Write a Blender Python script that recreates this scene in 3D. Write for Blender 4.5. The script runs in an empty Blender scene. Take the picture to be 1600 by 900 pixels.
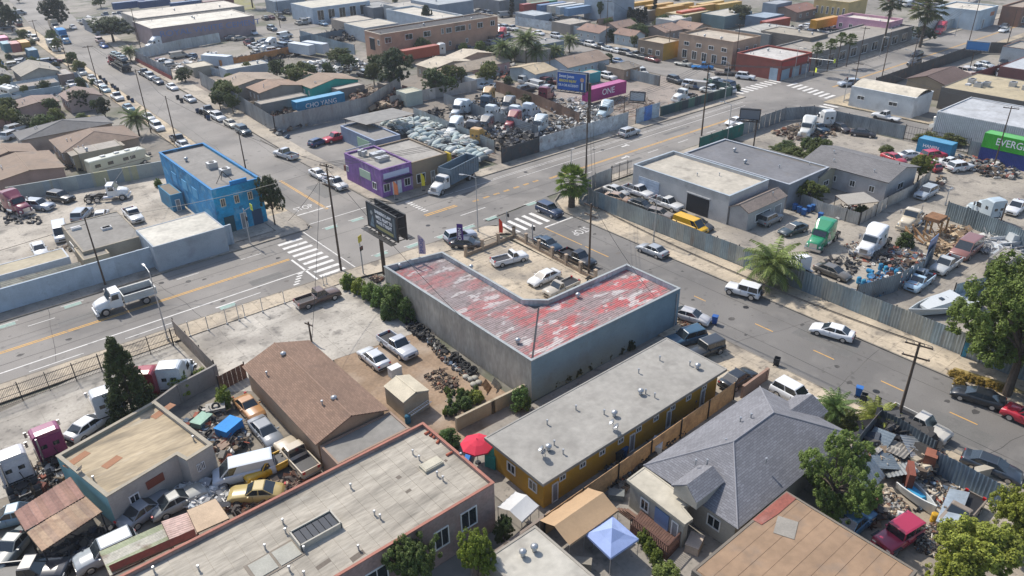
import bpy,bmesh,math,random
import numpy as np
from mathutils import Vector,Matrix,noise
# ---------------------------------------------------------------- camera, sky, sun, exposure
S=bpy.context.scene
R=math.radians
W0,H0=1600,900
FPX,PITCH,ROLL,AZ,CAMH=1187.9,R(28.81),R(-1.16),R(50.5),47.8
AX=Vector((math.sin(AZ),math.cos(AZ),0));AY=Vector((-math.cos(AZ),math.sin(AZ),0))
_F=Vector((0,math.cos(PITCH),-math.sin(PITCH)));_R=Vector((1,0,0));_U=_R.cross(_F)
_r=_R*math.cos(ROLL)+_U*math.sin(ROLL);_u=-_R*math.sin(ROLL)+_U*math.cos(ROLL)
def _w(v):return Vector((v.dot(AX),v.dot(AY),v.z))
CF,CR,CU=_w(_F),_w(_r),_w(_u)
cam=bpy.data.objects.new('camera',bpy.data.cameras.new('camera'))
S.collection.objects.link(cam);S.camera=cam
cam.matrix_world=Matrix(((CR.x,CU.x,-CF.x,0),(CR.y,CU.y,-CF.y,0),(CR.z,CU.z,-CF.z,CAMH),(0,0,0,1)))
cam.data.sensor_width=36.0;cam.data.lens=FPX/W0*36.0
cam.data.clip_start=0.5;cam.data.clip_end=4000
SUN_AZ,SUN_EL=R(93.5),R(50)
wd=bpy.data.worlds.new('World');S.world=wd;wd.use_nodes=True
_nt=wd.node_tree;_sky=_nt.nodes.new('ShaderNodeTexSky');_sky.sky_type='NISHITA'
_sky.sun_disc=False;_sky.sun_elevation=SUN_EL;_sky.sun_rotation=R(90)-SUN_AZ
_sky.air_density=1.0;_sky.dust_density=1.5
_bg=_nt.nodes['Background'];_nt.links.new(_sky.outputs[0],_bg.inputs[0]);_bg.inputs[1].default_value=0.15
_sl=bpy.data.lights.new('sun','SUN');_sl.energy=3.8;_sl.angle=R(0.53);_sl.color=(1,0.945,0.86)
sun=bpy.data.objects.new('sun',_sl);S.collection.objects.link(sun)
_d=Vector((math.cos(SUN_EL)*math.cos(SUN_AZ),math.cos(SUN_EL)*math.sin(SUN_AZ),math.sin(SUN_EL)))
sun.rotation_euler=_d.to_track_quat('Z','Y').to_euler();sun.location=(60,60,120)
S.view_settings.view_transform='Standard';S.view_settings.look='None'
S.view_settings.exposure=0.36;S.view_settings.gamma=1.0
S.cycles.max_bounces=5;S.cycles.diffuse_bounces=3;S.cycles.glossy_bounces=2;S.cycles.transparent_max_bounces=4
random.seed(7)
rng=np.random.default_rng(7)
def g(px,py,z=0.0):
 """ground (or height z) point seen at a pixel of the 1600x900 photograph"""
 d=CF*FPX+CR*(px-800)+CU*(450-py)
 t=(z-CAMH)/d.z
 return Vector((d.x*t,d.y*t,z))
def hx(s,k=0.8):
 s=s.lstrip('#');o=[]
 for i in(0,2,4):
  v=int(s[i:i+2],16)/255
  o.append((v/12.92 if v<=0.04045 else((v+0.055)/1.055)**2.4)*k)
 return(o[0],o[1],o[2],1)
# ---------------------------------------------------------------- materials
MT={}
def _lk(nt,a,b):nt.links.new(a,b)
def mat(name,col=None,rough=0.8,metal=0.0,var=0.12,scale=0.5,fine=9.0,fvar=0.08,stain=None,bump=0.0,
  world=True,island=0.0,coat=0.0,spec=0.5,stretch=None,bscale=None,trans=False):
 """procedural material; col None = the object's own colour. stain = (colour, scale, low, high, amount)"""
 m=bpy.data.materials.new(name);m.use_nodes=True;MT[name]=m
 nt=m.node_tree;N=nt.nodes;b=N['Principled BSDF']
 b.inputs['Roughness'].default_value=rough;b.inputs['Metallic'].default_value=metal
 b.inputs['Specular IOR Level'].default_value=spec
 if coat:b.inputs['Coat Weight'].default_value=coat;b.inputs['Coat Roughness'].default_value=0.05
 if col is None:
  oi=N.new('ShaderNodeObjectInfo');c=oi.outputs['Color']
 else:
  rg=N.new('ShaderNodeRGB');rg.outputs[0].default_value=col;c=rg.outputs[0]
 if world:co=N.new('ShaderNodeNewGeometry').outputs['Position']
 else:co=N.new('ShaderNodeTexCoord').outputs['Object']
 if stretch:
  mp=N.new('ShaderNodeMapping');mp.inputs['Scale'].default_value=stretch;_lk(nt,co,mp.inputs[0]);co=mp.outputs[0]
 def noi(sc,det=3.0):
  n=N.new('ShaderNodeTexNoise');n.inputs['Scale'].default_value=sc;n.inputs['Detail'].default_value=det
  _lk(nt,co,n.inputs['Vector']);return n.outputs[0]
 def rng_(v,a,bb,lo=0.3,hi=0.7):
  r=N.new('ShaderNodeMapRange');r.inputs[1].default_value=lo;r.inputs[2].default_value=hi
  r.inputs[3].default_value=a;r.inputs[4].default_value=bb;_lk(nt,v,r.inputs[0]);return r.outputs[0]
 def mul(cc,v):
  x=N.new('ShaderNodeMix');x.data_type='RGBA';x.blend_type='MULTIPLY';x.inputs[0].default_value=1.0
  _lk(nt,cc,x.inputs[6]);_lk(nt,v,x.inputs[7]);return x.outputs[2]
 if var:c=mul(c,rng_(noi(scale,4),1-var,1+var))
 if fvar:c=mul(c,rng_(noi(fine,2),1-fvar,1+fvar))
 if island:
  gi=N.new('ShaderNodeNewGeometry');c=mul(c,rng_(gi.outputs['Random Per Island'],1-island,1+island,0,1))
 if stain:
  for sc_,ss,lo,hi,am in(stain if isinstance(stain,list)else[stain]):
   f=rng_(noi(ss,6),0,am,lo,hi)
   x=N.new('ShaderNodeMix');x.data_type='RGBA';_lk(nt,f,x.inputs[0]);_lk(nt,c,x.inputs[6]);x.inputs[7].default_value=sc_;c=x.outputs[2]
 _lk(nt,c,b.inputs['Base Color'])
 if bump:
  bp=N.new('ShaderNodeBump');bp.inputs['Strength'].default_value=bump;bp.inputs['Distance'].default_value=0.05
  _lk(nt,noi(bscale or fine,3),bp.inputs['Height']);_lk(nt,bp.outputs[0],b.inputs['Normal'])
 if trans:
  b.inputs['Transmission Weight'].default_value=0.0
  tr=N.new('ShaderNodeBsdfTranslucent');_lk(nt,c,tr.inputs[0]);ms=N.new('ShaderNodeMixShader');ms.inputs[0].default_value=0.25
  out=N['Material Output'];_lk(nt,b.outputs[0],ms.inputs[1]);_lk(nt,tr.outputs[0],ms.inputs[2]);_lk(nt,ms.outputs[0],out.inputs[0])
 return m
mat('paint',None,0.32,0.0,0.03,0.8,5,0.0,coat=0.6,world=False)
mat('matte',None,0.8,0,0.12,0.9,8,0.08)
mat('stucco',None,0.9,0,0.10,0.45,7,0.06,stain=[((0.10,0.09,0.08,1),0.35,0.56,0.80,0.45),((0.08,0.08,0.08,1),1.7,0.6,0.8,0.25)],bump=0.15)
mat('muralwall',None,0.9,0,0.2,0.5,4,0.12,stain=[((0.20,0.42,0.55,1),0.55,0.54,0.62,0.5),((0.04,0.12,0.22,1),0.8,0.57,0.66,0.55),((0.10,0.09,0.09,1),0.4,0.6,0.75,0.5)],bump=0.15)
mat('fadedwall',None,0.9,0,0.2,0.5,4,0.14,stain=[((0.42,0.36,0.42,1),0.6,0.54,0.66,0.5),((0.10,0.08,0.10,1),0.9,0.56,0.68,0.5)],stretch=(1,1,0.4),bump=0.15)
mat('agedwall',None,0.92,0,0.2,0.35,3,0.16,stain=[((0.12,0.10,0.08,1),0.30,0.50,0.70,0.5),((0.30,0.29,0.27,1),0.9,0.6,0.72,0.5)],stretch=(1,1,0.35),bump=0.2)
mat('roofing',None,0.9,0,0.14,0.22,1.6,0.10,stain=[((0.16,0.145,0.13,1),0.5,0.55,0.75,0.5),((0.06,0.055,0.05,1),0.35,0.64,0.8,0.5)],bump=0.1)
mat('streakroof',None,0.92,0,0.25,0.5,3.0,0.15,stain=[((0.09,0.08,0.065,1),0.6,0.52,0.75,0.62),((0.55,0.52,0.45,1),0.9,0.62,0.75,0.4)],stretch=(0.33,1.6,1),bump=0.15)
mat('sheet',None,0.42,0.55,0.16,0.6,4,0.10,stain=[((0.22,0.15,0.10,1),0.7,0.60,0.78,0.5)],stretch=(1,1,0.3))
mat('oldsheet',None,0.75,0.0,0.2,0.6,4,0.15,stain=[((0.16,0.08,0.05,1),0.8,0.56,0.72,0.6)])
mat('container',None,0.5,0.1,0.08,0.5,4,0.06,stain=((0.18,0.10,0.06,1),1.2,0.62,0.75,0.5),world=False)
mat('asphalt',(0.225,0.208,0.187,1),0.88,0,0.14,0.10,9,0.10,stain=[((0.115,0.108,0.10,1),0.06,0.48,0.62,0.6),((0.27,0.25,0.225,1),0.30,0.55,0.75,0.55),((0.07,0.065,0.06,1),0.8,0.62,0.72,0.55)],bump=0.1)
mat('old_asphalt',(0.165,0.155,0.142,1),0.88,0,0.14,0.10,9,0.10,stain=[((0.10,0.095,0.09,1),0.08,0.46,0.62,0.6),((0.23,0.215,0.195,1),0.30,0.55,0.75,0.55),((0.06,0.055,0.05,1),0.8,0.62,0.72,0.55)],bump=0.1)
mat('concrete',(0.36,0.315,0.26,1),0.88,0,0.12,0.18,3,0.08,stain=[((0.17,0.145,0.12,1),0.22,0.53,0.72,0.5),((0.10,0.09,0.08,1),0.9,0.64,0.76,0.45)],bump=0.08)
mat('slab',None,0.88,0,0.14,0.18,3,0.10,stain=[((0.17,0.152,0.13,1),0.16,0.46,0.64,0.65),((0.06,0.055,0.05,1),0.45,0.56,0.70,0.65),((0.09,0.08,0.07,1),1.8,0.60,0.70,0.6)],bump=0.08)
mat('dirt',(0.27,0.19,0.125,1),0.95,0,0.2,0.3,3,0.15,stain=[((0.14,0.095,0.06,1),0.35,0.5,0.7,0.7),((0.36,0.32,0.27,1),0.15,0.5,0.65,0.6)],bump=0.3)
mat('ground',(0.20,0.182,0.155,1),0.95,0,0.2,0.03,0.6,0.15,stain=[((0.08,0.09,0.05,1),0.09,0.5,0.6,0.75),((0.30,0.27,0.23,1),0.03,0.52,0.6,0.6),((0.05,0.05,0.045,1),0.3,0.58,0.66,0.6)])
mat('roadpaint',None,0.8,0,0.08,0.5,6,0.08,stain=((0.16,0.15,0.14,1),1.6,0.54,0.68,0.55))
mat('glass',(0.02,0.027,0.032,1),0.08,0,0,1,1,0,spec=0.9)
mat('shade_glass',(0.22,0.42,0.38,1),0.25,0.2,0.15,3,6,0.1)
mat('rubber',(0.022,0.022,0.022,1),0.8,0,0.1,4,9,0)
mat('black_metal',(0.03,0.03,0.032,1),0.5,0.4,0.1,3,9,0)
mat('chrome',(0.55,0.55,0.56,1),0.28,0.9,0.08,3,9,0)
mat('galv',(0.42,0.43,0.44,1),0.45,0.6,0.1,3,9,0.05)
mat('wood',(0.085,0.058,0.04,1),0.9,0,0.25,1.5,12,0.2,stretch=(1,1,0.15))
mat('timber',None,0.9,0,0.25,1.5,12,0.2)
mat('bark',(0.10,0.075,0.055,1),0.95,0,0.25,3,12,0.2,bump=0.5)
mat('leaf',None,0.6,0,0.28,0.9,5,0.1,island=0.38,world=False,trans=True,spec=0.3)
mat('cloth',None,0.85,0,0.06,0.6,4,0.04)
mat('lamp_red',(0.45,0.02,0.02,1),0.3,0,0,1,1,0)
mat('lamp_clear',(0.75,0.75,0.72,1),0.15,0.2,0,1,1,0)
mat('opening',(0.02,0.02,0.022,1),0.9,0,0,1,1,0)
mat('print',None,0.6,0,0.03,1,5,0.0)
mat('litter',None,0.75,0,0.15,2,8,0.1,island=0.45)
def brickmat():
 m=mat('brick',None,0.9,0,0.22,0.5,5,0.15,stain=[((0.30,0.27,0.24,1),0.4,0.5,0.66,0.55),((0.07,0.06,0.05,1),1.1,0.58,0.75,0.4)])
 return m
brickmat()
def shingle():
 m=mat('shingle',None,0.92,0,0.12,0.3,14,0.12,stain=((0.07,0.06,0.055,1),0.5,0.62,0.8,0.4),world=False)
 nt=m.node_tree;N=nt.nodes;b=N['Principled BSDF']
 tc=N.new('ShaderNodeTexCoord');bt=N.new('ShaderNodeTexBrick')
 bt.inputs['Scale'].default_value=1.0;bt.inputs['Mortar Size'].default_value=0.018;bt.inputs['Brick Width'].default_value=0.5
 bt.inputs['Row Height'].default_value=0.19;bt.inputs['Color1'].default_value=(1.14,1.14,1.14,1);bt.inputs['Color2'].default_value=(0.80,0.80,0.80,1);bt.inputs['Mortar'].default_value=(0.52,0.52,0.52,1)
 _lk(nt,tc.outputs['UV'],bt.inputs[0])
 src=b.inputs['Base Color'].links[0].from_socket
 x=N.new('ShaderNodeMix');x.data_type='RGBA';x.blend_type='MULTIPLY';x.inputs[0].default_value=0.85
 _lk(nt,src,x.inputs[6]);_lk(nt,bt.outputs[0],x.inputs[7]);_lk(nt,x.outputs[2],b.inputs['Base Color'])
shingle()
def lroof():
 """weathered red roofing sheets, paint worn away in patches drawn out along the sheets"""
 m=mat('redsheet',None,0.8,0.0,0.16,0.5,6,0.16,stain=[((0.29,0.255,0.245,1),0.22,0.46,0.56,0.85),((0.25,0.20,0.185,1),1.1,0.53,0.58,0.75),((0.55,0.51,0.48,1),0.5,0.575,0.62,0.8),((0.14,0.11,0.105,1),2.2,0.56,0.64,0.5)],stretch=(0.8,1.7,1),world=False)
 return m
lroof()
# ---------------------------------------------------------------- mesh building
class MB:
 def __init__(s):s.v=[];s.f=[];s.uv=None
 def quad(s,a,b,c,d):
  n=len(s.v);s.v+=[tuple(a),tuple(b),tuple(c),tuple(d)];s.f.append((n,n+1,n+2,n+3));return s
 def poly(s,pts):
  n=len(s.v);s.v+=[tuple(p)for p in pts];s.f.append(tuple(range(n,n+len(pts))));return s
 def box(s,cx,cy,cz,sx,sy,sz,yaw=0.0,taper=1.0,M=None):
  n=len(s.v);c,q=math.cos(yaw),math.sin(yaw)
  for dz in(-.5,.5):
   k=1.0 if dz<0 else taper
   for dx,dy in((-.5,-.5),(.5,-.5),(.5,.5),(-.5,.5)):
    x,y=dx*sx*k,dy*sy*k;p=(cx+x*c-y*q,cy+x*q+y*c,cz+dz*sz)
    s.v.append(tuple(M@Vector(p))if M else p)
  s.f+=[(n+3,n+2,n+1,n),(n+4,n+5,n+6,n+7)]+[(n+i,n+(i+1)%4,n+4+(i+1)%4,n+4+i)for i in range(4)]
  return s
 def prism(s,pts,z0,z1,top=True):
  a=sum(pts[i][0]*pts[(i+1)%len(pts)][1]-pts[(i+1)%len(pts)][0]*pts[i][1]for i in range(len(pts)))
  if a<0:pts=pts[::-1]
  n=len(s.v);k=len(pts)
  s.v+=[(p[0],p[1],z0)for p in pts]+[(p[0],p[1],z1)for p in pts]
  s.f+=[(n+i,n+(i+1)%k,n+k+(i+1)%k,n+k+i)for i in range(k)]
  if top:s.f.append(tuple(n+k+i for i in range(k)));s.f.append(tuple(n+k-1-i for i in range(k)))
  return s
 def loft(s,rings,closed=True,caps=True):
  n=len(s.v);k=len(rings[0])
  for r in rings:s.v+=[tuple(p)for p in r]
  for j in range(len(rings)-1):
   for i in range(k if closed else k-1):
    a,b=n+j*k+i,n+j*k+(i+1)%k
    s.f.append((a,b,b+k,a+k))
  if caps and closed:
   s.f.append(tuple(n+k-1-i for i in range(k)));m=n+(len(rings)-1)*k;s.f.append(tuple(m+i for i in range(k)))
  return s
 def tube(s,p0,p1,r0,r1=None,n=8,caps=True):
  p0=Vector(p0);p1=Vector(p1);r1=r0 if r1 is None else r1
  d=(p1-p0).normalized();a=d.orthogonal().normalized();b=d.cross(a)
  rr=[[p+(a*math.cos(t*2*math.pi/n)+b*math.sin(t*2*math.pi/n))*r for t in range(n)]for p,r in((p0,r0),(p1,r1))]
  return s.loft(rr,True,caps)
 def path(s,pts,r,n=6):
  for i in range(len(pts)-1):s.tube(pts[i],pts[i+1],r if not callable(r)else r(i),r if not callable(r)else r(i+1),n)
  return s
 def lathe(s,prof,c=(0,0,0),n=12):
  return s.loft([[(c[0]+r*math.cos(t*2*math.pi/n),c[1]+r*math.sin(t*2*math.pi/n),c[2]+z)for t in range(n)]for r,z in prof])
 def mesh(s,name,m,smooth=False):
  me=bpy.data.meshes.new(name);me.from_pydata(s.v,[],s.f)
  if m:me.materials.append(MT[m])
  if smooth:me.polygons.foreach_set('use_smooth',[True]*len(me.polygons))
  if s.uv:
   u=me.uv_layers.new(name='UVMap');fl=[]
   for p in me.polygons:
    for vi in p.vertices:fl+=s.uv[vi]
   u.data.foreach_set('uv',fl)
  me.update();return me
 def build(s,name,m,parent=None,color=None,smooth=False,**kw):
  return put(name,s.mesh(name,m,smooth),parent,color,**kw)
COL=S.collection
def put(name,me,parent=None,color=None,loc=None,yaw=None,label=None,cat=None,group=None,kind=None,M=None):
 o=bpy.data.objects.new(name,me);COL.objects.link(o)
 if parent:o.parent=parent
 if color:o.color=color
 if M is not None:o.matrix_local=M
 if loc is not None:o.location=loc
 if yaw is not None:o.rotation_euler=(0,0,yaw)
 tag(o,label,cat,group,kind);return o
def tag(o,label=None,cat=None,group=None,kind=None):
 if label:o['label']=label
 if cat:o['category']=cat
 if group:o['group']=group
 if kind:o['kind']=kind
 return o
def thing(name,label,cat,loc=(0,0,0),yaw=0,group=None):
 return put(name,None,None,None,loc,yaw,label,cat,group)
# parts caches: KIND -> list of (name, mesh, colour mode, [subparts])
def place(parts,root,color):
 for name,me,cm,subs in parts:
  o=put(name,me,root,color if cm=='paint' else cm)
  for n2,m2,c2 in subs:put(n2,m2,o,color if c2=='paint' else c2)
# ---------------------------------------------------------------- wheels
WC={}
def wheel_parts(x,y,r,w=0.24,dual=False,rim=True):
 """a wheel = tyre with its rim as a sub-part, standing on the ground"""
 key=(round(x,3),round(y,3),r,w,rim)
 if key not in WC:
  t=MB();sgn=1 if y>0 else-1
  t.tube((x,y-w/2,r),(x,y+w/2,r),r,r,14)
  me=t.mesh('wheel','rubber');q=MB();e=y+sgn*(w/2+.008)
  q.loft([[(x+rr*math.cos(a*2*math.pi/12),yy,r+rr*math.sin(a*2*math.pi/12))for a in range(12)]for rr,yy in((r*.66,e),(r*.5,e+sgn*.012),(r*.14,e-sgn*.004))])
  WC[key]=(me,q.mesh('rim','chrome'))
 a,b=WC[key]
 return('wheel',a,None,[('rim',b,None)]if rim else[])
# ---------------------------------------------------------------- road vehicles
def lerp(t,pts):
 if t<=pts[0][0]:return pts[0][1]
 for(a,b),(c,d)in zip(pts,pts[1:]):
  if t<=c:return b+(d-b)*(t-a)/(c-a)
 return pts[-1][1]
def ring(x,zb,zt,w,arch):
 lo=max(zb,arch)
 return[(x,-w*.90,lo),(x,-w,lo+.10),(x,-w,max(lo+.12,(zb+zt)*.5+.05)),(x,-w*.965,zt-.07),(x,-w*.88,zt),
   (x,0,zt+.025),(x,w*.88,zt),(x,w*.965,zt-.07),(x,w,max(lo+.12,(zb+zt)*.5+.05)),(x,w,lo+.10),(x,w*.90,lo)]
SPEC={
 'sedan':(4.8,1.84,1.45,.33,(-1.42,1.42),[(-2.4,.80),(-2.3,1.0),(-1.7,1.03),(-1.0,.97),(1.0,.96),(1.7,.85),(2.2,.70),(2.4,.5)],(-2.02,1.18,-1.12,.30),.95),
 'coupe':(4.5,1.78,1.36,.32,(-1.3,1.35),[(-2.25,.75),(-2.1,.92),(-1.6,.95),(.8,.93),(1.5,.85),(2.1,.7),(2.25,.5)],(-1.7,.85,-.85,.1),.92),
 'hatch':(4.2,1.76,1.5,.31,(-1.25,1.3),[(-2.1,.8),(-2.0,1.0),(.9,1.0),(1.5,.9),(2.0,.76),(2.1,.55)],(-2.0,1.05,-1.65,.25),.97),
 'suv':(4.8,1.95,1.78,.37,(-1.42,1.45),[(-2.4,.9),(-2.32,1.12),(.95,1.12),(1.9,1.05),(2.3,.95),(2.4,.6)],(-2.32,1.05,-2.0,.35),1.08),
 'minivan':(5.0,1.98,1.78,.34,(-1.5,1.5),[(-2.5,.9),(-2.42,1.08),(1.2,1.05),(1.9,.95),(2.4,.78),(2.5,.55)],(-2.42,1.55,-2.15,.65),1.03),
 'pickup':(5.8,2.0,1.88,.39,(-1.75,1.85),[(-2.9,.8),(-.5,.8),(-.45,1.14),(1.3,1.15),(2.3,1.1),(2.8,.98),(2.9,.65)],(-.42,1.35,-.25,.72),1.1),
 'oldpickup':(5.3,1.9,1.7,.36,(-1.6,1.65),[(-2.65,.75),(.05,.75),(.1,1.06),(1.1,1.06),(2.4,1.0),(2.6,.85),(2.65,.6)],(.12,1.25,.25,.75),1.02),
 'van':(5.5,2.0,2.05,.35,(-1.65,1.75),[(-2.75,1.0),(-2.7,1.2),(1.5,1.2),(2.2,1.05),(2.65,.9),(2.75,.6)],(-2.7,2.05,-2.6,1.15),1.16),
 'jeep':(4.4,1.86,1.85,.42,(-1.3,1.5),[(-2.1,1.0),(-2.05,1.12),(.6,1.12),(2.0,1.06),(2.15,1.0),(2.2,.6)],(-2.05,.62,-1.98,.5),1.08),
 'classic':(4.9,1.8,1.55,.36,(-1.4,1.5),[(-2.45,.5),(-2.2,.8),(-1.6,.98),(-.8,1.02),(.8,1.05),(1.9,1.0),(2.3,.8),(2.45,.55)],(-1.6,.9,-.8,.1),1.0),
}
KC={}
def car_parts(kind,lod):
 if(kind,lod)in KC:return KC[kind,lod]
 L,Wd,H,r,wx,prof,gh,belt=SPEC[kind];hw=Wd/2;P=[]
 xs={-L/2,-L/2+.06,-L/2+.2,L/2-.18,L/2-.05,L/2,gh[1],0.0,(wx[0])*.45,wx[1]*.5}
 for c in wx:xs|={c-r*1.28,c-r*1.05,c-r*.6,c,c+r*.6,c+r*1.05,c+r*1.28}
 for a,_ in prof:xs.add(a)
 xs=sorted(x for x in xs if-L/2<=x<=L/2)
 rr=[]
 for x in xs:
  e=min(1.0,(L/2-abs(x))/.45);w=hw*(.86+.14*math.sqrt(max(e,0)))
  if kind in('pickup','van','jeep','suv'):w=hw*(.94+.06*min(1,e*2))
  ar=0
  for c in wx:
   d=abs(x-c)/(r*1.25)
   if d<1:ar=r*.95+math.sqrt(1-d*d)*r*.35 if d<.9 else r*.9
  rr.append(ring(x,.26 if kind not in('jeep','pickup')else .38,lerp(x,prof),w,ar))
 b=MB().loft(rr)
 body=b.mesh('body','paint',True)
 cb=MB();b0,b1,r0,r1=gh;wb=hw*.93;wr=hw*(.74 if kind in('sedan','coupe','classic','hatch')else .82 if kind not in('van','jeep')else .88);zb=belt-.04;zr=H-.04
 base=[(b0,-wb*.96,zb),(b1,-wb*.92,zb),(b1,wb*.92,zb),(b0,wb*.96,zb)]
 top=[(r0,-wr,zr),(r1,-wr*.95,zr),(r1,wr*.95,zr),(r0,wr,zr)]
 cb.loft([base,top,[(x*.93+(r0+r1)*.5*.07,y*.82,H)for x,y,z in top]])
 cab=cb.mesh('cabin','paint')
 gl=[]
 def pane(nm,a,b_,c,d,e=.012,ins=.06):
  a,b_,c,d=map(Vector,(a,b_,c,d));m=(a+b_+c+d)/4;n=(b_-a).cross(d-a).normalized()
  if n.dot(m-Vector(((b0+b1)/2,0,zb)))<0:n=-n
  q=[p+(m-p).normalized()*ins+n*e for p in(a,b_,c,d)]
  gl.append((nm,MB().quad(*q).mesh(nm,'glass'),None,[]))
 pane('windshield',base[1],base[2],top[2],top[1])
 pane('rear_window',base[0],base[3],top[3],top[0])
 def mix(p,q,t):return tuple(p[i]+(q[i]-p[i])*t for i in range(3))
 for i0,i1 in((0,1),(3,2)):
  lo0,lo1,hi0,hi1=base[i0],base[i1],top[i0],top[i1]
  if kind in('oldpickup',):pane('side_window',mix(lo0,lo1,.03),mix(lo0,lo1,.93),mix(hi0,hi1,.95),mix(hi0,hi1,.05))
  elif kind=='van':pane('side_window',mix(lo0,lo1,.76),mix(lo0,lo1,.97),mix(hi0,hi1,.97),mix(hi0,hi1,.80),.012,.03)
  else:
   pane('side_window',mix(lo0,lo1,.03),mix(lo0,lo1,.49),mix(hi0,hi1,.48),mix(hi0,hi1,.03),.012,.04)
   pane('side_window',mix(lo0,lo1,.51),mix(lo0,lo1,.96),mix(hi0,hi1,.97),mix(hi0,hi1,.5),.012,.04)
 if lod==2:
  P.append(('body',body,'paint',[]));P.append(('cabin',cab,'paint',[]))
  q=MB()
  for _,me,_,_ in gl:q.quad(*[v.co for v in me.vertices])
  P.append(('windows',q.mesh('windows','glass'),None,[]))
  for x in wx:
   for y in(-hw+.11,hw-.11):P.append(wheel_parts(x,y,r,.24,rim=False))
  KC[kind,lod]=P;return P
 P.append(('body',body,'paint',[]));P.append(('cabin',cab,'paint',[]));P+=gl
 for x in wx:
  for y in(-hw+.11,hw-.11):P.append(wheel_parts(x,y,r,.24))
 zt=lerp(L/2-.1,prof)
 for s_ in(-1,1):
  P.append(('headlight',MB().box(L/2-.13,s_*hw*.68,zt*.80,.22,hw*.34,.13).mesh('headlight','lamp_clear'),None,[]))
  P.append(('tail_light',MB().box(-L/2+.06,s_*hw*.74,.82 if kind not in('pickup','oldpickup')else .98,.14,hw*.28,.14 if kind not in('pickup','oldpickup')else .3).mesh('tail_light','lamp_red'),None,[]))
  P.append(('mirror',MB().box(b1-.42,s_*(hw+.07),belt+.02,.12,.2,.14).mesh('mirror','paint'),'paint',[]))
 P.append(('grille',MB().box(L/2-.015,0,zt*.66,.05,hw*.9,.2).mesh('grille','black_metal'),None,[]))
 P.append(('bumper',MB().box(-L/2-.01,0,.46,.14,Wd*.86,.16).mesh('bumper','chrome' if 'pickup' in kind else 'black_metal'),None,[]))
 P.append(('door_seam',MB().box(.12,0,.72,.015,Wd+.012,.55).mesh('door_seam','black_metal'),None,[]))
 if kind in('pickup','oldpickup'):
  x0=-L/2;x1=gh[0]-.06;h=1.14 if kind=='pickup' else 1.04
  for s_ in(-1,1):P.append(('bed_side',MB().box((x0+x1)/2,s_*(hw*.965-.05),(h+.72)/2,x1-x0,.10,h-.72).mesh('bed_side','paint'),'paint',[]))
  P.append(('tailgate',MB().box(x0+.04,0,(h+.62)/2,.09,Wd*.86,h-.62).mesh('tailgate','paint'),'paint',[]))
  P.append(('bed_liner',MB().box((x0+x1)/2+.03,0,.84,x1-x0-.12,Wd*.84,.03).mesh('bed_liner','black_metal'),None,[]))
 if kind=='jeep':
  P.append(('spare_wheel',MB().tube((-2.22,0,1.05),(-2.42,0,1.05),.38,.38,14).mesh('spare_wheel','rubber'),None,[]))
  m=MB()
  for x in wx:
   for s_ in(-1,1):m.box(x,s_*(hw+.08),.93,.95,.2,.05)
  P.append(('fender',m.mesh('fender','black_metal'),None,[]))
 KC[kind,lod]=P;return P
def vehicle_name(kind):
 return{'sedan':('sedan','car'),'coupe':('coupe','car'),'hatch':('hatchback','car'),'suv':('suv_car','suv'),'minivan':('minivan','minivan'),'pickup':('pickup_truck','pickup'),
   'oldpickup':('old_pickup','pickup'),'van':('panel_van','van'),'jeep':('offroader','off-roader'),'classic':('classic_car','classic car')}[kind]
NCAR=[0]
def V(kind,rx,ry,fx,fy,color,label,group=None,lod=None,z=0.02,sc=1.0,zc=.75):
 """vehicle whose tail is seen at (rx, ry) and nose at (fx, fy)"""
 a,b=g(rx,ry,z+zc),g(fx,fy,z+zc);m=(a+b)/2;d=b-a;yaw=math.atan2(d.y,d.x)
 for t in(0,90,-90,180,-180):
  if abs(yaw-R(t))<R(9):yaw=R(t)+(yaw-R(t))*.35
 dist=m.length
 if lod is None:lod=1 if dist<170 else 2
 nm,cat=vehicle_name(kind)
 o=thing(nm,label,cat,(m.x,m.y,z),yaw,group)
 if sc!=1.0:o.scale=(sc,sc,sc)
 place(car_parts(kind,lod),o,hx(color,.85)if isinstance(color,str)else color);NCAR[0]+=1
 return o
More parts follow.
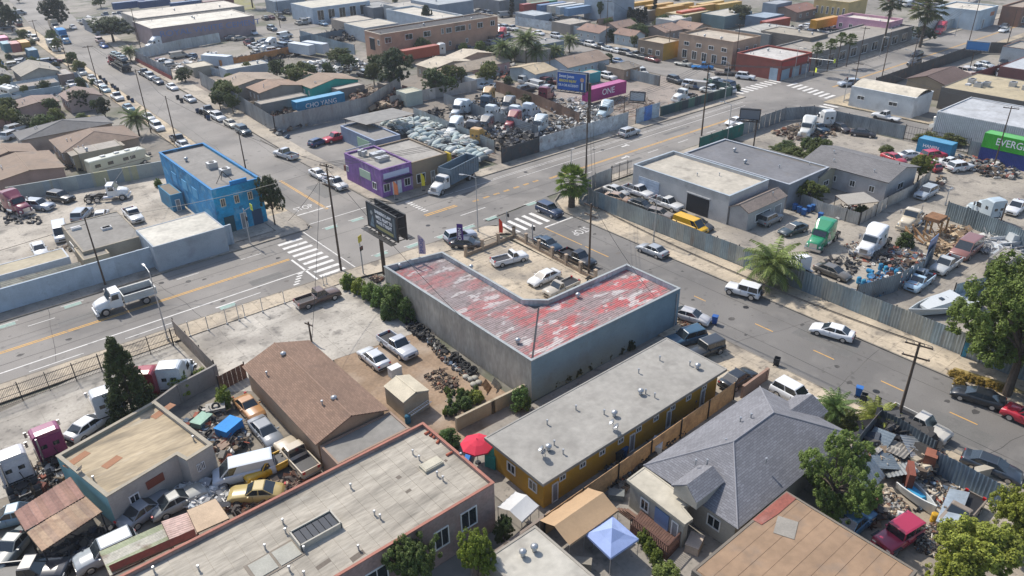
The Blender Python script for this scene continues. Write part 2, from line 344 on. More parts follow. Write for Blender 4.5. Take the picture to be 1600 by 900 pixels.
# ------- heavy trucks
def semi_parts(kind):
 """kind: 'sleeper' highway tractor with tall sleeper, 'day' day cab, 'cab' stripped cab shell (no wheels), 'box' straight truck"""
 if('semi',kind)in KC:return KC['semi',kind]
 P=[]
 def A(nm,mb,m,c=None,smooth=False,subs=()):P.append((nm,mb.mesh(nm,m,smooth),c,list(subs)))
 cz=1.0
 def rg(x,w,z0,z1,k=.12):return[(x,-w+k*.2,z0),(x,-w,z0+.2),(x,-w,z1-k*2),(x,-w+k,z1-k*.6),(x,-w+k*3,z1),(x,w-k*3,z1),(x,w-k,z1-k*.6),(x,w,z1-k*2),(x,w,z0+.2),(x,w-k*.2,z0)]
 A('hood',MB().loft([rg(1.5,1.05,.75,2.0),rg(2.3,.98,.62,1.86),rg(3.0,.85,.55,1.66),rg(3.28,.74,.6,1.45)]),'paint','paint',True)
 A('bumper',MB().box(3.25,0,.52,.36,2.3,.38),'chrome' if kind=='sleeper' else 'paint','paint')
 A('grille',MB().box(3.27,0,1.05,.1,1.05,.7),'chrome')
 top=3.75 if kind in('sleeper','cab')else 2.75
 A('cab',MB().loft([rg(.15,1.15,.75,2.85),rg(1.2,1.12,.75,2.8),rg(1.32,1.1,.8,2.1),rg(1.75,1.02,.9,1.95)]),'paint','paint')
 A('windshield',MB().quad((1.72,-.93,2.0),(1.72,.93,2.0),(1.30,.9,2.68),(1.30,-.9,2.68)),'glass')
 for s_ in(-1,1):
  A('side_window',MB().quad((.45,s_*1.165,1.85),(1.35,s_*1.15,1.85),(1.15,s_*1.15,2.55),(.45,s_*1.165,2.55)),'glass')
  A('headlight',MB().box(3.1,s_*.88,1.0,.35,.22,.24),'lamp_clear')
  A('mirror',MB().box(1.45,s_*1.42,2.2,.14,.22,.6).box(1.4,s_*1.28,2.2,.05,.3,.05),'chrome')
  A('fender',MB().loft([[(2.3+.62*math.cos(t),y,.55+.62*math.sin(t))for t in(0,.6,1.2,1.9,2.5,3.1)]for y in(s_*.78,s_*1.18)],False),'paint','paint')
 if kind in('sleeper','cab'):
  A('sleeper',MB().loft([rg(-1.75,1.2,.85,top-.1),rg(-1.2,1.22,.8,top),rg(-.3,1.22,.8,top-.02),rg(.2,1.18,.8,3.4),rg(.75,1.02,2.5,3.05),rg(1.2,.9,2.6,2.82)]),'paint','paint')
  for s_ in(-1,1):A('sleeper_window',MB().quad((-1.0,s_*1.235,2.1),(-.5,s_*1.235,2.1),(-.5,s_*1.235,2.6),(-1.0,s_*1.235,2.6)),'glass')
  A('rear_panel',MB().box(-1.77,0,2.1,.05,2.2,2.3),'matte','paint');A('rear_window',MB().box(-1.80,.5,2.3,.04,.5,.4).box(-1.80,-.5,2.3,.04,.5,.4),'glass');A('air_hose',MB().path([(-1.85,-.3,1.2),(-2.1,-.3,1.5),(-1.85,-.2,1.9)],.04,5),'rubber');A('rear_marker',MB().box(-1.8,0,1.05,.08,2.2,.12),'black_metal')
  fx0=-4.2
 else:fx0=-3.6
 if kind in('sleeper','day'):
  A('frame_rail',MB().box((fx0+1.5)/2,-.42,.92,1.5-fx0,.1,.26).box((fx0+1.5)/2,.42,.92,1.5-fx0,.1,.26).box(fx0+.1,0,.92,.1,.8,.24).box(fx0+1.6,0,.9,.3,.8,.2),'black_metal')
  A('fifth_wheel',MB().tube((fx0+1.35,0,1.1),(fx0+1.35,0,1.18),.5,.5,12),'black_metal')
  for s_ in(-1,1):
   A('fuel_tank',MB().tube((-.6,s_*.98,.68),(.9,s_*.98,.68),.32,.32,12),'chrome')
   for x in(fx0+.7,fx0+2.0):P.append(wheel_parts(x,s_*.98,.5,.5))
  A('exhaust_stack',MB().tube((-.0 if kind=='day' else-1.95,.9,.9),(-.0 if kind=='day' else-1.95,.9,3.5),.08,.08,8),'chrome')
  A('mudflap',MB().box(fx0+.05,-.95,.65,.03,.55,.6).box(fx0+.05,.95,.65,.03,.55,.6),'rubber')
 for s_ in(-1,1):P.append(wheel_parts(2.3,s_*1.0,.5,.3))
 KC['semi',kind]=P;return P
def T(kind,rx,ry,fx,fy,color,label,group=None,z=0.02,zc=1.6,back=0.0,sc=1.0):
 a,b=g(rx,ry,z+zc),g(fx,fy,z+zc);m=(a+b)/2;d=b-a;yaw=math.atan2(d.y,d.x)
 o=thing({'sleeper':'semi_truck','day':'day_cab_truck','cab':'truck_cab'}[kind],label,'truck' if kind!='cab' else 'truck cab',(m.x-.0*math.cos(yaw),m.y,z),yaw,group)
 if sc!=1:o.scale=(sc,)*3
 place(semi_parts(kind),o,hx(color,.85));return o
# ---------------------------------------------------------------- buildings
def offset_poly(P,t):
 n=len(P);a=sum(P[i].x*P[(i+1)%n].y-P[(i+1)%n].x*P[i].y for i in range(n));s=1 if a>0 else-1
 out=[]
 for i in range(n):
  p,q,r=P[i-1],P[i],P[(i+1)%n]
  d1=(q-p).normalized();d2=(r-q).normalized();n1=Vector((-d1.y,d1.x))*s;n2=Vector((-d2.y,d2.x))*s
  k=1+n1.dot(n2);out.append(q+(n1+n2)*(t/max(k,.25)))
 return out
def rect4(pts):
 if len(pts)==3:pts=pts+[pts[0]+pts[2]-pts[1]]
 return pts
def square_up(P,ang=0.0):
 """snap a four-cornered footprint to the street grid"""
 c=sum(P,Vector((0,0)))/4
 e=(P[1]-P[0]);f=(P[2]-P[1]);a=math.atan2(e.y,e.x)
 base=round((a-ang)/(math.pi/2))*(math.pi/2)+ang
 u=Vector((math.cos(base),math.sin(base)));v=Vector((-u.y,u.x))
 l=(abs((P[1]-P[0]).dot(u))+abs((P[2]-P[3]).dot(u)))/2;s=1 if f.dot(v)>0 else-1
 w=(abs((P[2]-P[1]).dot(v))+abs((P[3]-P[0]).dot(v)))/2
 h1,h2=u*l/2,v*s*w/2
 return[c-h1-h2,c+h1-h2,c+h1+h2,c-h1+h2]
def foot(px,h,snap=True,ang=0.0):
 P=[g(x,y,h).xy for x,y in px];P=rect4(P)
 if snap and len(P)==4:P=square_up(P,ang)
 return P
def window(root,a,b,u0,u1,z0,z1,out,kind='window',col=(.75,.74,.70,1),bars=1,base=None):
 """framed opening on the wall a-b; out = outward normal"""
 e=(b-a);L=e.length;e=e/L;p=a+e*(u0*L);q=a+e*(u1*L);w=(q-p).length;yaw=math.atan2(e.y,e.x)
 m=(p+q)/2+out*.03;t=min(.09,w*.12,(z1-z0)*.12);f=MB();h=z1-z0
 for dx,dz,sx,sz in((0,h/2-t/2,w,t),(0,-h/2+t/2,w,t),(-w/2+t/2,0,t,h-2*t),(w/2-t/2,0,t,h-2*t)):
  f.box(m.x+e.x*dx,m.y+e.y*dx,(z0+z1)/2+dz,sx,.10,sz,yaw)
 for k in range(1,bars+1):
  dx=-w/2+w*k/(bars+1);f.box(m.x+e.x*dx,m.y+e.y*dx,(z0+z1)/2,.05,.07,h-2*t,yaw)
 fr=f.build('window' if kind=='window' else 'door','matte',root,col)
 c=a*0+m-out*.02;s=.5*(w-t)
 pts=[(c.x-e.x*s,c.y-e.y*s,z0+t*.5),(c.x+e.x*s,c.y+e.y*s,z0+t*.5),(c.x+e.x*s,c.y+e.y*s,z1-t*.5),(c.x-e.x*s,c.y-e.y*s,z1-t*.5)]
 MB().quad(*pts).build('pane' if kind=='window' else 'door_leaf','glass' if kind=='window' else 'matte',fr,base or(.25,.25,.25,1))
def put_windows(root,P,wins,z0=0):
 n=len(P);a=sum(P[i].x*P[(i+1)%n].y-P[(i+1)%n].x*P[i].y for i in range(n));s=1 if a>0 else-1
 for w in wins:
  i=w[0];A,B=P[i],P[(i+1)%n];d=(B-A).normalized();out=Vector((d.y,-d.x))*s
  kind=w[5]if len(w)>5 else 'window'
  if kind=='dark':
   L=(B-A).length;p,q=A+d*w[1]*L,A+d*w[2]*L;m=(p+q)/2;yaw=math.atan2(d.y,d.x)
   fr=MB().box(m.x+out.x*.04,m.y+out.y*.04,(w[3]+w[4])/2,(q-p).length,.1,w[4]-w[3],yaw).build('doorway','opening',root)  # black panel on the wall paints the unlit interior of the opening
   MB().box(m.x+out.x*.06,m.y+out.y*.06,w[4]+.1,(q-p).length+.3,.18,.2,yaw).build('lintel','matte',fr,(.4,.4,.4,1));continue
  if kind=='shutter':
   L=(B-A).length;p,q=A+d*w[1]*L,A+d*w[2]*L;m=(p+q)/2;yaw=math.atan2(d.y,d.x);f=MB()
   k=max(3,int((w[4]-w[3])/.22))
   for j in range(k):f.box(m.x+out.x*(.03+.02*(j%2)),m.y+out.y*(.03+.02*(j%2)),w[3]+(j+.5)*(w[4]-w[3])/k,(q-p).length,.08,(w[4]-w[3])/k,yaw)
   f.build('roller_shutter','matte',root,w[6]if len(w)>6 else(.35,.4,.45,1));continue
  if kind=='panel':
   L=(B-A).length;p,q=A+d*w[1]*L,A+d*w[2]*L;m=(p+q)/2;yaw=math.atan2(d.y,d.x)
   MB().box(m.x+out.x*.05,m.y+out.y*.05,(w[3]+w[4])/2,(q-p).length,.1,w[4]-w[3],yaw).build('wall_panel','print',root,w[6]);continue
  window(root,A,B,w[1],w[2],w[3]+z0,w[4]+z0,out,kind,w[6]if len(w)>6 else(.72,.71,.68,1),0 if kind=='door' else 1,w[7]if len(w)>7 else None)
def row(e,n,z0,z1,fill=.4,u0=.04,u1=.96,kind='window',**k):
 out=[]
 for i in range(n):
  c=u0+(u1-u0)*(i+.5)/n;w=(u1-u0)/n*fill/2;out.append((e,c-w,c+w,z0,z1,kind))
 return out
def roof_bits(root,P,z,n=4,seed=1,kinds='vvt'):
 """vents and air units scattered over a flat roof, inside the footprint"""
 r=random.Random(seed);A=P[0];e=P[1]-P[0];f=P[3]-P[0]if len(P)==4 else P[-1]-P[0]
 for i in range(n):
  p=A+e*r.uniform(.12,.88)+f*r.uniform(.15,.85);k=r.choice(kinds)
  if k=='v':MB().tube((p.x,p.y,z-.02),(p.x,p.y,z+.45),.07,.07,7).tube((p.x,p.y,z+.45),(p.x,p.y,z+.55),.13,.1,7).build('vent_pipe','galv',root)
  elif k=='t':MB().tube((p.x,p.y,z-.02),(p.x,p.y,z+.3),.2,.2,10).lathe([(.2,.3),(.33,.42),(.33,.6),(.2,.72),(.03,.78)],(p.x,p.y,z),10).build('roof_turbine','galv',root,smooth=True)
  elif k=='a':
   o=MB().box(p.x,p.y,z+.5,1.5,1.2,1.0,r.choice((0,.1,1.57))).build('air_unit','galv',root)
   MB().tube((p.x,p.y,z+1.0),(p.x,p.y,z+1.06),.45,.45,12).build('fan_grille','black_metal',o)
  elif k=='h':MB().box(p.x,p.y,z+.14,1.3,.9,.3).box(p.x,p.y,z+.31,1.1,.7,.06).build('roof_hatch','matte',root,(.5,.5,.5,1))
NB=[0]
def FB(label,px,h,wall,roof='#b8b2a8',par=.45,wins=(),snap=True,wm='stucco',rm='roofing',cope=None,bits=0,seed=None,cols={},cat='building',name='flat_roofed_building',t=.25,z0=-.05,kinds='vvt',ang=0.0,group=None,P=None):
 """flat-roofed building; px = roof corners in the photograph at height h"""
 NB[0]+=1;P=P or foot(px,h,snap,ang);n=len(P)
 root=thing(name,label,cat,(0,0,0),0,group)
 I=offset_poly(P,t);wc=hx(wall);rc=hx(roof)
 for i in range(n):
  j=(i+1)%n
  MB().prism([P[i],P[j],I[j],I[i]],z0,h).build('wall',cols[i][1]if i in cols and isinstance(cols[i],tuple)else wm,root,hx(cols[i][0]if isinstance(cols[i],tuple)else cols[i])if i in cols else wc)
 MB().poly([(p.x,p.y,h-par)for p in(I if sum(I[i].x*I[(i+1)%n].y-I[(i+1)%n].x*I[i].y for i in range(n))>0 else I[::-1])]).build('roof',rm,root,rc)
 if cope is not False:
  O=offset_poly(P,-.05);J=offset_poly(P,t+.05);m=MB()
  for i in range(n):
   j=(i+1)%n;m.prism([O[i],O[j],J[j],J[i]],h+.003,h+.09)
  m.build('coping','matte',root,hx(cope)if cope else tuple(min(1,c*1.12)for c in wc[:3])+(1,))
 put_windows(root,P,wins)
 if bits:roof_bits(root,I,h-par,bits,seed if seed is not None else NB[0],kinds)
 root['_h']=h;return root,P
def slope(root,pts,name,m,color,th=.12,sheets=0):
 """one roof plane with real thickness; pts anticlockwise from above, first edge = eave"""
 p=[Vector(q)for q in pts];n=(p[1]-p[0]).cross(p[-1]-p[0]).normalized()
 if n.z<0:p=p[::-1];n=-n;p=p[1:]+p[:1]if False else p
 k=len(p);b=MB();b.v=[tuple(q)for q in p]+[tuple(q-n*th)for q in p]
 b.f=[tuple(range(k)),tuple(k+k-1-i for i in range(k))]+[(i+0,k+i,k+(i+1)%k,(i+1)%k)for i in range(k)]
 hor=Vector((-n.y,n.x,0));hor=hor.normalized()if hor.length>1e-4 else Vector((1,0,0));up=n.cross(hor)
 b.uv=[((Vector(q)-p[0]).dot(hor),(Vector(q)-p[0]).dot(up))for q in b.v]
 return b.build(name,m,root,color)
def GB(label,px,eave,ridge,wall,roof,axis=0,over=.4,hip=0.0,wins=(),snap=True,wm='stucco',rm='shingle',cat='house',name='pitched_roof_house',vents=2,z0=-.05,ang=0.0,group=None,P=None):
 """gabled or hipped house; px = eave corners at height eave; axis 0: ridge runs along edge 0-1"""
 NB[0]+=1;E=P or foot(px,eave,snap,ang);root=thing(name,label,cat,(0,0,0),0,group)
 if axis==1:E=E[1:]+E[:1]
 I=offset_poly(E,over);wc=hx(wall);rc=hx(roof)
 slopeper=(ridge-eave)/max((E[3]-E[0]).length/2,.5);wz=eave-.05
 P0,P1,P2,P3=E;r0=(P0+P3)/2;r1=(P1+P2)/2;d=(r1-r0)
 h0=r0+d.normalized()*hip;h1=r1-d.normalized()*hip
 V3=lambda p,z:(p.x,p.y,z)
 slope(root,[V3(P0,eave),V3(P1,eave),V3(h1,ridge),V3(h0,ridge)],'roof_slope',rm,rc)
 slope(root,[V3(P2,eave),V3(P3,eave),V3(h0,ridge),V3(h1,ridge)],'roof_slope',rm,rc)
 if hip:
  slope(root,[V3(P1,eave),V3(P2,eave),V3(h1,ridge)],'roof_slope',rm,rc);slope(root,[V3(P3,eave),V3(P0,eave),V3(h0,ridge)],'roof_slope',rm,rc)
 rb=MB().tube((h0.x,h0.y,ridge-.02),(h1.x,h1.y,ridge-.02),.09,.09,6)
 if hip:
  for c,q in((P0,h0),(P3,h0),(P1,h1),(P2,h1)):rb.tube((c.x,c.y,eave-.02),(q.x,q.y,ridge-.02),.08,.08,6)
 rb.build('ridge_cap','matte',root,tuple(c*1.1 for c in rc[:3])+(1,))
 for i in range(4):
  a,b=I[i],I[(i+1)%4];J=offset_poly(I,.15)
  MB().prism([a,b,J[(i+1)%4],J[i]],z0,wz).build('wall',wm,root,wc)
 if not hip:
  for(a,b,r)in((I[3],I[0],(I[3]+I[0])/2),(I[1],I[2],(I[1]+I[2])/2)):
   zr=ridge-.1;q=(b-a).normalized();nn=Vector((q.y,-q.x))*.06
   m=MB();m.loft([[(a.x+nn.x*s,a.y+nn.y*s,wz),(b.x+nn.x*s,b.y+nn.y*s,wz),(r.x+nn.x*s,r.y+nn.y*s,zr-.1)]for s in(-2.2,-.05)])
   m.build('gable_wall',wm,root,wc)
 put_windows(root,I,wins)
 r=random.Random(NB[0])
 for k in range(vents):
  t=r.uniform(.2,.8);s=r.uniform(.25,.75);p=P0.lerp(P1,t).lerp(h0.lerp(h1,t),s);z=eave+(ridge-eave)*s
  MB().tube((p.x,p.y,z-.1),(p.x,p.y,z+.45),.07,.07,7).tube((p.x,p.y,z+.42),(p.x,p.y,z+.52),.14,.1,7).build('vent_pipe','galv',root)
 return root,I
# ---------------------------------------------------------------- fences and walls
SHEET={}
def sheet_mesh(w,h,kind):
 k=(round(w,2),round(h,2),kind)
 if k in SHEET:return SHEET[k]
 m=MB();t=.03
 if kind=='corrugated':
  n=max(4,int(w/.16));xs=[-w/2+w*i/n for i in range(n+1)]
  f=[[(x,(.035 if i%2 else-.035),z)for i,x in enumerate(xs)]for z in(.03,h)]
  m.loft(f,False,False)
  n0=len(m.v);m.v+=[(x,y+.012,z)for x,y,z in m.v[:n0]];m.f+=[tuple(n0+i for i in reversed(q))for q in list(m.f)]
  r=n+1;m.f+=[(n0-r+i,n0-r+i+1,2*n0-r+i+1,2*n0-r+i)for i in range(n)]
 elif kind=='block':m.box(0,0,h/2-.1,w-.012,.2,h+.2);m.box(0,0,h+.04,w-.012,.26,.08)
 elif kind=='board':m.box(0,0,h/2,w-.03,.03,h)
 elif kind=='plain':m.box(0,0,h/2,w-.02,.05,h)
 me=m.mesh('panel','sheet' if kind=='corrugated' else 'stucco' if kind=='block' else 'oldsheet' if kind=='plain' else 'timber');SHEET[k]=me;return me
def FN(label,px,h,kind='corrugated',color='#a9b4bb',pw=1.2,cat='fence',jit=.08,z=0.0,post=4,name=None,group=None,W=None,mat_=None,cols=None,seed=1,top=False):
 """fence or wall along a path of ground pixels, built panel by panel"""
 r=random.Random(seed*31+len(px or W));P=[Vector(q)for q in W]if W else[g(x,y,z+(h if top else 0)).xy for x,y in px]
 nm=name or{'corrugated':'corrugated_fence','block':'block_wall','board':'board_fence','plain':'sheet_fence'}[kind]
 root=thing(nm,label,cat,(P[0].x,P[0].y,z),0,group);c0=hx(color);o=P[0]
 for a,b in zip(P,P[1:]):
  L=(b-a).length;n=max(1,round(L/pw));w=L/n;yaw=math.atan2((b-a).y,(b-a).x);me=sheet_mesh(w,h,kind)
  for i in range(n):
   p=a.lerp(b,(i+.5)/n)-o;k=1+r.uniform(-jit,jit)*2;c=c0 if not cols else hx(r.choice(cols))
   ob=put('block_panel' if kind=='block' else 'board' if kind=='board' else 'panel',me,root,(c[0]*k,c[1]*k,c[2]*k,1),(p.x,p.y,r.uniform(-.03,.03)if kind=='corrugated' else 0),yaw)
   if mat_:pass
  if post:
   m=MB().box(0,0,(h+.15)/2,.1,.1,h+.15)if kind!='block' else MB().box(0,0,(h+.1)/2,.4,.32,h+.1)
   me2=m.mesh('post','black_metal' if kind!='block' else 'stucco');k=max(1,round(L/(post if kind!='block' else post*1.5)))
   q=Vector((-(b-a).y,(b-a).x)).normalized()*(.09 if kind!='block' else 0)
   for i in range(k+1):p=a.lerp(b,i/k)-o+q;put('post',me2,root,c0,(p.x,p.y,0),yaw)
 return root
def iron_fence(label,W,h=2.2,gap=.16,color='black_metal',post=3.0,group=None,name='iron_fence',rails=(.2,.93)):
 root=thing(name,label,'fence',(0,0,0),0,group);m=MB();n=0
 for a,b in zip(W,W[1:]):
  L=(b-a).length;k=int(L/gap);yaw=math.atan2((b-a).y,(b-a).x)
  for i in range(k):p=a.lerp(b,(i+.5)/k);m.box(p.x,p.y,h/2+.05,.03,.03,h-.1,yaw);n+=1
  c=(a+b)/2
  for z in rails:MB().box(c.x,c.y,h*z,L,.045,.05,yaw).build('rail',color,root)
  for i in range(int(L/post)+1):
   p=a.lerp(b,min(1,i*post/L));MB().box(p.x,p.y,h/2+.08,.09,.09,h+.16).build('post',color,root)
 m.build('picket_row',color,root,kind='stuff');return root
# ---------------------------------------------------------------- trees
def leaves(centres,radii,nper,size,seed=1,up=.5,droop=0.0,asp=.55):
 r=np.random.default_rng(seed);c=np.repeat(np.array(centres),nper,0);rad=np.repeat(np.array(radii),nper)
 n=len(c);d=r.normal(size=(n,3));d /= np.linalg.norm(d,axis=1)[:,None]
 p=c+d*(rad*r.uniform(.35,1.0,n)**.6)[:,None];p[:,2]-=droop*rad*(d[:,0]**2+d[:,1]**2)
 nrm=d*.8+np.array([0,0,up])+r.normal(size=(n,3))*.45;nrm /= np.linalg.norm(nrm,axis=1)[:,None]
 t=np.cross(nrm,r.normal(size=(n,3)));t /= np.linalg.norm(t,axis=1)[:,None]+1e-9;b=np.cross(nrm,t)
 s=size*r.uniform(.6,1.3,n)[:,None];v=np.empty((n,4,3))
 v[:,0]=p-t*s;v[:,1]=p-b*s*asp;v[:,2]=p+t*s;v[:,3]=p+b*s*asp
 return v.reshape(-1,3)
def quads_mesh(name,v,m):
 me=bpy.data.meshes.new(name);n=len(v)//4
 me.vertices.add(n*4);me.vertices.foreach_set('co',v.astype(np.float32).ravel());me.loops.add(n*4);me.loops.foreach_set('vertex_index',np.arange(n*4,dtype=np.int32))
 me.polygons.add(n);me.polygons.foreach_set('loop_start',np.arange(0,n*4,4,dtype=np.int32));me.polygons.foreach_set('loop_total',np.full(n,4,dtype=np.int32))
 me.materials.append(MT[m]);me.update(calc_edges=True);return me
TC={}
def crown_mesh(kind,seed):
 k=(kind,seed)
 if k in TC:return TC[k]
 r=random.Random(seed*17+hash(kind)%1 if False else seed*17);C=[];Rr=[];limbs=[]
 if kind=='broad':
  n,sz,per=360,.0145,95
  lobes=[(r.uniform(-.27,.27),r.uniform(-.27,.27),r.uniform(.34,.80),r.uniform(.14,.25))for _ in range(12)]+[(0,0,.78,.2),(.1,-.1,.6,.24)]
  for i in range(n):
   lx,ly,lz,lr=lobes[i%14];d=Vector((r.gauss(0,1),r.gauss(0,1),r.gauss(0,1))).normalized();q=r.uniform(.55,1)**.5
   C.append((lx+d.x*lr*q,ly+d.y*lr*q,max(.14,lz+d.z*lr*.85*q)));Rr.append(r.uniform(.03,.06))
  limbs=[((0,0,.3),(l[0]*.8,l[1]*.8,l[2]-.05))for l in lobes]
 elif kind=='cone':
  n,sz,per=300,.014,90
  for i in range(n):
   z=r.random()**1.35;rad=.30*(1-z)**.75+.02;a=r.uniform(0,6.283);q=r.uniform(.5,1)
   C.append((math.cos(a)*rad*q,math.sin(a)*rad*q,.06+z*.92));Rr.append(.03+.03*(1-z))
  limbs=[((0,0,.1),(0,0,.9))]
 elif kind=='column':
  n,sz,per=90,.02,40
  for i in range(n):
   z=r.random();rad=.085*(1-z*.6);a=r.uniform(0,6.283);C.append((math.cos(a)*rad,math.sin(a)*rad,.08+z*.88));Rr.append(.03)
  limbs=[((0,0,.1),(0,0,.8))]
 elif kind=='bush':
  n,sz,per=110,.035,50
  for i in range(n):
   d=Vector((r.gauss(0,1),r.gauss(0,1),abs(r.gauss(0,1)))).normalized();q=r.uniform(.4,1);C.append((d.x*.42*q,d.y*.42*q,.1+d.z*.8*q));Rr.append(r.uniform(.07,.12))
  limbs=[((0,0,.05),(r.uniform(-.2,.2),r.uniform(-.2,.2),.6))for _ in range(4)]
 elif kind=='big':
  n,sz,per=820,.009,125
  lobes=[(r.uniform(-.36,.36),r.uniform(-.36,.36),r.uniform(.12,.82),r.uniform(.11,.2))for _ in range(26)]
  for i in range(n):
   lx,ly,lz,lr=lobes[i%26];d=Vector((r.gauss(0,1),r.gauss(0,1),r.gauss(0,1))).normalized();q=r.uniform(.5,1)**.5
   C.append((lx+d.x*lr*q,ly+d.y*lr*q,max(.06,lz+d.z*lr*.8*q)));Rr.append(r.uniform(.02,.04))
  limbs=[((0,0,.3),(l[0]*.8,l[1]*.8,l[2]-.05))for l in lobes]
 me=quads_mesh('crown',leaves(C,Rr,per,sz,seed,.55,.5 if kind=='big' else .25),'leaf')
 m=MB();m.tube((0,0,-.02),(0,0,.32),.03,.02,8)
 for a,b in limbs:
  a=Vector(a);b=Vector(b);c=a.lerp(b,.5)+Vector((r.uniform(-.03,.03),r.uniform(-.03,.03),.02));m.tube(a,c,.014,.01,6);m.tube(c,b,.01,.004,5)
 TC[k]=(me,m.mesh('trunk','bark'));return TC[k]
NT=[0]
def TR(kind,px,py,hgt,wid,label,color='#5d7a33',seed=None,z=0.0,group=None,cat=None,name=None,k=.55):
 """tree or shrub whose foot is at ground pixel (px, py); hgt and wid in metres"""
 NT[0]+=1;seed=seed if seed is not None else NT[0]%4;p=g(px,py,z);unit={'broad':1.0,'cone':.66,'column':.2,'bush':1.0,'big':1.02}[kind]
 nm=name or('shrub' if kind=='bush' else 'leafy_tree' if kind in('broad','big')else 'conifer_tree')
 root=thing(nm,label,cat or('shrub' if kind=='bush' else 'tree'),tuple(p),NT[0]*1.7,group);root.scale=(wid/unit,wid/unit,hgt)
 a,b=crown_mesh(kind,seed);put('crown',a,root,hx(color,k));put('trunk',b,root);return root
def frond_mesh(kind):
 if kind in TC:return TC[kind]
 m=MB();r=random.Random(5)
 if kind=='date':
  n=46
  for i in range(n):
   a=i*2.39996;el=R(72)-R(88)*(i/n);L=2.6+r.uniform(-.3,.3);pts=[];p=Vector((0,0,0));e=el
   for s in range(9):pts.append(p.copy());p=p+Vector((math.cos(a)*math.cos(e),math.sin(a)*math.cos(e),math.sin(e)))*(L/8);e-=R(8)
   side=Vector((-math.sin(a),math.cos(a),0))
   for s in range(1,9):
    q=pts[s];d=(pts[s]-pts[s-1]).normalized();w=.42*math.sin(math.pi*(s/9.0)**.7)+.06
    for t in(0,.55):
     q2=q-d*(L/8)*t
     for sg in(-1,1):
      tip=q2+side*sg*w+d*.28-Vector((0,0,.16));m.quad(q2,q2+d*.15,tip+d*.03,tip-d*.05)
   m.path(pts,lambda j:.035-.003*j,3)
 elif kind=='fan':
  n=42
  for i in range(n):
   a=i*2.39996;el=R(82)-R(125)*(i/n)**.9;L=.85+r.uniform(0,.35);d=Vector((math.cos(a)*math.cos(el),math.sin(a)*math.cos(el),math.sin(el)))
   side=Vector((-math.sin(a),math.cos(a),0));up=d.cross(side);c=d*L;m.tube((0,0,0),c,.03,.02,3)
   for j in range(11):
    th=R(-75+15*j);q=d*math.cos(th)+side*math.sin(th);tip=c+q*(1.0-.25*abs(th)/1.3)-Vector((0,0,.14));w=(d*-math.sin(th)+side*math.cos(th))*.085
    mid=c+q*.5;m.quad(c,mid-w,tip,mid+w)
 me=m.mesh('crown','leaf');TC[kind]=me;return me
def PALM(kind,px,py,hgt,sc,label,color='#6f8048',group=None,skirt=0.0,r0=.28,z=0.0,lean=(0,0),k=.6):
 p=g(px,py,z);root=thing('palm_tree',label,'palm',tuple(p),px*.01,group)
 m=MB();rings=[]
 for i in range(13):
  t=i/12;rr=r0*(1.15-.3*t)*(1.0+.06*(i%2));cx,cy=lean[0]*t*t,lean[1]*t*t
  rings.append([(cx+rr*math.cos(a*.7854),cy+rr*math.sin(a*.7854),hgt*t-.1*(t==0))for a in range(8)])
 m.loft(rings).build('trunk','bark',root,smooth=True)
 if skirt:
  s=MB();r=random.Random(3)
  for i in range(150):
   a=r.uniform(0,6.283);zz=hgt-r.uniform(.1,skirt);q=Vector((math.cos(a),math.sin(a),0));u=Vector((-q.y,q.x,0))*.1
   b=q*r0+Vector((lean[0],lean[1],zz));tp=q*(r0+r.uniform(.2,.55)*sc)+Vector((lean[0],lean[1],zz-r.uniform(.5,.9)));s.quad(b-u,b+u,tp+u*.4,tp-u*.4)
  s.build('dead_frond_skirt','leaf',root,(.17,.12,.07,1))
 o=put('crown',frond_mesh(kind),root,hx(color,k),(lean[0],lean[1],hgt));o.scale=(sc,sc,sc);return root
# ---------------------------------------------------------------- poles, wires, signs
POLE={}
def pole(key,px,py,h,label,arms=1,r=.16,ang=0.0,z=0.0,top=None,transformer=False,m='wood',cat='utility pole',group=None,aw=2.4):
 p=g(px,py,z);root=thing('utility_pole',label,cat,tuple(p),ang,group)
 MB().tube((0,0,-.2),(0,0,h),r,r*.62,10).build('pole',m,root)
 pts=[]
 for k in range(arms):
  za=h-.35-k*1.3;o=MB().box(0,.0,za,.11,aw,.13).build('crossarm','wood',root)
  for y in(-.45,-.18,.18,.45)if k==0 else(-.45,.45):MB().tube((0,y*aw,za+.06),(0,y*aw,za+.24),.045,.03,6).build('insulator','chrome',o);pts.append(Vector((p.x-math.sin(ang)*y*aw,p.y+math.cos(ang)*y*aw,z+za+.24)))
 if transformer:MB().tube((.32,0,h-3.0),(.32,0,h-2.1),.24,.24,12).build('transformer','galv',root)
 if not pts:pts=[Vector((p.x,p.y,h-.3))]
 POLE[key]=(pts,p,h);return root
NW=[0]
def wire(a,b,label,sag=.8,r=.03,group='overhead cables between the poles'):
 a,b=Vector(a),Vector(b);pts=[]
 for i in range(13):t=i/12;q=a.lerp(b,t);q.z-=sag*4*t*(1-t);pts.append(q)
 MB().path(pts,r,3).build('overhead_cable','black_metal',None,label=label,cat='cable',group=group);NW[0]+=1
def wires(k1,k2,label,idx=(0,1,2,3),sag=.9):
 A,B=POLE[k1][0],POLE[k2][0]
 for i in idx:
  if i<len(A)and i<len(B):wire(A[i],B[i],label,sag)
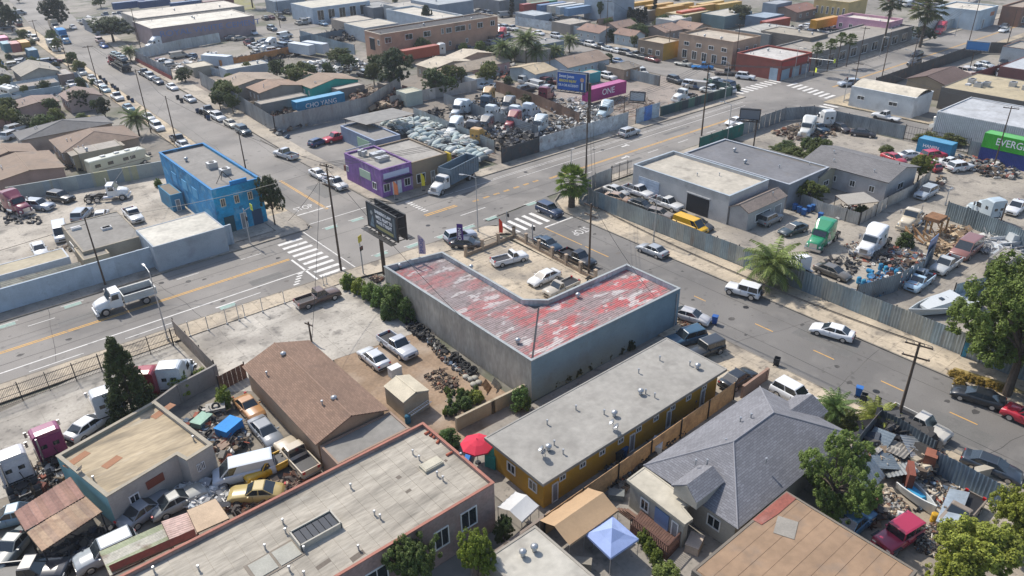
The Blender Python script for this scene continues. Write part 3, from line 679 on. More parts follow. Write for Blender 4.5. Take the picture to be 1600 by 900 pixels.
def text(body,size,color,parent,M,name='lettering',ext=.01,align='CENTER',m='print',xs=1.0,bold=0.0):
 c=bpy.data.curves.new(name,'FONT');c.body=body;c.size=size;c.extrude=ext;c.align_x=align;c.align_y='CENTER';c.offset=bold;c.resolution_u=3
 c.materials.append(MT[m]);t_=bpy.data.objects.new(name,c);me=bpy.data.meshes.new_from_object(t_);bpy.data.objects.remove(t_);bpy.data.curves.remove(c)
 o=bpy.data.objects.new(name,me);COL.objects.link(o)
 if parent:o.parent=parent
 o.matrix_local=M@Matrix.Diagonal((xs,1,1,1));o.color=color;return o
def wallM(p,yaw,off=0.0):
 """frame of a vertical surface: local x runs along yaw, local y up, z out of the wall (to the right of x... facing)"""
 ex=Vector((math.cos(yaw),math.sin(yaw),0));ey=Vector((0,0,1));ez=ex.cross(ey)
 p=Vector(p)+ez*off
 return Matrix(((ex.x,ey.x,ez.x,p.x),(ex.y,ey.y,ez.y,p.y),(ex.z,ey.z,ez.z,p.z),(0,0,0,1)))
def lamp(px,py,h,arm,yaw,label,m='galv',z=0.12,head=True,r=.09):
 p=g(px,py,z);root=thing('street_lamp',label,'street lamp',tuple(p),yaw)
 MB().tube((0,0,0),(0,0,.4),.16,.14,10).tube((0,0,.3),(0,0,h),r,r*.6,8).build('post',m,root)
 MB().path([(0,0,h-.1),(arm*.4,0,h+.15),(arm,0,h+.2)],.04,6).build('arm',m,root)
 if head:MB().box(arm+.25,0,h+.17,.7,.24,.12).box(arm+.3,0,h+.09,.45,.18,.06).build('lamp_head','galv',root)
 return root
def container(px,py,yaw,color,label,L=12.19,txt=None,tcol=(.8,.8,.8,1),ts=1.3,z=0.0,side=-1,h=2.6,n=None,group=None,tx=0,cx=None,name='shipping_container',xs=1.0,wheels=False):
 """container with corrugated sides; (px, py) = middle of its top"""
 p=cx if cx is not None else g(px,py,z+h);root=thing(name,label,'container' if name=='shipping_container' else 'trailer',(p.x,p.y,z),yaw,group)
 key=('cont',L,h)
 if key not in KC:
  S_=[];hw=1.22;n_=int(L/.28)
  for s in(-1,1):
   xs_=[-L/2+.12+(L-.24)*i/(2*n_)for i in range(2*n_+1)]
   m=MB().loft([[(x,s*(hw-.02-(.045 if(i//1)%2 else 0)),zz)for i,x in enumerate(xs_)]for zz in(.18,h-.12)],False,False);S_.append(('side_panel',m.mesh('side_panel','container')))
  m=MB()
  for x in(-L/2+.06,L/2-.06):
   for y in(-hw+.06,hw-.06):m.box(x,y,h/2,.14,.14,h)
  for y in(-hw+.05,hw-.05):m.box(0,y,.12,L,.12,.16);m.box(0,y,h-.07,L,.12,.14)
  for x in(-L/2+.06,L/2-.06):m.box(x,0,.12,.14,2*hw,.16);m.box(x,0,h-.07,.14,2*hw,.14)
  S_.append(('frame',m.mesh('frame','container')))
  S_.append(('roof',MB().box(0,0,h-.04,L-.1,2*hw-.1,.06).mesh('roof','container')))
  for s in(-1,1):
   m=MB().box(s*(L/2-.06),0,h/2,.06,2*hw-.2,h-.3)
   for y in(-.75,-.35,.35,.75):m.tube((s*(L/2-.01),y,.3),(s*(L/2-.01),y,h-.3),.03,.03,5)
   S_.append(('door_panel',m.mesh('door_panel','container')))
  KC[key]=S_
 c=hx(color)
 zz=1.15 if wheels else 0
 for nm,me in KC[key]:put(nm,me,root,c if nm!='roof' else tuple(min(1,v*.9+.08)for v in c[:3])+(1,),(0,0,zz))
 if wheels:
  for x in(-L/2+1.2,-L/2+2.5):
   for y in(-.95,.95):a=wheel_parts(x,y,.5,.5);o=put(a[0],a[1],root);put('rim',a[3][0][1],o)
  MB().box(L/2-2.5,-.7,.6,.12,.12,1.2).box(L/2-2.5,.7,.6,.12,.12,1.2).build('landing_leg','galv',root)
 if txt:
  Mx=wallM((tx*side*-1,side*1.245,h*.55+zz),0 if side<0 else math.pi)
  text(txt,ts,tcol,root,Mx,'lettering',.01,xs=xs,bold=.012)
 return root
def block(name,label,cat,px,py,sx,sy,sz,yaw,color,m='matte',z=0.0,group=None,taper=1.0,zc=None):
 """small simple object built of a shell with a lid/rim"""
 p=g(px,py,z+(sz/2 if zc is None else zc));root=thing(name,label,cat,(p.x,p.y,z),yaw,group)
 return root,p
def bin_(px,py,color,label,yaw=0,group=None,open_=True,tilt=0,z=.02):
 """wheeled rubbish bin"""
 p=g(px,py,z+.5);root=thing('wheelie_bin',label,'bin',(p.x,p.y,z),yaw,group);c=hx(color)
 MB().loft([[(-.24,-.24,.08),(.24,-.24,.08),(.24,.24,.08),(-.24,.24,.08)],[(-.31,-.31,1.0),(.31,-.31,1.0),(.31,.31,1.0),(-.31,.31,1.0)],[(-.27,-.27,1.0),(.27,-.27,1.0),(.27,.27,1.0),(-.27,.27,1.0)],[(-.22,-.22,.3),(.22,-.22,.3),(.22,.22,.3),(-.22,.22,.3)]]).build('bin_body','matte',root,c)
 if open_:MB().box(-.4,0,.72,.05,.62,.62).build('lid','matte',root,c)
 else:MB().box(0,0,1.05,.68,.68,.08).build('lid','matte',root,c)
 MB().tube((-.33,-.3,.12),(-.33,-.24,.12),.12,.12,10).build('wheel','rubber',root);MB().tube((-.33,.24,.12),(-.33,.3,.12),.12,.12,10).build('wheel','rubber',root)
 return root
# ---------------------------------------------------------------- scrap
def hz(bx,by,ty,z=0.0):
 d=g(bx,by,z)-Vector((0,0,CAMH));a,b,k=d.dot(CU),d.dot(CF),(450-ty)/FPX
 return(k*b-a)/(CU.z-k*CF.z)
def ppm(bx,by,z=0.0):return FPX/(g(bx,by,z)-Vector((0,0,CAMH))).dot(CF)
def TP(kind,bx,by,ty,wpx,label,color='#5d7a33',**k):
 return TR(kind,bx,by,hz(bx,by,ty),wpx/ppm(bx,by),label,color,**k)
def poly_in(P,x,y):
 c=False;n=len(P)
 for i in range(n):
  a,b=P[i],P[i-1]
  if(a.y>y)!=(b.y>y)and x<(b.x-a.x)*(y-a.y)/(b.y-a.y)+a.x:c=not c
 return c
def scatter(P,n,r):
 x0,x1=min(p.x for p in P),max(p.x for p in P);y0,y1=min(p.y for p in P),max(p.y for p in P);out=[];k=0
 while len(out)<n and k<n*30:
  k+=1;x,y=r.uniform(x0,x1),r.uniform(y0,y1)
  if poly_in(P,x,y):out.append((x,y))
 return out
PAL={'yard':['#8a7b6a','#b3a894','#6a5a4c','#4a4642','#c9c2b4','#7d5a48','#9a9690','#5f6870','#a08a70','#3a3836'],'mix':['#3b3a3c','#6d6963','#8d4a36','#a9a49b','#4c5f73','#c9c5bd','#5a4a3c','#2a2b2e','#7b6a55'],'dark':['#232326','#3a3a3d','#4a4744','#1c1c1e','#5a5650','#2e3540'],
       'rust':['#5a3a2a','#7a4c34','#6a5a4a','#3b302a','#8d7a64','#4a4440','#a08c74'],'white':['#d8d6d0','#b9b7b2','#e4e0d8','#8f8f90','#6c6d70','#c5c9c8'],
       'timber':['#a58a68','#8a6f50','#c0aa88','#6d5842','#d0c0a4'],'blue':['#2f6f9f','#3e4044','#86888a','#c8c6c0','#275f7d','#7b4a3a']}
def SCRAP(label,px,n,pal='mix',size=(.25,.9),hmax=1.2,z=0.02,seed=1,cat='scrap heap',kinds='bbtpsw',name='scrap_heap',W=None):
 """heap of odd parts nobody could count: boxes, drums, pipes, sheets, tyres of real geometry"""
 r=random.Random(seed);P=W or[g(x,y,z+hmax*.4).xy for x,y in px];by={}
 for x,y in scatter(P,n,r):
  c=r.choice(PAL[pal]);m=by.setdefault(c,MB());s=r.uniform(*size);zz=z+(noise.noise(Vector((x*.35,y*.35,seed)))*.5+.5)*hmax*r.uniform(.3,1);k=r.choice(kinds)
  Mx=Matrix.Translation((x,y,zz))@Matrix.Rotation(r.uniform(0,6.28),4,'Z')@Matrix.Rotation(r.gauss(0,.35),4,'X')@Matrix.Rotation(r.gauss(0,.35),4,'Y')
  if k=='b':m.box(0,0,0,s,s*r.uniform(.4,1),s*r.uniform(.25,.8),0,r.uniform(.7,1),Mx)
  elif k=='s':m.box(0,0,0,s*1.6,s*r.uniform(.6,1.2),.04,0,1,Mx)
  elif k=='p':a=Mx@Vector((-s*1.4,0,0));b=Mx@Vector((s*1.4,0,.1));m.tube(a,b,.05,.05,5)
  elif k=='t':a=Mx@Vector((0,0,-.12));b=Mx@Vector((0,0,.12));m.tube(a,b,s*.55,s*.55,9)
  elif k=='w':
   n0=len(m.v);m.box(0,0,0,s*1.5,s*.9,s*.35,0,.6,Mx)
 root=thing(name,label,cat);root['kind']='stuff'
 for c,m in by.items():o=m.build('scrap_piece','litter',root,hx(c),kind='stuff')
 return root
def ITEMS(name,cat,label,spots,fn,group,z=0.02):
 for i,(x,y)in enumerate(spots):fn(name,cat,label,x,y,group,i)
def flat_poly(name,W,z,m,color=None,kind='structure',parent=None):
 P=W
 if sum(P[i][0]*P[(i+1)%len(P)][1]-P[(i+1)%len(P)][0]*P[i][1]for i in range(len(P)))<0:P=P[::-1]
 return MB().poly([(p[0],p[1],z)for p in P]).build(name,m,parent,color,kind=kind)
def clip(poly,x0,x1,y0,y1):
 for ax,lim,sg in((0,x0,1),(0,x1,-1),(1,y0,1),(1,y1,-1)):
  out=[]
  for i in range(len(poly)):
   a,b=poly[i-1],poly[i];ia,ib=(a[ax]-lim)*sg>=0,(b[ax]-lim)*sg>=0
   if ia!=ib:
    t=(lim-a[ax])/(b[ax]-a[ax]);out.append((a[0]+(b[0]-a[0])*t,a[1]+(b[1]-a[1])*t))
   if ib:out.append(b)
  poly=out
  if len(poly)<3:return[]
 return poly
def slabs(name,W,z,size,color,m='slab',jit=.06,th=.12,seed=1,gap=.012,piece='paving_slab',kind='structure',sizey=None):
 """a paved area: slabs side by side with open joints, each an object, laid on a darker bed"""
 W=[tuple(p)for p in W];r=random.Random(seed);root=flat_poly(name,W,z-.02,'slab',tuple(c*.55 for c in hx(color)[:3])+(1,));root['kind']=kind;c0=hx(color);sy=sizey or size
 x0,x1=min(p[0]for p in W),max(p[0]for p in W);y0,y1=min(p[1]for p in W),max(p[1]for p in W);n=0
 for i in range(int((x1-x0)/size)+1):
  for j in range(int((y1-y0)/sy)+1):
   q=clip(W,x0+i*size+gap,x0+(i+1)*size-gap,y0+j*sy+gap,y0+(j+1)*sy-gap)
   if len(q)<3:continue
   a=abs(sum(q[k][0]*q[(k+1)%len(q)][1]-q[(k+1)%len(q)][0]*q[k][1]for k in range(len(q))))/2
   if a<.08:continue
   k=1+r.uniform(-jit,jit);MB().prism(q,z-.015-(.1 if th>.1 else 0),z+r.uniform(-.003,.003)).build(piece,m,root,(c0[0]*k,c0[1]*k,c0[2]*k,1));n+=1
 return root
# ================================================================= THE SETTING
flat_poly('ground',[(-500,-500),(1500,-500),(1500,1500),(-500,1500)],-.10,'ground')
def lot(name,px,color='#b9ae9d',z=-.02,m='slab'):return flat_poly(name,[g(x,y).xy for x,y in px],z,m,hx(color,.72))
V2=lambda*a:[Vector(p)for p in a]
flat_poly('main_road',[(-120,87.6),(0,87.6),(40,85.9),(66,85.2),(66,86.5),(80,87.4),(700,87.4),(700,102),(-120,102.6)],0.0,'asphalt')
flat_poly('side_street_north',[(44.9,102.2),(57.3,102.2),(57.6,135),(59.5,200),(60.5,256),(67,328),(76,420),(60,430),(52,340),(49.2,256),(46.6,150),(44.9,111)],.004,'asphalt')
flat_poly('side_street_south',[(65.5,-80),(76.8,-80),(77.2,50),(77.4,80),(80,87.5),(64,85.4),(66.8,82),(65.6,60)],.004,'old_asphalt')
flat_poly('cross_street',[(152.6,30),(164.6,30),(164.4,87.6),(152.6,87.6)],.004,'asphalt')
flat_poly('cross_street_north',[(157.2,101.9),(175.4,101.9),(175.8,190),(178,330),(166,330),(163,190)],.004,'asphalt')
flat_poly('far_avenue',[(100,262),(600,262),(600,276),(100,276)],-.03,'asphalt')
# pavements: real slabs with open joints where they show, kerb as a step
SW='#c2b39c'
slabs('pavement_south_of_main_road',[(-8,87.55),(19,86.7),(40,85.85),(57,85.1),(64.8,84.6),(64.8,81.6),(40,83.1),(18,83.4),(-8,83.6)],.13,1.8,SW,sizey=2.2,seed=2)
slabs('pavement_west_of_side_street',[(60.6,47),(60.6,8),(65.2,8),(65.3,47)],.13,1.6,SW,seed=3)
slabs('pavement_beside_corner_lot',[(63.6,47),(65.3,47),(66.4,79),(64.8,79)],.13,1.7,SW,sizey=3,seed=4)
slabs('pavement_east_of_side_street',[(77,5),(82,5),(82.4,80.5),(84,85.5),(79.6,84.6),(77.5,80.5)],.13,1.65,SW,seed=5,sizey=1.9)
slabs('pavement_north_of_main_road',[(-8,102.5),(44,102.3),(45,105),(44.8,111),(40,111),(40,105),(-8,105)],.13,2.5,'#a9a093',seed=6)
slabs('pavement_by_purple_building',[(57.3,134),(57.4,107),(59.5,102.2),(118,102.0),(156,101.5),(156,105),(118,104.6),(61,105.2),(61,134)],.13,2.9,'#b5aa99',seed=8)
slabs('pavement_south_of_main_road_east',[(84,86.9),(152,86.9),(152,84.9),(84,84.9)],.13,2.4,'#b5aa99',seed=9)
flat_poly('kerb_strip',[(57.6,134),(61,134),(64,200),(66,256),(72,328),(68,328),(61,256),(59.9,200)],.12,'slab',hx('#b5aa99',.8))
MB().prism([(165,84.38),(169,84.38),(169,30),(165,30)],0,.12).build('pavement_east_of_cross_street','slab',None,hx('#b5a58a',.85),kind='structure')
MB().prism([(164.8,86.8),(600,86.8),(600,84.4),(164.8,84.4)],0,.12).build('pavement_far_south','slab',None,hx('#b5a58a',.85),kind='structure')
MB().prism([(176,102.4),(600,102.4),(600,105.6),(179,105.6),(180,260),(176.4,190)],0,.12).build('pavement_far_north','slab',None,hx('#b0a594',.85),kind='structure')
MB().prism([(40.5,111),(44.8,111),(46.4,150),(49,256),(51.5,340),(47,340),(45,256),(42.5,150)],0,.12).build('pavement_west_of_north_street','slab',None,hx('#c0ae92',.85),kind='structure')
# kerbs as long narrow stones (darker line)
def kerb(name,pts,col='#8d867b'):
 for i,(a,b)in enumerate(zip(pts,pts[1:])):
  a,b=Vector(a),Vector(b);d=(b-a).normalized();n=Vector((-d.y,d.x))*.09;L=(b-a).length;k=max(1,int(L/3.2))
  for j in range(k):
   p,q=a.lerp(b,j/k)+d*.015,a.lerp(b,(j+1)/k)-d*.015
   MB().prism([p-n,q-n,q+n,p+n],-.02,.145).build('kerb_stone','slab',KR[name]if name in KR else KR.setdefault(name,put('kerb_'+name,None,kind='structure')),hx(col))
KR={}
kerb('south',[(-8,87.65),(19,86.8),(40,85.95),(57,85.2),(64.6,84.7),(66.2,83.9),(66.7,82.3),(66.5,79),(65.4,47),(65.3,8)])
kerb('east',[(76.9,5),(77.4,80.5),(78,83),(79.4,84.9),(82,86.6),(88,87),(152,87)])
kerb('north',[(-8,102.4),(43.6,102.3),(44.7,103.4),(45,106),(44.9,111),(46.5,150)])
kerb('purple',[(57.4,150),(57.2,106),(57.9,103.4),(59.4,102.1),(118,101.9),(156,101.5)])
# markings, each a thin sheet over the asphalt
RM=put('road_marking',None,kind='structure')
def mark(x0,y0,x1,y1,c='w',z=.012,yaw=None):
 MB().poly([(x0,y0,z),(x1,y0,z),(x1,y1,z),(x0,y1,z)]).build('stripe','roadpaint',RM,{'w':(.62,.60,.56,1),'y':(.62,.34,.07,1),'g':(.25,.345,.30,1),'r':(.35,.09,.07,1),'d':(.13,.125,.115,1)}[c])
def dline(x0,x1,y,w=.12,gap=.14,c='y'):mark(x0,y-gap-w/2,x1,y-gap+w/2,c);mark(x0,y+gap-w/2,x1,y+gap+w/2,c)
dline(-60,37.2,94.6,.16,.17);dline(60.3,66.5,94.5,.2,.26)
x=69.5
while x<84:dline(x,x+1.2,94.0,.14,.14);x+=2.2
dline(86,150,93.3,.16,.17);dline(179,520,92.6,.16,.18)
mark(-60,89.75,38.2,89.95);mark(82,97.4,150,97.52)
for xx in np.arange(-40,34,9):mark(xx,99.1,xx+3,99.22)
for a,b in((64.5,69.5),(88,94),(100,103),(109,112),(118,121),(127,130)):mark(a,90.6,b,90.75)
mark(78.5,99.9,152,100.0);mark(67,99.4,152,99.5)
flat_poly('road_shoulder',[(150,88),(600,88),(600,84),(150,84)],-.012,'asphalt');flat_poly('road_shoulder',[(150,101),(600,101),(600,106),(150,106)],-.012,'asphalt')
# crosswalks
for i in range(9):mark(38.0,86.6+i*1.62,41.8,87.3+i*1.62)
mark(37.2,86.3,37.5,94.2);mark(42.9,86.0,43.05,101.8)
for i in range(7):mark(66.9+i*1.5,79.6,67.6+i*1.5,84.0)
for i in range(8):mark(61.0,95.8+i*.0+i*.75,61.9,96.1+i*.75)
for i in range(8):mark(168.2+i*.55,88.0+i*1.75,172.4+i*.55,88.8+i*1.75)
for i in range(9):mark(158.0+i*1.95,103.8,158.9+i*1.95,107.2)
for i in range(6):mark(153.6+i*1.9,82.5,154.4+i*1.9,86.0)
mark(45.2,108.2,51.2,108.5);mark(45.0,103.8,57.2,103.95);mark(71.3,78.2,77.2,78.5)
def vline(x,y0,y1,w=.14,c='y'):mark(x-w/2,y0,x+w/2,y1,c)
vline(49.9,107.5,125);vline(50.2,107.5,125)
for a,b in((78.1,70.2),(69.5,64.9),(58,55),(50,48.2),(41,38.6),(33.4,30.9),(25.6,23.2),(18.6,16.0),(10,8)):vline(71.15,b,a,.13)
for xx,yy in((2,101.2),(9.5,101.2),(24.4,87.5),(46.8,87.3),(51.8,86.6),(57.0,86.3),(61.8,86.3),(66.5,86.6),(75,86.8),(46,100.6),(50.5,100.5)):mark(xx,yy-.45,xx+2.0,yy+.35,'g',.010);mark(xx-.3,yy+.38,xx+2.4,yy+.5)
# driveway aprons drawn by pale kerb lines
for a,b in((3,8.6),(13.2,18.8),(24,30)):mark(a,88.0,b,88.14)
# STOP / lane legends painted on the asphalt
def legend(s,x,y,yaw,size=2.0,st=1.6):
 M=Matrix.Translation((x,y,.013))@Matrix.Rotation(yaw,4,'Z')@Matrix.Diagonal((1,st,1,1));text(s,size,(.55,.53,.5,1),RM,M,'painted_word',.0,m='roadpaint')
legend('STOP',47.4,110.6,0,1.35,1.7);legend('STOP',74.4,73.8,math.pi,1.35,1.8)
for xx,yy in((103,91.7),(108,96.3)):mark(xx,yy,xx+1.6,yy+.4);mark(xx+1.4,yy-.3,xx+1.9,yy+.7)
for i in range(5):mark(34.2+i*.45,86.9+i*.62,35.0+i*.45,87.2+i*.62)
# darker repair patches and manholes in the asphalt
for x0,y0,x1,y1 in((8,96.5,14,97.8),(30,90.4,34.5,92),(70,96,76,98),(98,89.3,106,90.2),(120,95.5,127,96.4),(47,120,49,128),(52,112,55,119),(66.6,52,69.5,60),(72.5,30,75.5,37),(67.5,14,70.5,20),(200,95,214,96)):mark(x0,y0,x1,y1,'d',.008)
def manhole(x,y):
 MB().tube((x,y,.0),(x,y,.02),.36,.36,14).build('manhole_cover','black_metal',RM)
for x,y in((24,97.6),(52.5,96.6),(58.5,91),(71,60),(104,97.8),(73.6,44),(69,25),(50,140),(85,98.6)):manhole(x,y)
# yards and lots
slabs('corner_forecourt',[g(x,y).xy for x,y in((273,518),(533,432),(600,470),(650,520),(525,561),(418,612),(350,612))],.03,4.4,'#bcb5a9',seed=11,th=.05,jit=.05)
lot('dirt_yard',[(520,560),(650,515),(828,640),(790,690),(700,700),(600,690)],m='dirt',z=.01)
slabs('truck_yard_left',[g(x,y).xy for x,y in((-60,672),(262,524),(340,600),(230,650),(60,760),(-60,800))],.03,4.2,'#b5aea2',seed=12,th=.05)
slabs('corner_shop_lot',[(48.6,82),(64.3,81.4),(64.6,54.5),(48.9,54.5)],.06,4.0,'#c4b59e',seed=13,th=.05)
flat_poly('corner_apron',[(41.5,85.6),(41.5,83),(46.5,82),(64.8,81),(66,80),(66.5,83),(64.8,84.6),(57,85.1)],.137,'slab',hx('#c2b49f',.8))
slabs('fenced_yard',[(82.6,82),(82.6,5),(150,5),(150,82)],.03,5.0,'#a9a092',seed=14,th=.05,jit=.05)
flat_poly('container_yard',[(150.8,88),(150.8,30),(128,30),(128,88)],-.015,'slab',hx('#a9a092',.8))
slabs('blue_building_yard',[(-30,105.4),(40,105.4),(40,150),(-30,150)],.03,5.0,'#b9b0a2',seed=15,th=.05)
flat_poly('red_pickup_lot',[(61.2,152),(61.2,122),(84,122),(84,152)],.01,'asphalt')
flat_poly('gravel_lot',[(124,105.5),(156,105.2),(160,152),(124,150)],.012,'slab',hx('#9c9085',.8))
flat_poly('truck_scrapyard',[(84,105),(124,105),(126,175),(84,175)],.01,'slab',hx('#8e8478',.75))
flat_poly('scrap_yard_ground',[(61,152),(84,152),(84,260),(62,260)],.01,'slab',hx('#8f8377',.75))
slabs('driveway_strip',[(56.5,46.5),(60.6,46.5),(60.6,8),(56.5,8)],.05,2.6,'#cbbfab',seed=16,th=.05)
flat_poly('passage',[(30,47),(60,47),(60,10),(30,10)],.012,'slab',hx('#9d968c',.8))
flat_poly('junk_yard_ground',[(50,24),(66,24),(66,-10),(46,-10)],.016,'slab',hx('#a69a88',.8))
flat_poly('left_junk_yard',[(8,83),(24,83),(28,60),(8,50),(-20,50),(-20,83)],.008,'slab',hx('#8e8577',.8))
# crack sealing and seams wandering over the asphalt
def crack(name,a,b,w=.07,wob=.35,seed=1):
 r=random.Random(seed);a,b=Vector(a),Vector(b);L=(b-a).length;n=max(4,int(L/1.6));d=(b-a)/L;q=Vector((-d.y,d.x));o=0;m=MB();pts=[]
 for i in range(n+1):o=o*.85+r.uniform(-wob,wob)*.4;pts.append(a.lerp(b,i/n)+q*o)
 m.loft([[(p.x-q.x*w/2,p.y-q.y*w/2,.009),(p.x+q.x*w/2,p.y+q.y*w/2,.009)]for p in pts],False,False).build(name,'slab',RM,(.035,.033,.032,1))
for i,(a,b)in enumerate((((-8,97.2),(150,97.9)),((-8,91.6),(36,91.5)),((62,91.9),(150,91.4)),((-8,100.4),(40,100.6)),((68.5,80),(68.2,5)),((74.2,77),(74,5)),((65.8,40),(76.6,37)),((65.6,28),(76.6,29)),((65.6,60),(76.9,58)),((65.6,14),(76.6,12)),((47.3,106),(53,300)),((54.6,106),(59,300)),((45,128),(57.3,131)),((46,160),(58,157)),((90,102),(92,87.5)),((108,102),(107,87.5)),((129,102),(131,87.5)),((20,102),(22,87)),((8,102.4),(6,88)),((66,98),(80,90)))):crack('crack_seal',a,b,.07 if i<6 else .05,.12 if i<6 else .5,i)
r=random.Random(12)
for i in range(70):
 x,y=(r.uniform(-5,150),r.choice((89,92.3,96.3,99.4))+r.uniform(-.5,.5))if i<40 else(r.choice((68,70,73,75))+r.uniform(-.5,.5),r.uniform(5,76));R_=r.uniform(.12,.45);MB().poly([(x+R_*r.uniform(.6,1.5)*math.cos(a*.785),y+R_*r.uniform(.6,1)*math.sin(a*.785),.007)for a in range(8)]).build('oil_spot','slab',RM,(.05,.047,.045,1))
# ================================================================= BUILDINGS NEAR THE CORNER
def RC(x,y,left):
 t=max(0,min(1,noise.noise(Vector((x*.13,y*.2,3.3)))*.5+(.42 if left else .02)));a,b=Vector((.47,.13,.125)),Vector((.30,.265,.25));c=a.lerp(b,t)*random.uniform(.9,1.1);return(*c,1)
def L_building():
 h=5.0;C=[(605,415),(691,394),(818,468),(858,470),(975,415),(1062,447),(820,558)]
 P=[g(x,y,h).xy for x,y in C]
 P[6]=Vector((41.2,47.2));P[5]=Vector((63.9,46.9));P[4]=Vector((63.9,P[4].y));P[3].y=P[4].y;P[0].x=41.2
 root,_=FB('concrete L-shaped building with a worn red sheet roof on the street corner',None,h,'#a79f93',roof='#77706a',par=.75,P=P,wm='agedwall',cope='#a3a8a9',t=.2,
                 cols={5:('#7d96a4','stucco'),6:('#aca498','agedwall'),0:'#bcc0c2',1:'#bfc3c6',2:'#c4c8ca',3:'#bfc3c6',4:'#b8bcc0'},name='corner_workshop')  # shaded long wall tinted cool blue, its shade put into the colour
 I=offset_poly(P,.26);z=h-.62;r=random.Random(2);poly=[tuple(p)for p in I]
 vx=I[6];
 def sheets(x0,x1,y0,y1,sx,sy,z):
  ny=int(round((y1-y0)/sy));nx=int(round((x1-x0)/sx));sx=(x1-x0)/nx;sy=(y1-y0)/ny
  for i in range(nx):
   for j in range(ny):
    a,b,c,d=x0+i*sx,x0+(i+1)*sx,y0+j*sy,y0+(j+1)*sy
    q=clip(poly,a,b+.04,c,d)
    if len(q)<3:continue
    full=len(q)==4 and all(min(abs(p[0]-a),abs(p[0]-b-.04))<.02 and min(abs(p[1]-c),abs(p[1]-d))<.02 for p in q)
    m=MB();n=3;cs=[]
    for k in range(2*n+1):cs.append((c+(d-c)*k/(2*n),(0.0 if k%2 else .07)))
    u0,u1=min(p[0]for p in q),max(p[0]for p in q);v0,v1=min(p[1]for p in q),max(p[1]for p in q)
    zz=z+.012*((i+j)%2)+r.uniform(0,.008)
    def xr(y):
     xs=[]
     for e in range(len(q)):
      s,t=q[e-1],q[e]
      if(s[1]-y)*(t[1]-y)<=0 and abs(s[1]-t[1])>1e-6:xs.append(s[0]+(t[0]-s[0])*(y-s[1])/(t[1]-s[1]))
     return(min(xs),max(xs))if xs else None
    rows=[]
    for y,dz in cs:
     y2=min(max(y,v0+.001),v1-.001);e=xr(y2)
     if e:rows.append([(e[0],y2,zz+dz),(e[1],y2,zz+dz)])
    if len(rows)>1:m.loft(rows,False,False).build('roof_sheet','redsheet',root,RC(x0+(i+.5)*sx,y0+(j+.5)*sy,x1<xm+.2))
 xm=P[2].x
 sheets(I[6].x,xm+.1,I[6].y,I[1].y+.6,2.6,.98,z);sheets(xm+.1,I[5].x,I[6].y,I[4].y+.3,2.9,.98,z+.006)
 a,b=I[6],Vector((xm+.6,P[3].y));d=(b-a).normalized();n=Vector((-d.y,d.x))*.08
 MB().prism([a-n,b-n,b+n,a+n],z+.05,z+.11).build('valley_flashing','black_metal',root)
 for x,y in((809,533),(625,416),(903,462),(736,418)):
  p=g(x,y,z+.3);MB().tube((p.x,p.y,z),(p.x,p.y,z+.35),.2,.2,10).lathe([(.2,.3),(.3,.4),(.3,.55),(.1,.7)],(p.x,p.y,z),10).build('roof_turbine','galv',root,smooth=True)
 MB().tube((63.3,46.8,0),(63.3,46.8,4.6),.06,.06,7).build('drain_pipe','galv',root)
 return root,P
LR,LP=L_building()
def slab_roof(label,P,h,wall,roof,over=.55,wins=(),rm='roofing',name='low_apartment_building',bits=(),tilt=0):
 root=thing(name,label,'building');I=offset_poly(P,over);rc=hx(roof)
 for i in range(len(P)):
  J=offset_poly(I,.2);j=(i+1)%len(P);MB().prism([I[i],I[j],J[j],J[i]],-.05,h-.28).build('wall','stucco',root,hx(wall))
 MB().prism(P,h-.27,h-.06).build('roof_edge','matte',root,tuple(c*.7 for c in rc[:3])+(1,))
 MB().poly([(p.x,p.y,h)for p in P]).build('roof',rm,root,rc)
 E_=offset_poly(P,.16);m=MB()
 for i in range(len(P)):j=(i+1)%len(P);m.prism([P[i],P[j],E_[j],E_[i]],h-.058,h+.045)
 m.build('gravel_stop','matte',root,tuple(c*.9 for c in rc[:3])+(1,));put_windows(root,I,wins);return root
def pipes(root,spots,z,kind='v'):
 for x,y in spots:
  p=g(x,y,z+.25)
  if kind=='v':MB().tube((p.x,p.y,z),(p.x,p.y,z+.5),.07,.07,7).tube((p.x,p.y,z+.46),(p.x,p.y,z+.56),.12,.09,7).build('vent_pipe','galv',root)
  elif k_ok(kind):MB().tube((p.x,p.y,z),(p.x,p.y,z+.3),.18,.18,10).lathe([(.18,.3),(.3,.4),(.3,.55),(.05,.68)],(p.x,p.y,z),10).build('roof_turbine','galv',root,smooth=True)
def k_ok(k):return True
def dish(root,x,y,z,yaw=2.2,r=.34):
 p=g(x,y,z+.4);o=MB().tube((p.x,p.y,z),(p.x,p.y,z+.6),.03,.03,6).build('dish_mast','galv',root)
 d=Vector((math.cos(yaw)*.75,math.sin(yaw)*.75,.66)).normalized();a=d.orthogonal().normalized();b=d.cross(a);c=Vector((p.x,p.y,z+.7));m=MB()
 m.loft([[c+d*(.0+.22*(q*q))+(a*math.cos(t*.5236)+b*math.sin(t*.5236))*r*q for t in range(12)]for q in(.05,.5,1.0)],True,False)
 m.tube(c,c+d*.5,.015,.015,4);m.build('satellite_dish','galv',o,smooth=True)
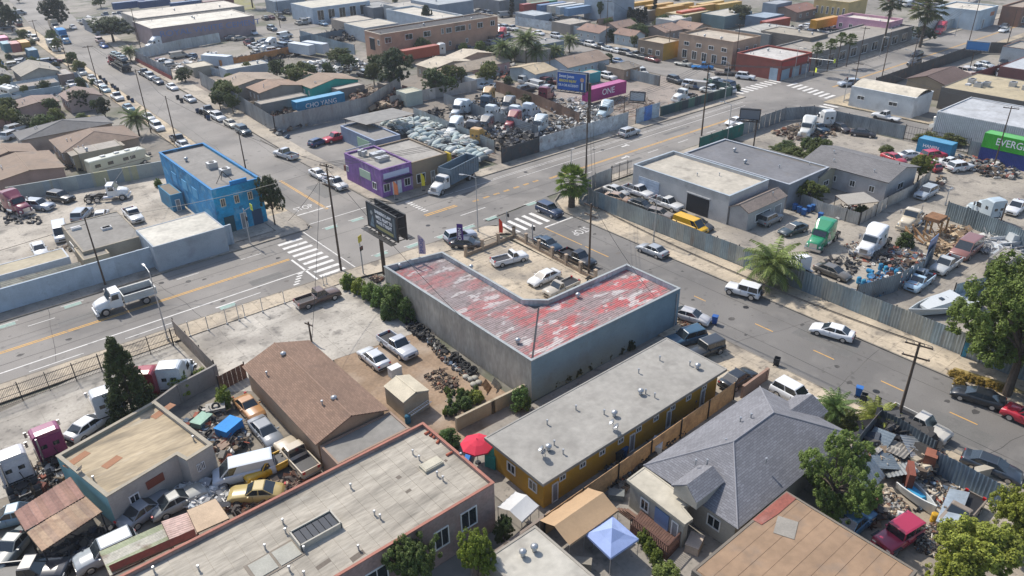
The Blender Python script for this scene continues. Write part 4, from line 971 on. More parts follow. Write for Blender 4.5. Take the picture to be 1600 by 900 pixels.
# yellow apartments with grey roof
yp=foot([(762,685),(1040,525),(1131,576)],3.5)
YR=slab_roof('long mustard-yellow apartment block with a plain pale grey flat roof',yp,3.5,'#c4952f','#a39f97',.6,
 wins=[(3,.12,.28,1.1,2.2),(3,.55,.72,1.1,2.2),(1,.3,.6,1.0,2.2)]+row(2,9,1.9,2.5,.3)+[(2,.08,.11,0,2.1,'door'),(2,.30,.33,0,2.1,'door'),(2,.52,.55,0,2.1,'door'),(2,.93,.96,0,2.1,'door')])
pipes(YR,[(855,660),(900,637),(998,580),(1031,560),(1078,568),(944,644),(1009,612),(1023,618),(866,692),(880,706)],3.5)
for x,y in((1001,613),(1090,573),(960,647),(857,700)):pipes(YR,[(x,y)],3.5,'t')
for x,y in((852,712),(958,665),(965,672),(848,707)):dish(YR,x,y,3.5)
# brown shingle garage house
BH,BI=GB('long tan house under a brown shingled gable roof beside the concrete forecourt',[(380,573),(492,697),(605,640)],3.0,4.3,'#b39a80','#8f7462',0,.35,rm='shingle',vents=2,wins=[(2,.1,.2,1,2)])
for x,y in((443,555),(522,624)):pipes(BH,[(x,y)],3.9,'t')
FB('grey flat-roofed garage joined to the end of the brown house',[(497,699),(606,643),(642,666)],2.7,'#a08876','#8a8781',par=.1,snap=True,cope=False,name='garage',t=.2)
# large foreground building with red coping
p0=g(661,661,5.0).xy;p1=g(772,755,5.0).xy;p1.x=p0.x=(p0.x+p1.x)/2
FR,FP=FB('old brick building with stained bitumen roof and red-tiled coping in the foreground',None,5.0,'#a58c84',roof='#aea698',par=.32,P=[Vector((p0.x-46,p0.y)),p0,p1,Vector((p1.x-46,p1.y))],wm='brick',rm='streakroof',cope='#a8705f',
     wins=[(1,.3,.4,1.4,2.9),(2,.04,.075,2.0,3.9),(2,.10,.13,1.7,3.6),(2,.22,.26,1.7,3.6),(2,.34,.37,1.7,3.6)],name='brick_workshop',t=.14)
zr=5.0-.32
pipes(FR,[(442,815),(446,830),(585,802),(594,808),(655,716),(645,707),(548,760),(414,855),(475,858),(560,856),(452,889),(475,897),(683,741),(692,748),(240,890),(310,888),(720,712)],zr)
def skylight(cx,cy,sx,sy,open_=True):
 p=g(cx,cy,zr+.2);b=MB()
 for dx,dy,wx,wy in((0,sy/2,sx,.12),(0,-sy/2,sx,.12),(sx/2,0,.12,sy+.12),(-sx/2,0,.12,sy+.12)):b.box(p.x+dx,p.y+dy,zr+.28,wx,wy,.56)
 o=b.build('skylight_kerb','matte',FR,hx('#b9b3a6'))
 n=6
 for i in range(n):
  x=p.x-sx/2+.12+(sx-.24)*(i+.5)/n;MB().box(x,p.y,zr+.42,(sx-.24)/n-.05,sy-.12,.04).build('skylight_pane','glass' if open_ else 'matte',o,hx('#a8aba6'))
skylight(494,829,3.3,1.7)
p=g(430,876,zr);o=MB().box(p.x,p.y,zr+.03,3.9,2.0,.06,.02).build('roof_light_base','matte',FR,hx('#857b6e'))
for k in(-.9,.9):MB().box(p.x+k,p.y,zr+.08,1.6,1.6,.06,.02).build('roof_light','matte',o,hx('#a9a79c'))
for(x,y,sx,sy)in((607,755,.9,.35),(642,734,.9,.35),(636,769,.8,.3),(692,723,.9,.3),(665,756,.8,.3),(563,866,2.2,.5),(508,880,1.8,.4),(623,746,.4,.4)):
 p=g(x,y,zr);MB().box(p.x,p.y,zr+.012,sx,sy,.018,.1).build('roof_patch','matte',FR,hx('#6d6358'))
for i,(x,y)in enumerate(((668,676),(676,679),(687,690),(702,709),(681,682))):
 p=g(x,y,zr+.1);MB().tube((p.x-.3,p.y,zr+.1),(p.x+.3,p.y+.15*(i%3),zr+.1),.12,.12,7).build('loose_ridge_tile','matte',FR,hx('#b5654c'))
for(x,y)in((674,726),):
 p=g(x,y,zr+.15);MB().box(p.x,p.y,zr+.14,1.8,1.0,.28).box(p.x,p.y,zr+.3,1.6,.8,.05).build('roof_hatch','matte',FR,hx('#c4bda9'))
# grey hip-roofed house
GH,GI=GB('grey-shingled hip-roofed house beside the long tan fence',[(1007,727),(1187,603),(1330,678)],3.1,5.6,'#b4ada0','#85858a',0,.5,hip=5.6,vents=2,name='hip_roofed_house',wins=[(3,.15,.3,1,2.2),(1,.3,.45,1,2.2)])
for x,y in((1157,697),(1193,673),(1221,652)):
 p=g(x,y,5.0);MB().box(p.x,p.y,4.95,.6,.6,.25).build('roof_vent','matte',GH,hx('#6d6d72'))
for x,y in((1134,690),(1173,678),(1197,720),(1087,722),(1105,722)):pipes(GH,[(x,y)],4.7)
def mini_gable(root,c,yaw,w,l,z0,z1,color):
 """little cross gable: c = centre of its ridge"""
 M=Matrix.Translation((c.x,c.y,0))@Matrix.Rotation(yaw,4,'Z');T3=lambda x,y,z:tuple(M@Vector((x,y,z)))
 slope(root,[T3(-l/2,-w/2,z0),T3(l/2,-w/2,z0),T3(l/2-.3,0,z1),T3(-l/2,0,z1)],'dormer_roof','shingle',color)
 slope(root,[T3(l/2,w/2,z0),T3(-l/2,w/2,z0),T3(-l/2,0,z1),T3(l/2-.3,0,z1)],'dormer_roof','shingle',color)
 MB().loft([[T3(x,-w/2+.15,z0-1.0),T3(x,w/2-.15,z0-1.0),T3(x,w/2-.15,z0+.05),T3(x,0,z1-.12),T3(x,-w/2+.15,z0+.05)]for x in(-l/2+.2,l/2-.25)]).build('dormer_wall','stucco',root,hx('#b4ada0'))
gp=g(1092,745,5.0);mini_gable(GH,gp,math.pi,2.6,3.6,4.3,5.1,hx('#85858a'))
gp=g(1252,632,3.9);mini_gable(GH,gp,0,3.4,4.2,3.0,4.2,hx('#85858a'))
pf=[g(x,y,2.95).xy for x,y in((979,750),(1007,729),(1083,785),(1068,793),(1083,811),(1070,820))]
PR=slab_roof('cream flat-roofed annex on the back of the grey hip-roofed house',pf,2.95,'#a9a498','#c3bba9',.25,name='annex',wins=[(5,.62,.78,.9,2.1),(5,.25,.5,.2,2.3,'panel',hx('#6f87ad')),(5,.08,.2,.2,2.2,'door')])
# timber deck and steps by the annex
def deck():
 P=[g(x,y,.7).xy for x,y in((1001,797),(1068,838),(1042,866),(985,820))]
 root=thing('timber_deck','dark timber deck with balustrade and steps behind the annex','deck');a,b,c,d=P;e=(b-a);n=int(e.length/.22)
 for i in range(n):
  p,q=a.lerp(b,i/n),a.lerp(b,(i+.88)/n);r_,s=d.lerp(c,(i+.88)/n),d.lerp(c,i/n);MB().prism([p,q,r_,s],.62,.7).build('deck_board','timber',root,hx('#6b4f44'))
 for(u,v)in((d,c),(c,b)):
  L=(v-u).length;m=MB();k=int(L/.18);yaw=math.atan2((v-u).y,(v-u).x)
  for i in range(k+1):w=u.lerp(v,i/k);m.box(w.x,w.y,1.15,.05,.05,.9)
  w=(u+v)/2;m.box(w.x,w.y,1.62,L,.1,.06,yaw).box(w.x,w.y,.35,L,.06,.6,yaw);m.build('balustrade','timber',root,hx('#5d3f35'))
 for i in range(4):
  w=a.lerp(d,.4)+(a-b).normalized()*(.3+.3*i);MB().box(w.x,w.y,.62-.17*i,.32,1.6,.08).build('step','timber',root,hx('#7c6152'))
deck()
# tan flat roof bottom right
tp=[g(x,y,4.2).xy for x,y in((1232,764),(1444,903),(1330,1010),(1085,905))]
FB('flat building with a tan rolled roof at the bottom edge',None,4.2,'#7d7468',roof='#a08468',par=.06,rm='streakroof',P=square_up([g(1232,764,4.2).xy,g(1444,903,4.2).xy,g(1290,1030,4.2).xy,g(1070,900,4.2).xy]),cope=False,name='tan_roofed_building',t=.2)
# white sloping roof at bottom centre
bp=[g(x,y,3.0).xy for x,y in((775,868),(837,813),(925,905),(850,985))]
br,_=FB('low building with a pale weathered roof at the bottom centre',None,3.0,'#a39c90',roof='#b9b4a8',par=.05,P=square_up(bp),cope=False,name='pale_roofed_building',t=.2)
pipes(br,[(817,865),(835,857)],3.0,'t')
# aqua and white building on the left
ap=[g(x,y,3.4).xy for x,y in((88,713),(242,627),(332,695),(292,720),(276,711),(167,777))]
AR,_=FB('low white and aqua building with a tan roof in the left junk yard',None,3.4,'#bdb6ac',roof='#b5a488',rm='streakroof',par=.3,P=ap,cope='#a39a88',cols={5:'#7fb0b4',0:'#9c9b8c'},
   wins=[(2,.45,.58,1.6,2.4),(2,.62,.74,1.6,2.4),(4,.62,.76,1.0,2.2),(4,.25,.5,1.8,2.6,'panel',hx('#8a4a38'))],name='yard_workshop')
dish(AR,128,738,3.1);pipes(AR,[(302,685),(146,748)],3.1)
for x,y,s in((120,718,2.2),(175,722,1.6),(255,642,2.4)):p=g(x,y,3.1);MB().box(p.x,p.y,3.112,s,.8,.02,.4).build('rust_stain_patch','matte',AR,hx('#a07050'))
# beige garden shed
GB('small beige shed with a shallow gable roof on the dirt yard',[(599,603),(640,585),(671,610)],2.2,2.75,'#b3a893','#cfc4ac',1,.08,rm='matte',wm='matte',vents=0,cat='shed',name='garden_shed',wins=[(0,.5,.75,0,1.9,'door')],snap=True)
# corrugated carports on the left
def sheet_roof(label,px,h,cols,n,name='carport',posts=True,cat='carport',drop=.25,th=.02,P=None,m='oldsheet',rib=.2):
 P=P or[g(x,y,h).xy for x,y in px];a,b,c,d=rect4(P);root=thing(name,label,cat)
 for i in range(n):
  q=[a.lerp(b,i/n),a.lerp(b,(i+.985)/n),d.lerp(c,(i+.985)/n),d.lerp(c,i/n)];w=(q[1]-q[0]).length;k=max(2,int(w/rib));col=hx(cols[i%len(cols)])
  rows=[[(q[0].lerp(q[1],j/(2*k)).x,q[0].lerp(q[1],j/(2*k)).y,h+(.035 if j%2 else 0)),(q[3].lerp(q[2],j/(2*k)).x,q[3].lerp(q[2],j/(2*k)).y,h-drop+(.035 if j%2 else 0))]for j in range(2*k+1)]
  MB().loft(rows,False,False).build('roof_sheet',m,root,col)
 if posts:
  for p,z in((a,h),(b,h),(c,h-drop),(d,h-drop)):p=p.lerp((a+b+c+d)/4,.04);MB().tube((p.x,p.y,0),(p.x,p.y,z-.03),.05,.05,6).build('post','black_metal',root)
 m=MB()
 for(p,q,z0,z1)in((a,b,h,h),(c,d,h-drop,h-drop),(a,d,h,h-drop),(b,c,h,h-drop)):m.tube((p.x,p.y,z0-.06),(q.x,q.y,z1-.06),.05,.05,4)
 m.build('frame','wood',root);return root
sheet_roof('open shed roofed with rust-red corrugated sheets in the left yard',[(22,800),(110,745),(131,772),(38,826)],2.9,['#9d7668','#8f6a5d','#a37c6c','#94705f'],9)
sheet_roof('lower shed roofed with tan corrugated sheets in front of the rust-red one',[(42,832),(132,774),(158,796),(64,858)],2.6,['#a98c72','#b0957a','#9f8570'],10)
sheet_roof('long lean-to of white and green corrugated sheets against the brick building',[(172,900),(155,862),(252,815),(268,850)],2.7,['#c9c4b4','#c6c2b2','#aab08e','#adb291','#cfcabb'],9)
sheet_roof('lean-to of pink corrugated sheets next to the white and green ones',[(268,850),(252,815),(292,797),(308,832)],2.7,['#cdb0a4','#c8ab9f'],4)
sheet_roof('flat beige panel roof at the end of the pink lean-to',[(308,832),(292,797),(335,775),(357,806)],2.75,['#c4ac90'],1,m='matte',rib=4)
sheet_roof('stack of rust-brown corrugated sheeting lying against the lean-to',[(175,893),(170,884),(303,825),(306,836)],2.95,['#8a4d3c'],6,posts=False,drop=.1,name='sheet_stack',cat='roof sheets')
# canopies
def canopy(label,px,h0,h1,color,name='canvas_carport',cat='carport',axis=0,P=None):
 P=P or[g(x,y,h0).xy for x,y in px];P=rect4(P);
 if axis:P=P[1:]+P[:1]
 root=thing(name,label,cat);a,b,c,d=P;r0,r1=(a+d)/2,(b+c)/2;c_=hx(color)
 def cloth(p,q,s,t,zl,zh):
  m=MB();rows=[]
  for j in range(5):
   v=j/4;rows.append([(p.lerp(t,v).lerp(q.lerp(s,v),i/8).x,p.lerp(t,v).lerp(q.lerp(s,v),i/8).y,zl+(zh-zl)*v-.05*math.sin(i/8*math.pi*4)**2*(1-v)-.04*math.sin(v*math.pi))for i in range(9)])
  m.loft(rows,False,False);return m
 cloth(a,b,r1,r0,h0,h1).build('canopy','cloth',root,c_,smooth=True);cloth(c,d,r0,r1,h0,h1).build('canopy','cloth',root,c_,smooth=True)
 for(p,q)in((a,b),(c,d)):MB().quad((p.x,p.y,h0),(q.x,q.y,h0),(q.x,q.y,h0-.22),(p.x,p.y,h0-.22)).build('valance','cloth',root,c_)
 for p in(a,b,c,d,a.lerp(b,.5),c.lerp(d,.5)):MB().tube((p.x,p.y,0),(p.x,p.y,h0),.03,.03,6).build('pole','chrome',root)
 return root
canopy('tan canvas gable canopy beside the blue pop-up tent',[(843,813),(919,762),(966,797)],2.4,3.1,'#bb9c78',axis=0)
canopy('white canvas canopy behind the brick building',[(778,792),(805,768),(842,790)],2.1,2.5,'#cfcfcd',axis=0)
def popup(label,px,h0,h1,color,name='popup_tent',cat='tent'):
 P=[g(x,y,h0).xy for x,y in px];a,b,c,d=P;k=(a+b+c+d)/4;root=thing(name,label,cat)
 for i in range(4):
  p,q=P[i],P[(i+1)%4];mid=(p+q)/2
  MB().loft([[(p.x,p.y,h0),(mid.x,mid.y,h0-.03),(q.x,q.y,h0)],[(p.lerp(k,.5).x,p.lerp(k,.5).y,h0+(h1-h0)*.42),(mid.lerp(k,.5).x,mid.lerp(k,.5).y,h0+(h1-h0)*.36),(q.lerp(k,.5).x,q.lerp(k,.5).y,h0+(h1-h0)*.42)],[(k.x,k.y,h1)]*3],False,False).build('canopy_panel','cloth',root,hx(color))
  MB().quad((p.x,p.y,h0),(q.x,q.y,h0),(q.x,q.y,h0-.22),(p.x,p.y,h0-.22)).build('valance','cloth',root,hx(color));MB().tube((p.x,p.y,0),(p.x,p.y,h0),.025,.025,6).build('leg','chrome',root)
 return root
popup('pale blue pop-up tent with a pointed top in the back yard',[(913,833),(957,806),(998,842),(954,872)],2.2,3.1,'#9db0dc')
def parasol(px,py,r,h,color,label,n=8):
 p=g(px,py,h);root=thing('parasol',label,'parasol',(p.x,p.y,0));MB().tube((0,0,0),(0,0,h+.1),.03,.03,6).build('pole','wood',root);MB().tube((0,0,0),(0,0,.12),.3,.25,10).build('base','black_metal',root)
 for i in range(n):
  a,b=2*math.pi*i/n,2*math.pi*(i+1)/n;m=MB();
  m.loft([[(0,0,h)]*2,[(r*.5*math.cos(a),r*.5*math.sin(a),h-.22),(r*.5*math.cos(b),r*.5*math.sin(b),h-.22)],[(r*math.cos(a),r*math.sin(a),h-.6),(r*math.cos(b),r*math.sin(b),h-.6)],[(r*math.cos(a),r*math.sin(a),h-.75),(r*math.cos(b),r*math.sin(b),h-.75)]],False,False).build('canopy_panel','cloth',root,hx(color))
parasol(745,686,1.55,2.8,'#d8304c','large crimson parasol at the end of the mustard-yellow block')
# blue corner building
def tall(label,px,h,*a,**k):return FB(label,px,h,*a,**k)
BB,BP=FB('bright blue two-storey building on the corner with a grey roof',[(330,297),(408,279),(318,224)],7.2,'#2fa0cc',wm='muralwall',roof='#8f8b85',par=.35,wins=[(0,.12,.22,4.3,5.6,'window',(.7,.6,.45,1)),(0,.40,.50,4.3,5.6,'window',(.7,.6,.45,1)),(0,.68,.78,4.3,5.6,'window',(.7,.6,.45,1)),(0,.12,.32,0,2.6,'panel',hx('#2a5560')),(0,.45,.58,0,2.6,'door'),(0,.7,.9,0,2.5,'panel',hx('#2c4f6e'))],cope='#2d7fb8',name='blue_corner_building',bits=3,kinds='vta',cols={3:'#3a90c4',2:'#5d6a72'})
MB().box((BP[0].x+BP[1].x)/2+.4,BP[0].y+.1,7.5,2.6,.3,.7).build('parapet_crest','stucco',BB,hx('#2f8fd0'))
for k in range(3):
 a=BP[3].lerp(BP[0],.25+.2*k);MB().box(a.x-.03,a.y,4.4,.06,2.2,1.6).build('painted_motif','print',BB,hx(['#4fa5d8','#66b4e0','#57a8d6'][k]))
m=MB();q=g(350,283,7.0)
for dx,dy in((-1.2,0),(1.2,0),(0,1.2)):m.tube((q.x+dx,q.y+dy,6.9),(q.x,q.y,8.6),.05,.05,5)
m.build('sign_tripod','black_metal',BB)
# white roofed building by the long wall, grey neighbour and low sheds
FB('low building with a bright white sloping roof against the roadside wall',[(214,357),(233,386),(349,357)],3.9,'#a9b2ba',roof='#cfcabd',par=.05,cope=False,name='white_roofed_building',t=.2,snap=True,wins=())
gr_,_=FB('grey-roofed low office beside the white-roofed building',[(97,348),(122,392),(222,372)],3.3,'#a79c8a',roof='#8f8b84',par=.1,cope=False,name='yard_office',bits=3,kinds='vh',t=.2,wins=[(0,.3,.5,1,2)])
FB('small cream shed wing in front of the grey yard office',[(118,388),(128,408),(168,395)],2.9,'#b9ab92',roof='#918c82',par=.1,cope=False,name='office_wing',t=.2,wins=[(1,.4,.8,1,2,'dark')])
FB('tan-roofed shed with white fascia at the left end of the roadside wall',[(-40,425),(0,432),(122,396)],3.0,'#c8ccd0',roof='#b3a890',par=.05,cope=False,name='long_yard_shed',t=.2,snap=True)
sheet_roof('row of pale polycarbonate lean-to sheets behind the roadside wall',[(0,441),(2,452),(128,414),(124,406)],2.7,['#c9c3ad','#8f8c86','#c5bea6'],12,name='lean_to')
FB('small blue kiosk with a brown flat top beside the blue building',[(250,290),(263,307),(280,301)],2.9,'#4e8fb0',roof='#8a7f70',par=.05,cope=False,name='kiosk',t=.15,wins=[(1,.3,.7,0,2,'door')])
# purple shop and neighbours
PB,PP=FB('purple corner shop with flat grey roof and air units',[(537,241),(598,267),(643,252)],4.9,'#9068a6',wm='fadedwall',roof='#a39e96',par=.25,snap=True,name='purple_shop',cope='#7d5a92',
 wins=[(0,.42,.72,2.2,3.6,'panel',hx('#b9cdb4')),(0,.75,.86,1.0,2.3),(0,.02,.08,1.8,2.8),(1,.08,.9,3.3,4.2,'panel',hx('#cdd3e8')),(1,.05,.25,1.0,2.4),(1,.33,.45,0,2.4,'door',(.7,.72,.75,1),(.62,.66,.7,1)),(1,.5,.62,0,2.4,'door',(.7,.72,.75,1),(.62,.66,.7,1)),(1,.72,.92,1,2.4)])
a_,b_=PP[1],PP[2];mm=(a_+b_)/2;yw=math.atan2((b_-a_).y,(b_-a_).x)
MB().box(mm.x,mm.y-.5,3.0,(b_-a_).length*.86,1.0,.12,yw).build('awning','matte',PB,hx('#3c2a48'))
for x,y in((562,238),(568,240)):p=g(x,y,5.2);MB().tube((p.x,p.y,4.6),(p.x,p.y,5.6),.35,.35,12).tube((p.x+.5,p.y,5.0),(p.x+.5,p.y,5.7),.25,.25,10).build('extractor_duct','galv',PB)
for x,y,w in((590,241,2.6),(597,248,2.2)):p=g(x,y,5.0);MB().box(p.x,p.y,5.0,w,1.4,.75).box(p.x+.3,p.y,5.42,w*.4,.9,.1).build('air_unit','galv',PB)
p=g(580,225,4.9);q=g(540,236,4.9);MB().tube((p.x,p.y,4.95),(q.x,q.y,4.95),.12,.12,7).build('roof_pipe','galv',PB)
P2=[Vector((PP[2].x+.02,PP[2].y)),Vector((PP[2].x+7.4,PP[2].y)),Vector((PP[2].x+7.4,PP[3].y)),Vector((PP[3].x+.02,PP[3].y))]
FB('tan shopfront joined to the right side of the purple shop',None,4.7,'#9d8a74',roof='#a39e96',par=.2,P=P2,name='tan_shopfront',wins=[(0,.1,.35,.8,2.5),(0,.5,.62,0,2.4,'door'),(0,.7,.95,.8,2.5)],cope='#8c7c68')
q=P2[1];MB().box(q.x+.1,q.y-.1,3.2,.3,1.6,3.4).build('yellow_sign_board','print',None,hx('#d8b52a'),label='tall yellow sign board at the corner of the tan shopfront',cat='sign')
FB('blue-grey side building behind the red pickup lot',[(537,196),(580,222),(620,212)],3.0,'#8b98ae',roof='#8d8a86',par=.2,name='side_store',wins=[(0,.5,.85,.6,2.4,'panel',hx('#a8c4a8'))])
sheet_roof('open-sided shed with a broad pale grey roof over the engine yard',[(537,185),(572,195),(648,177)],4.2,['#a8a49d','#a5a19a'],8,name='open_shed',cat='shed',drop=.1,m='matte')
# white workshop with roller doors in the fenced yard
ws=foot([(990,256),(1141,310),(1200,290)],4.6);
P3=[g(990,257,4.6).xy,g(1139,307,4.6).xy,g(1196,284,4.6).xy,g(1059,234,4.6).xy]
WR,WP=FB('white rendered workshop with one open roller door in the fenced yard',None,4.6,'#c5c3c0',roof='#bdb5a6',par=.45,P=square_up(P3),cope='#a9b3ba',name='white_workshop',
   wins=[(0,.07,.30,0,3.0,'shutter',(.36,.42,.50,1)),(0,.60,.82,0,3.0,'dark'),(1,.1,.2,.9,2.0)],bits=2,kinds='v')
e0,e1=WP[1],WP[2]
P4=[Vector((e0.x,e0.y-.02)),Vector((e0.x,e0.y-3.6)),Vector((e1.x,e1.y-3.6)),Vector((e1.x,e1.y-.02))]
R4,_=GB('lower lean-to with a brown shingle roof on the end of the white workshop',None,3.0,3.9,'#b5b3b0','#92847a',1,.2,vents=1,P=P4,name='lean_to_wing',wins=[(0,.2,.6,.8,2.1),(0,.7,.9,0,2.1,'door')])
FB('long dark grey roofed store behind the white workshop',[(1075,234),(1215,292),(1292,268)],4.1,'#8f9298',roof='#77777a',par=.15,cope='#a9aeb5',name='dark_roofed_store',bits=3,kinds='vt')
GB('grey-roofed white house inside the fenced yard',[(1265,246),(1382,291),(1429,264)],3.6,4.9,'#b8b6b6','#7e7c7c',0,.4,vents=3,wins=row(0,4,1.2,2.3,.3)+[(1,.4,.6,1,2.2)],name='white_house')
GB('smaller dark-roofed shed house to the left of the white house',[(1178,240),(1270,282),(1302,268)],3.3,4.1,'#a5a290','#77746f',0,.3,vents=1,name='yellow_gabled_shed',wins=[(1,.3,.6,1,2)])
sheet_roof('white fabric lean-to roof behind the corrugated fence',[(1305,305),(1325,320),(1375,312),(1350,297)],2.8,['#b5aea2'],4,drop=.3,m='cloth')
FB('flat grey tarpaulin-covered shed at the right edge of the fenced yard',[(1545,400),(1570,412),(1598,396)],2.6,'#8c8880',roof='#a29c92',par=.05,cope=False,name='tarp_shed')
# right side beyond the cross street
WV=[g(x,y,4.6).xy for x,y in((1338,131),(1424,155),(1453,144))]
w1,wp1=FB('white warehouse with a low barrel roof at the crossing',None,4.4,'#cfd2d2',roof='#cfc5b2',par=.3,P=square_up(rect4(WV)),name='barrel_roofed_warehouse',wins=[(0,.12,.24,1.9,2.8),(0,.62,.76,1.9,2.8)])
a,b,c,d=wp1;rows=[]
for i in range(9):
 t=i/8;z=4.2+1.2*math.sin(math.pi*t);rows.append([(a.lerp(d,t).x,a.lerp(d,t).y,z),(b.lerp(c,t).x,b.lerp(c,t).y,z)])
MB().loft(rows,False,False).build('barrel_roof','roofing',w1,hx('#d3c9b6'),smooth=True)
rr,_=FB('long white metal warehouse with ribbed walls facing the cross street',[(1470,168),(1640,215),(1700,190)],5.0,'#c6c8ca',roof='#b9bbbd',par=.2,name='ribbed_warehouse',cope=False)
q0,q1=_[0],_[1];n=60
for i in range(n):
 p=q0.lerp(q1,(i+.5)/n);dd=(q1-q0).normalized();MB().box(p.x+dd.y*.08,p.y-dd.x*.08,2.5,.22,.16,4.9,math.atan2(dd.y,dd.x)).build('wall_rib','matte',rr,hx('#d6d8da'))
FB('flat tan-roofed shed covered in air units behind the white warehouses',[(1485,130),(1585,165),(1640,140)],4.6,'#6c6862',roof='#b8aa8c',par=.1,cope=False,name='air_unit_shed',bits=7,kinds='aah')
GB('brown-roofed house behind the dark roadside fence',[(1430,122),(1482,138),(1505,118)],3.6,5.0,'#a08f78','#6f5c55',1,.4,vents=0,name='brown_roofed_house')
FB('red-walled store with a pale roof at the right edge',[(1570,98),(1640,122),(1690,105)],3.8,'#7f5450',roof='#b9bdc0',par=.1,cope=False,name='red_walled_store')
FB('small white building with a dark parapet at the far right',[(1574,70),(1625,84),(1650,74)],4.0,'#b9c0c4',roof='#a39c90',par=.3,cope='#6d5348',name='small_white_building')
# red-brick corner and two-storey stucco building across the road
rb,rp=FB('red-brick corner shop with a white flat roof at the far crossing',[(1150,83),(1222,95),(1271,82)],5.0,'#8f4d42',roof='#c6c2bc',par=.4,cols={},name='brick_corner_shop',bits=4,cope='#a8564a',
   wins=[(1,.03,.97,3.2,4.5,'panel',hx('#a8322e')),(1,.05,.3,0,2.6,'panel',hx('#8fa5b4')),(1,.4,.62,0,2.6,'panel',hx('#9fb0ba')),(1,.7,.95,0,2.6,'panel',hx('#8b96a4')),(0,.78,.95,0,3,'shutter',(.3,.38,.44,1))])
FB('tan two-storey building with small dark windows beside the red-brick shop',[(1061,52),(1147,66),(1190,56)],7.2,'#b59a84',roof='#b9ad9c',par=.5,name='two_storey_stucco_building',bits=5,wins=row(0,4,4.3,5.4,.42)+row(0,5,.9,3.2,.5,kind='window')+row(1,3,4.3,5.3,.3),cope='#a08872')
FB('low cream shopfront left of the two-storey building',[(1003,62),(1040,70),(1060,62)],4.6,'#9c8872',roof='#b9ab94',par=.35,name='cream_shopfront',wins=row(0,3,1.2,2.6,.5),cols={1:'#c49a3c'})
fx=rp[2].x+.6
FB('grey stucco row of shops right of the red-brick corner',None,4.2,'#8f8b87',roof='#9d968c',par=.3,P=V2((fx,105.8),(fx+58,105.8),(fx+58,118),(fx,118)),name='row_of_shops',wins=row(0,9,.4,2.8,.55),bits=5)
FB('flat-roofed warehouse behind the row of shops',[(1200,45),(1255,62),(1284,55)],5.0,'#7d766e',roof='#a59c8c',par=.15,name='rear_warehouse',bits=4,cope=False)
pk,pkp=FB('pink corner building with a stepped parapet further up the road',[(1301,25),(1385,34),(1420,30)],5.6,'#d2a0b4',roof='#cfc8bc',par=.6,name='pink_building',wins=[(0,.05,.12,2.5,3.8),(0,.25,.32,2.5,3.8),(0,.42,.48,2.5,3.8),(1,.1,.25,2.8,4),(1,.4,.55,2.8,4),(1,.7,.85,2.8,4)],cope='#d8aab8',bits=2)
FB('pale blue-white warehouse at the top right with a cream roof',[(1462,10),(1530,17),(1562,9)],6.0,'#b9c8d2',roof='#d3cabb',par=.3,name='pale_blue_warehouse',wins=[(1,.3,.4,0,3,'door'),(1,.65,.85,3.4,4.6,'panel',hx('#c88a6c'))])
FB('white side wall building behind the pink truck hood',[(1440,28),(1455,30),(1470,24)],5.0,'#c8c8c4',roof='#c4bcae',par=.2,name='white_side_building')
FB('brown brick terrace at the far right of the main road',[(1562,8),(1590,12),(1640,2)],6.0,'#8d6a58',roof='#a39484',par=.4,name='brown_terrace',wins=row(1,3,1,3,.5))
# ================================================================= FENCES AND WALLS
CP='#a3b0ba'
FN('long galvanised corrugated fence along the right-hand street, with panels of many greys',None,2.9,'corrugated','#98a5ad',1.25,W=[(82.3,80.3),(82.4,66),(82.3,48),(82.2,34),(82.1,22),(81.8,8)],jit=.06,cols=['#9aa7ae','#949fa5','#a2adb1','#8fa3b0','#9ba8ad','#a9b0b0'],seed=3)
FN('short curved corrugated fence behind the stout fan palm',[(905,320),(912,306),(930,296),(955,286)],2.8,'corrugated','#9fa8ad',1.2)
iron_fence('tall dark gate between the white workshop and the corrugated fence',[g(955,286).xy,g(986,275).xy],3.0,.3,post=2.0,name='iron_gate')
FN('leaning corrugated fence curving round the barrel heap',[(1335,476),(1395,458),(1437,436),(1456,405)],2.7,'corrugated','#8695a2',1.3,jit=.12)
FN('high white block wall beside the main road on the left',None,3.1,'block','#b4c0ca',3.0,W=[(33.2,104.9),(14,105.0),(-14,105.2),(-40,105.3)],jit=.05,cat='wall')
FN('cream and grey block wall behind the parked tractor unit in the left yard',[(18,315),(150,292),(262,272)],2.5,'block','#a9a99b',2.6,cat='wall',jit=.06,cols=['#a3a8a4','#b4b090','#9da6a8','#adac98'])
FN('tall pale corrugated wall round the scrapyard on the far corner',None,3.7,'corrugated','#a6aaae',1.6,W=[(65.5,205),(63,170),(61.6,151.8),(84,151.8),(100,163)],jit=.05)
FN('low brown block wall at the edge of the red pickup lot',None,1.0,'block','#7a5245',2.5,W=[(61.2,121.5),(61.2,112.5)],cat='wall')
FN('black sheet fence right of the tan shopfront',None,3.0,'plain','#45484b',2.5,W=[(84.6,104.8),(94,104.9)],jit=.1)
FN('white sheet fence of wide panels along the main road',None,3.1,'plain','#c0c4c6',3.0,W=[(94,104.9),(119,104.9)],jit=.08)
FN('pale blue gate panels with blue graffiti beside the silver suv',None,3.2,'plain','#b7c4cd',2.4,W=[(121.5,104.9),(129,104.9)],jit=.06,cols=['#b7c4cd','#b9c6cf','#5a83c4','#b2c0c8'])
FN('dark graffiti-covered block wall along the gravel lot',None,2.1,'block','#3f5552',2.2,W=[(129.5,104.8),(154.5,104.6),(156.5,107),(156.5,114)],jit=.2,cat='wall',cols=['#39524e','#2f4a4d','#4a665c','#5f7a6e','#3d4448'])
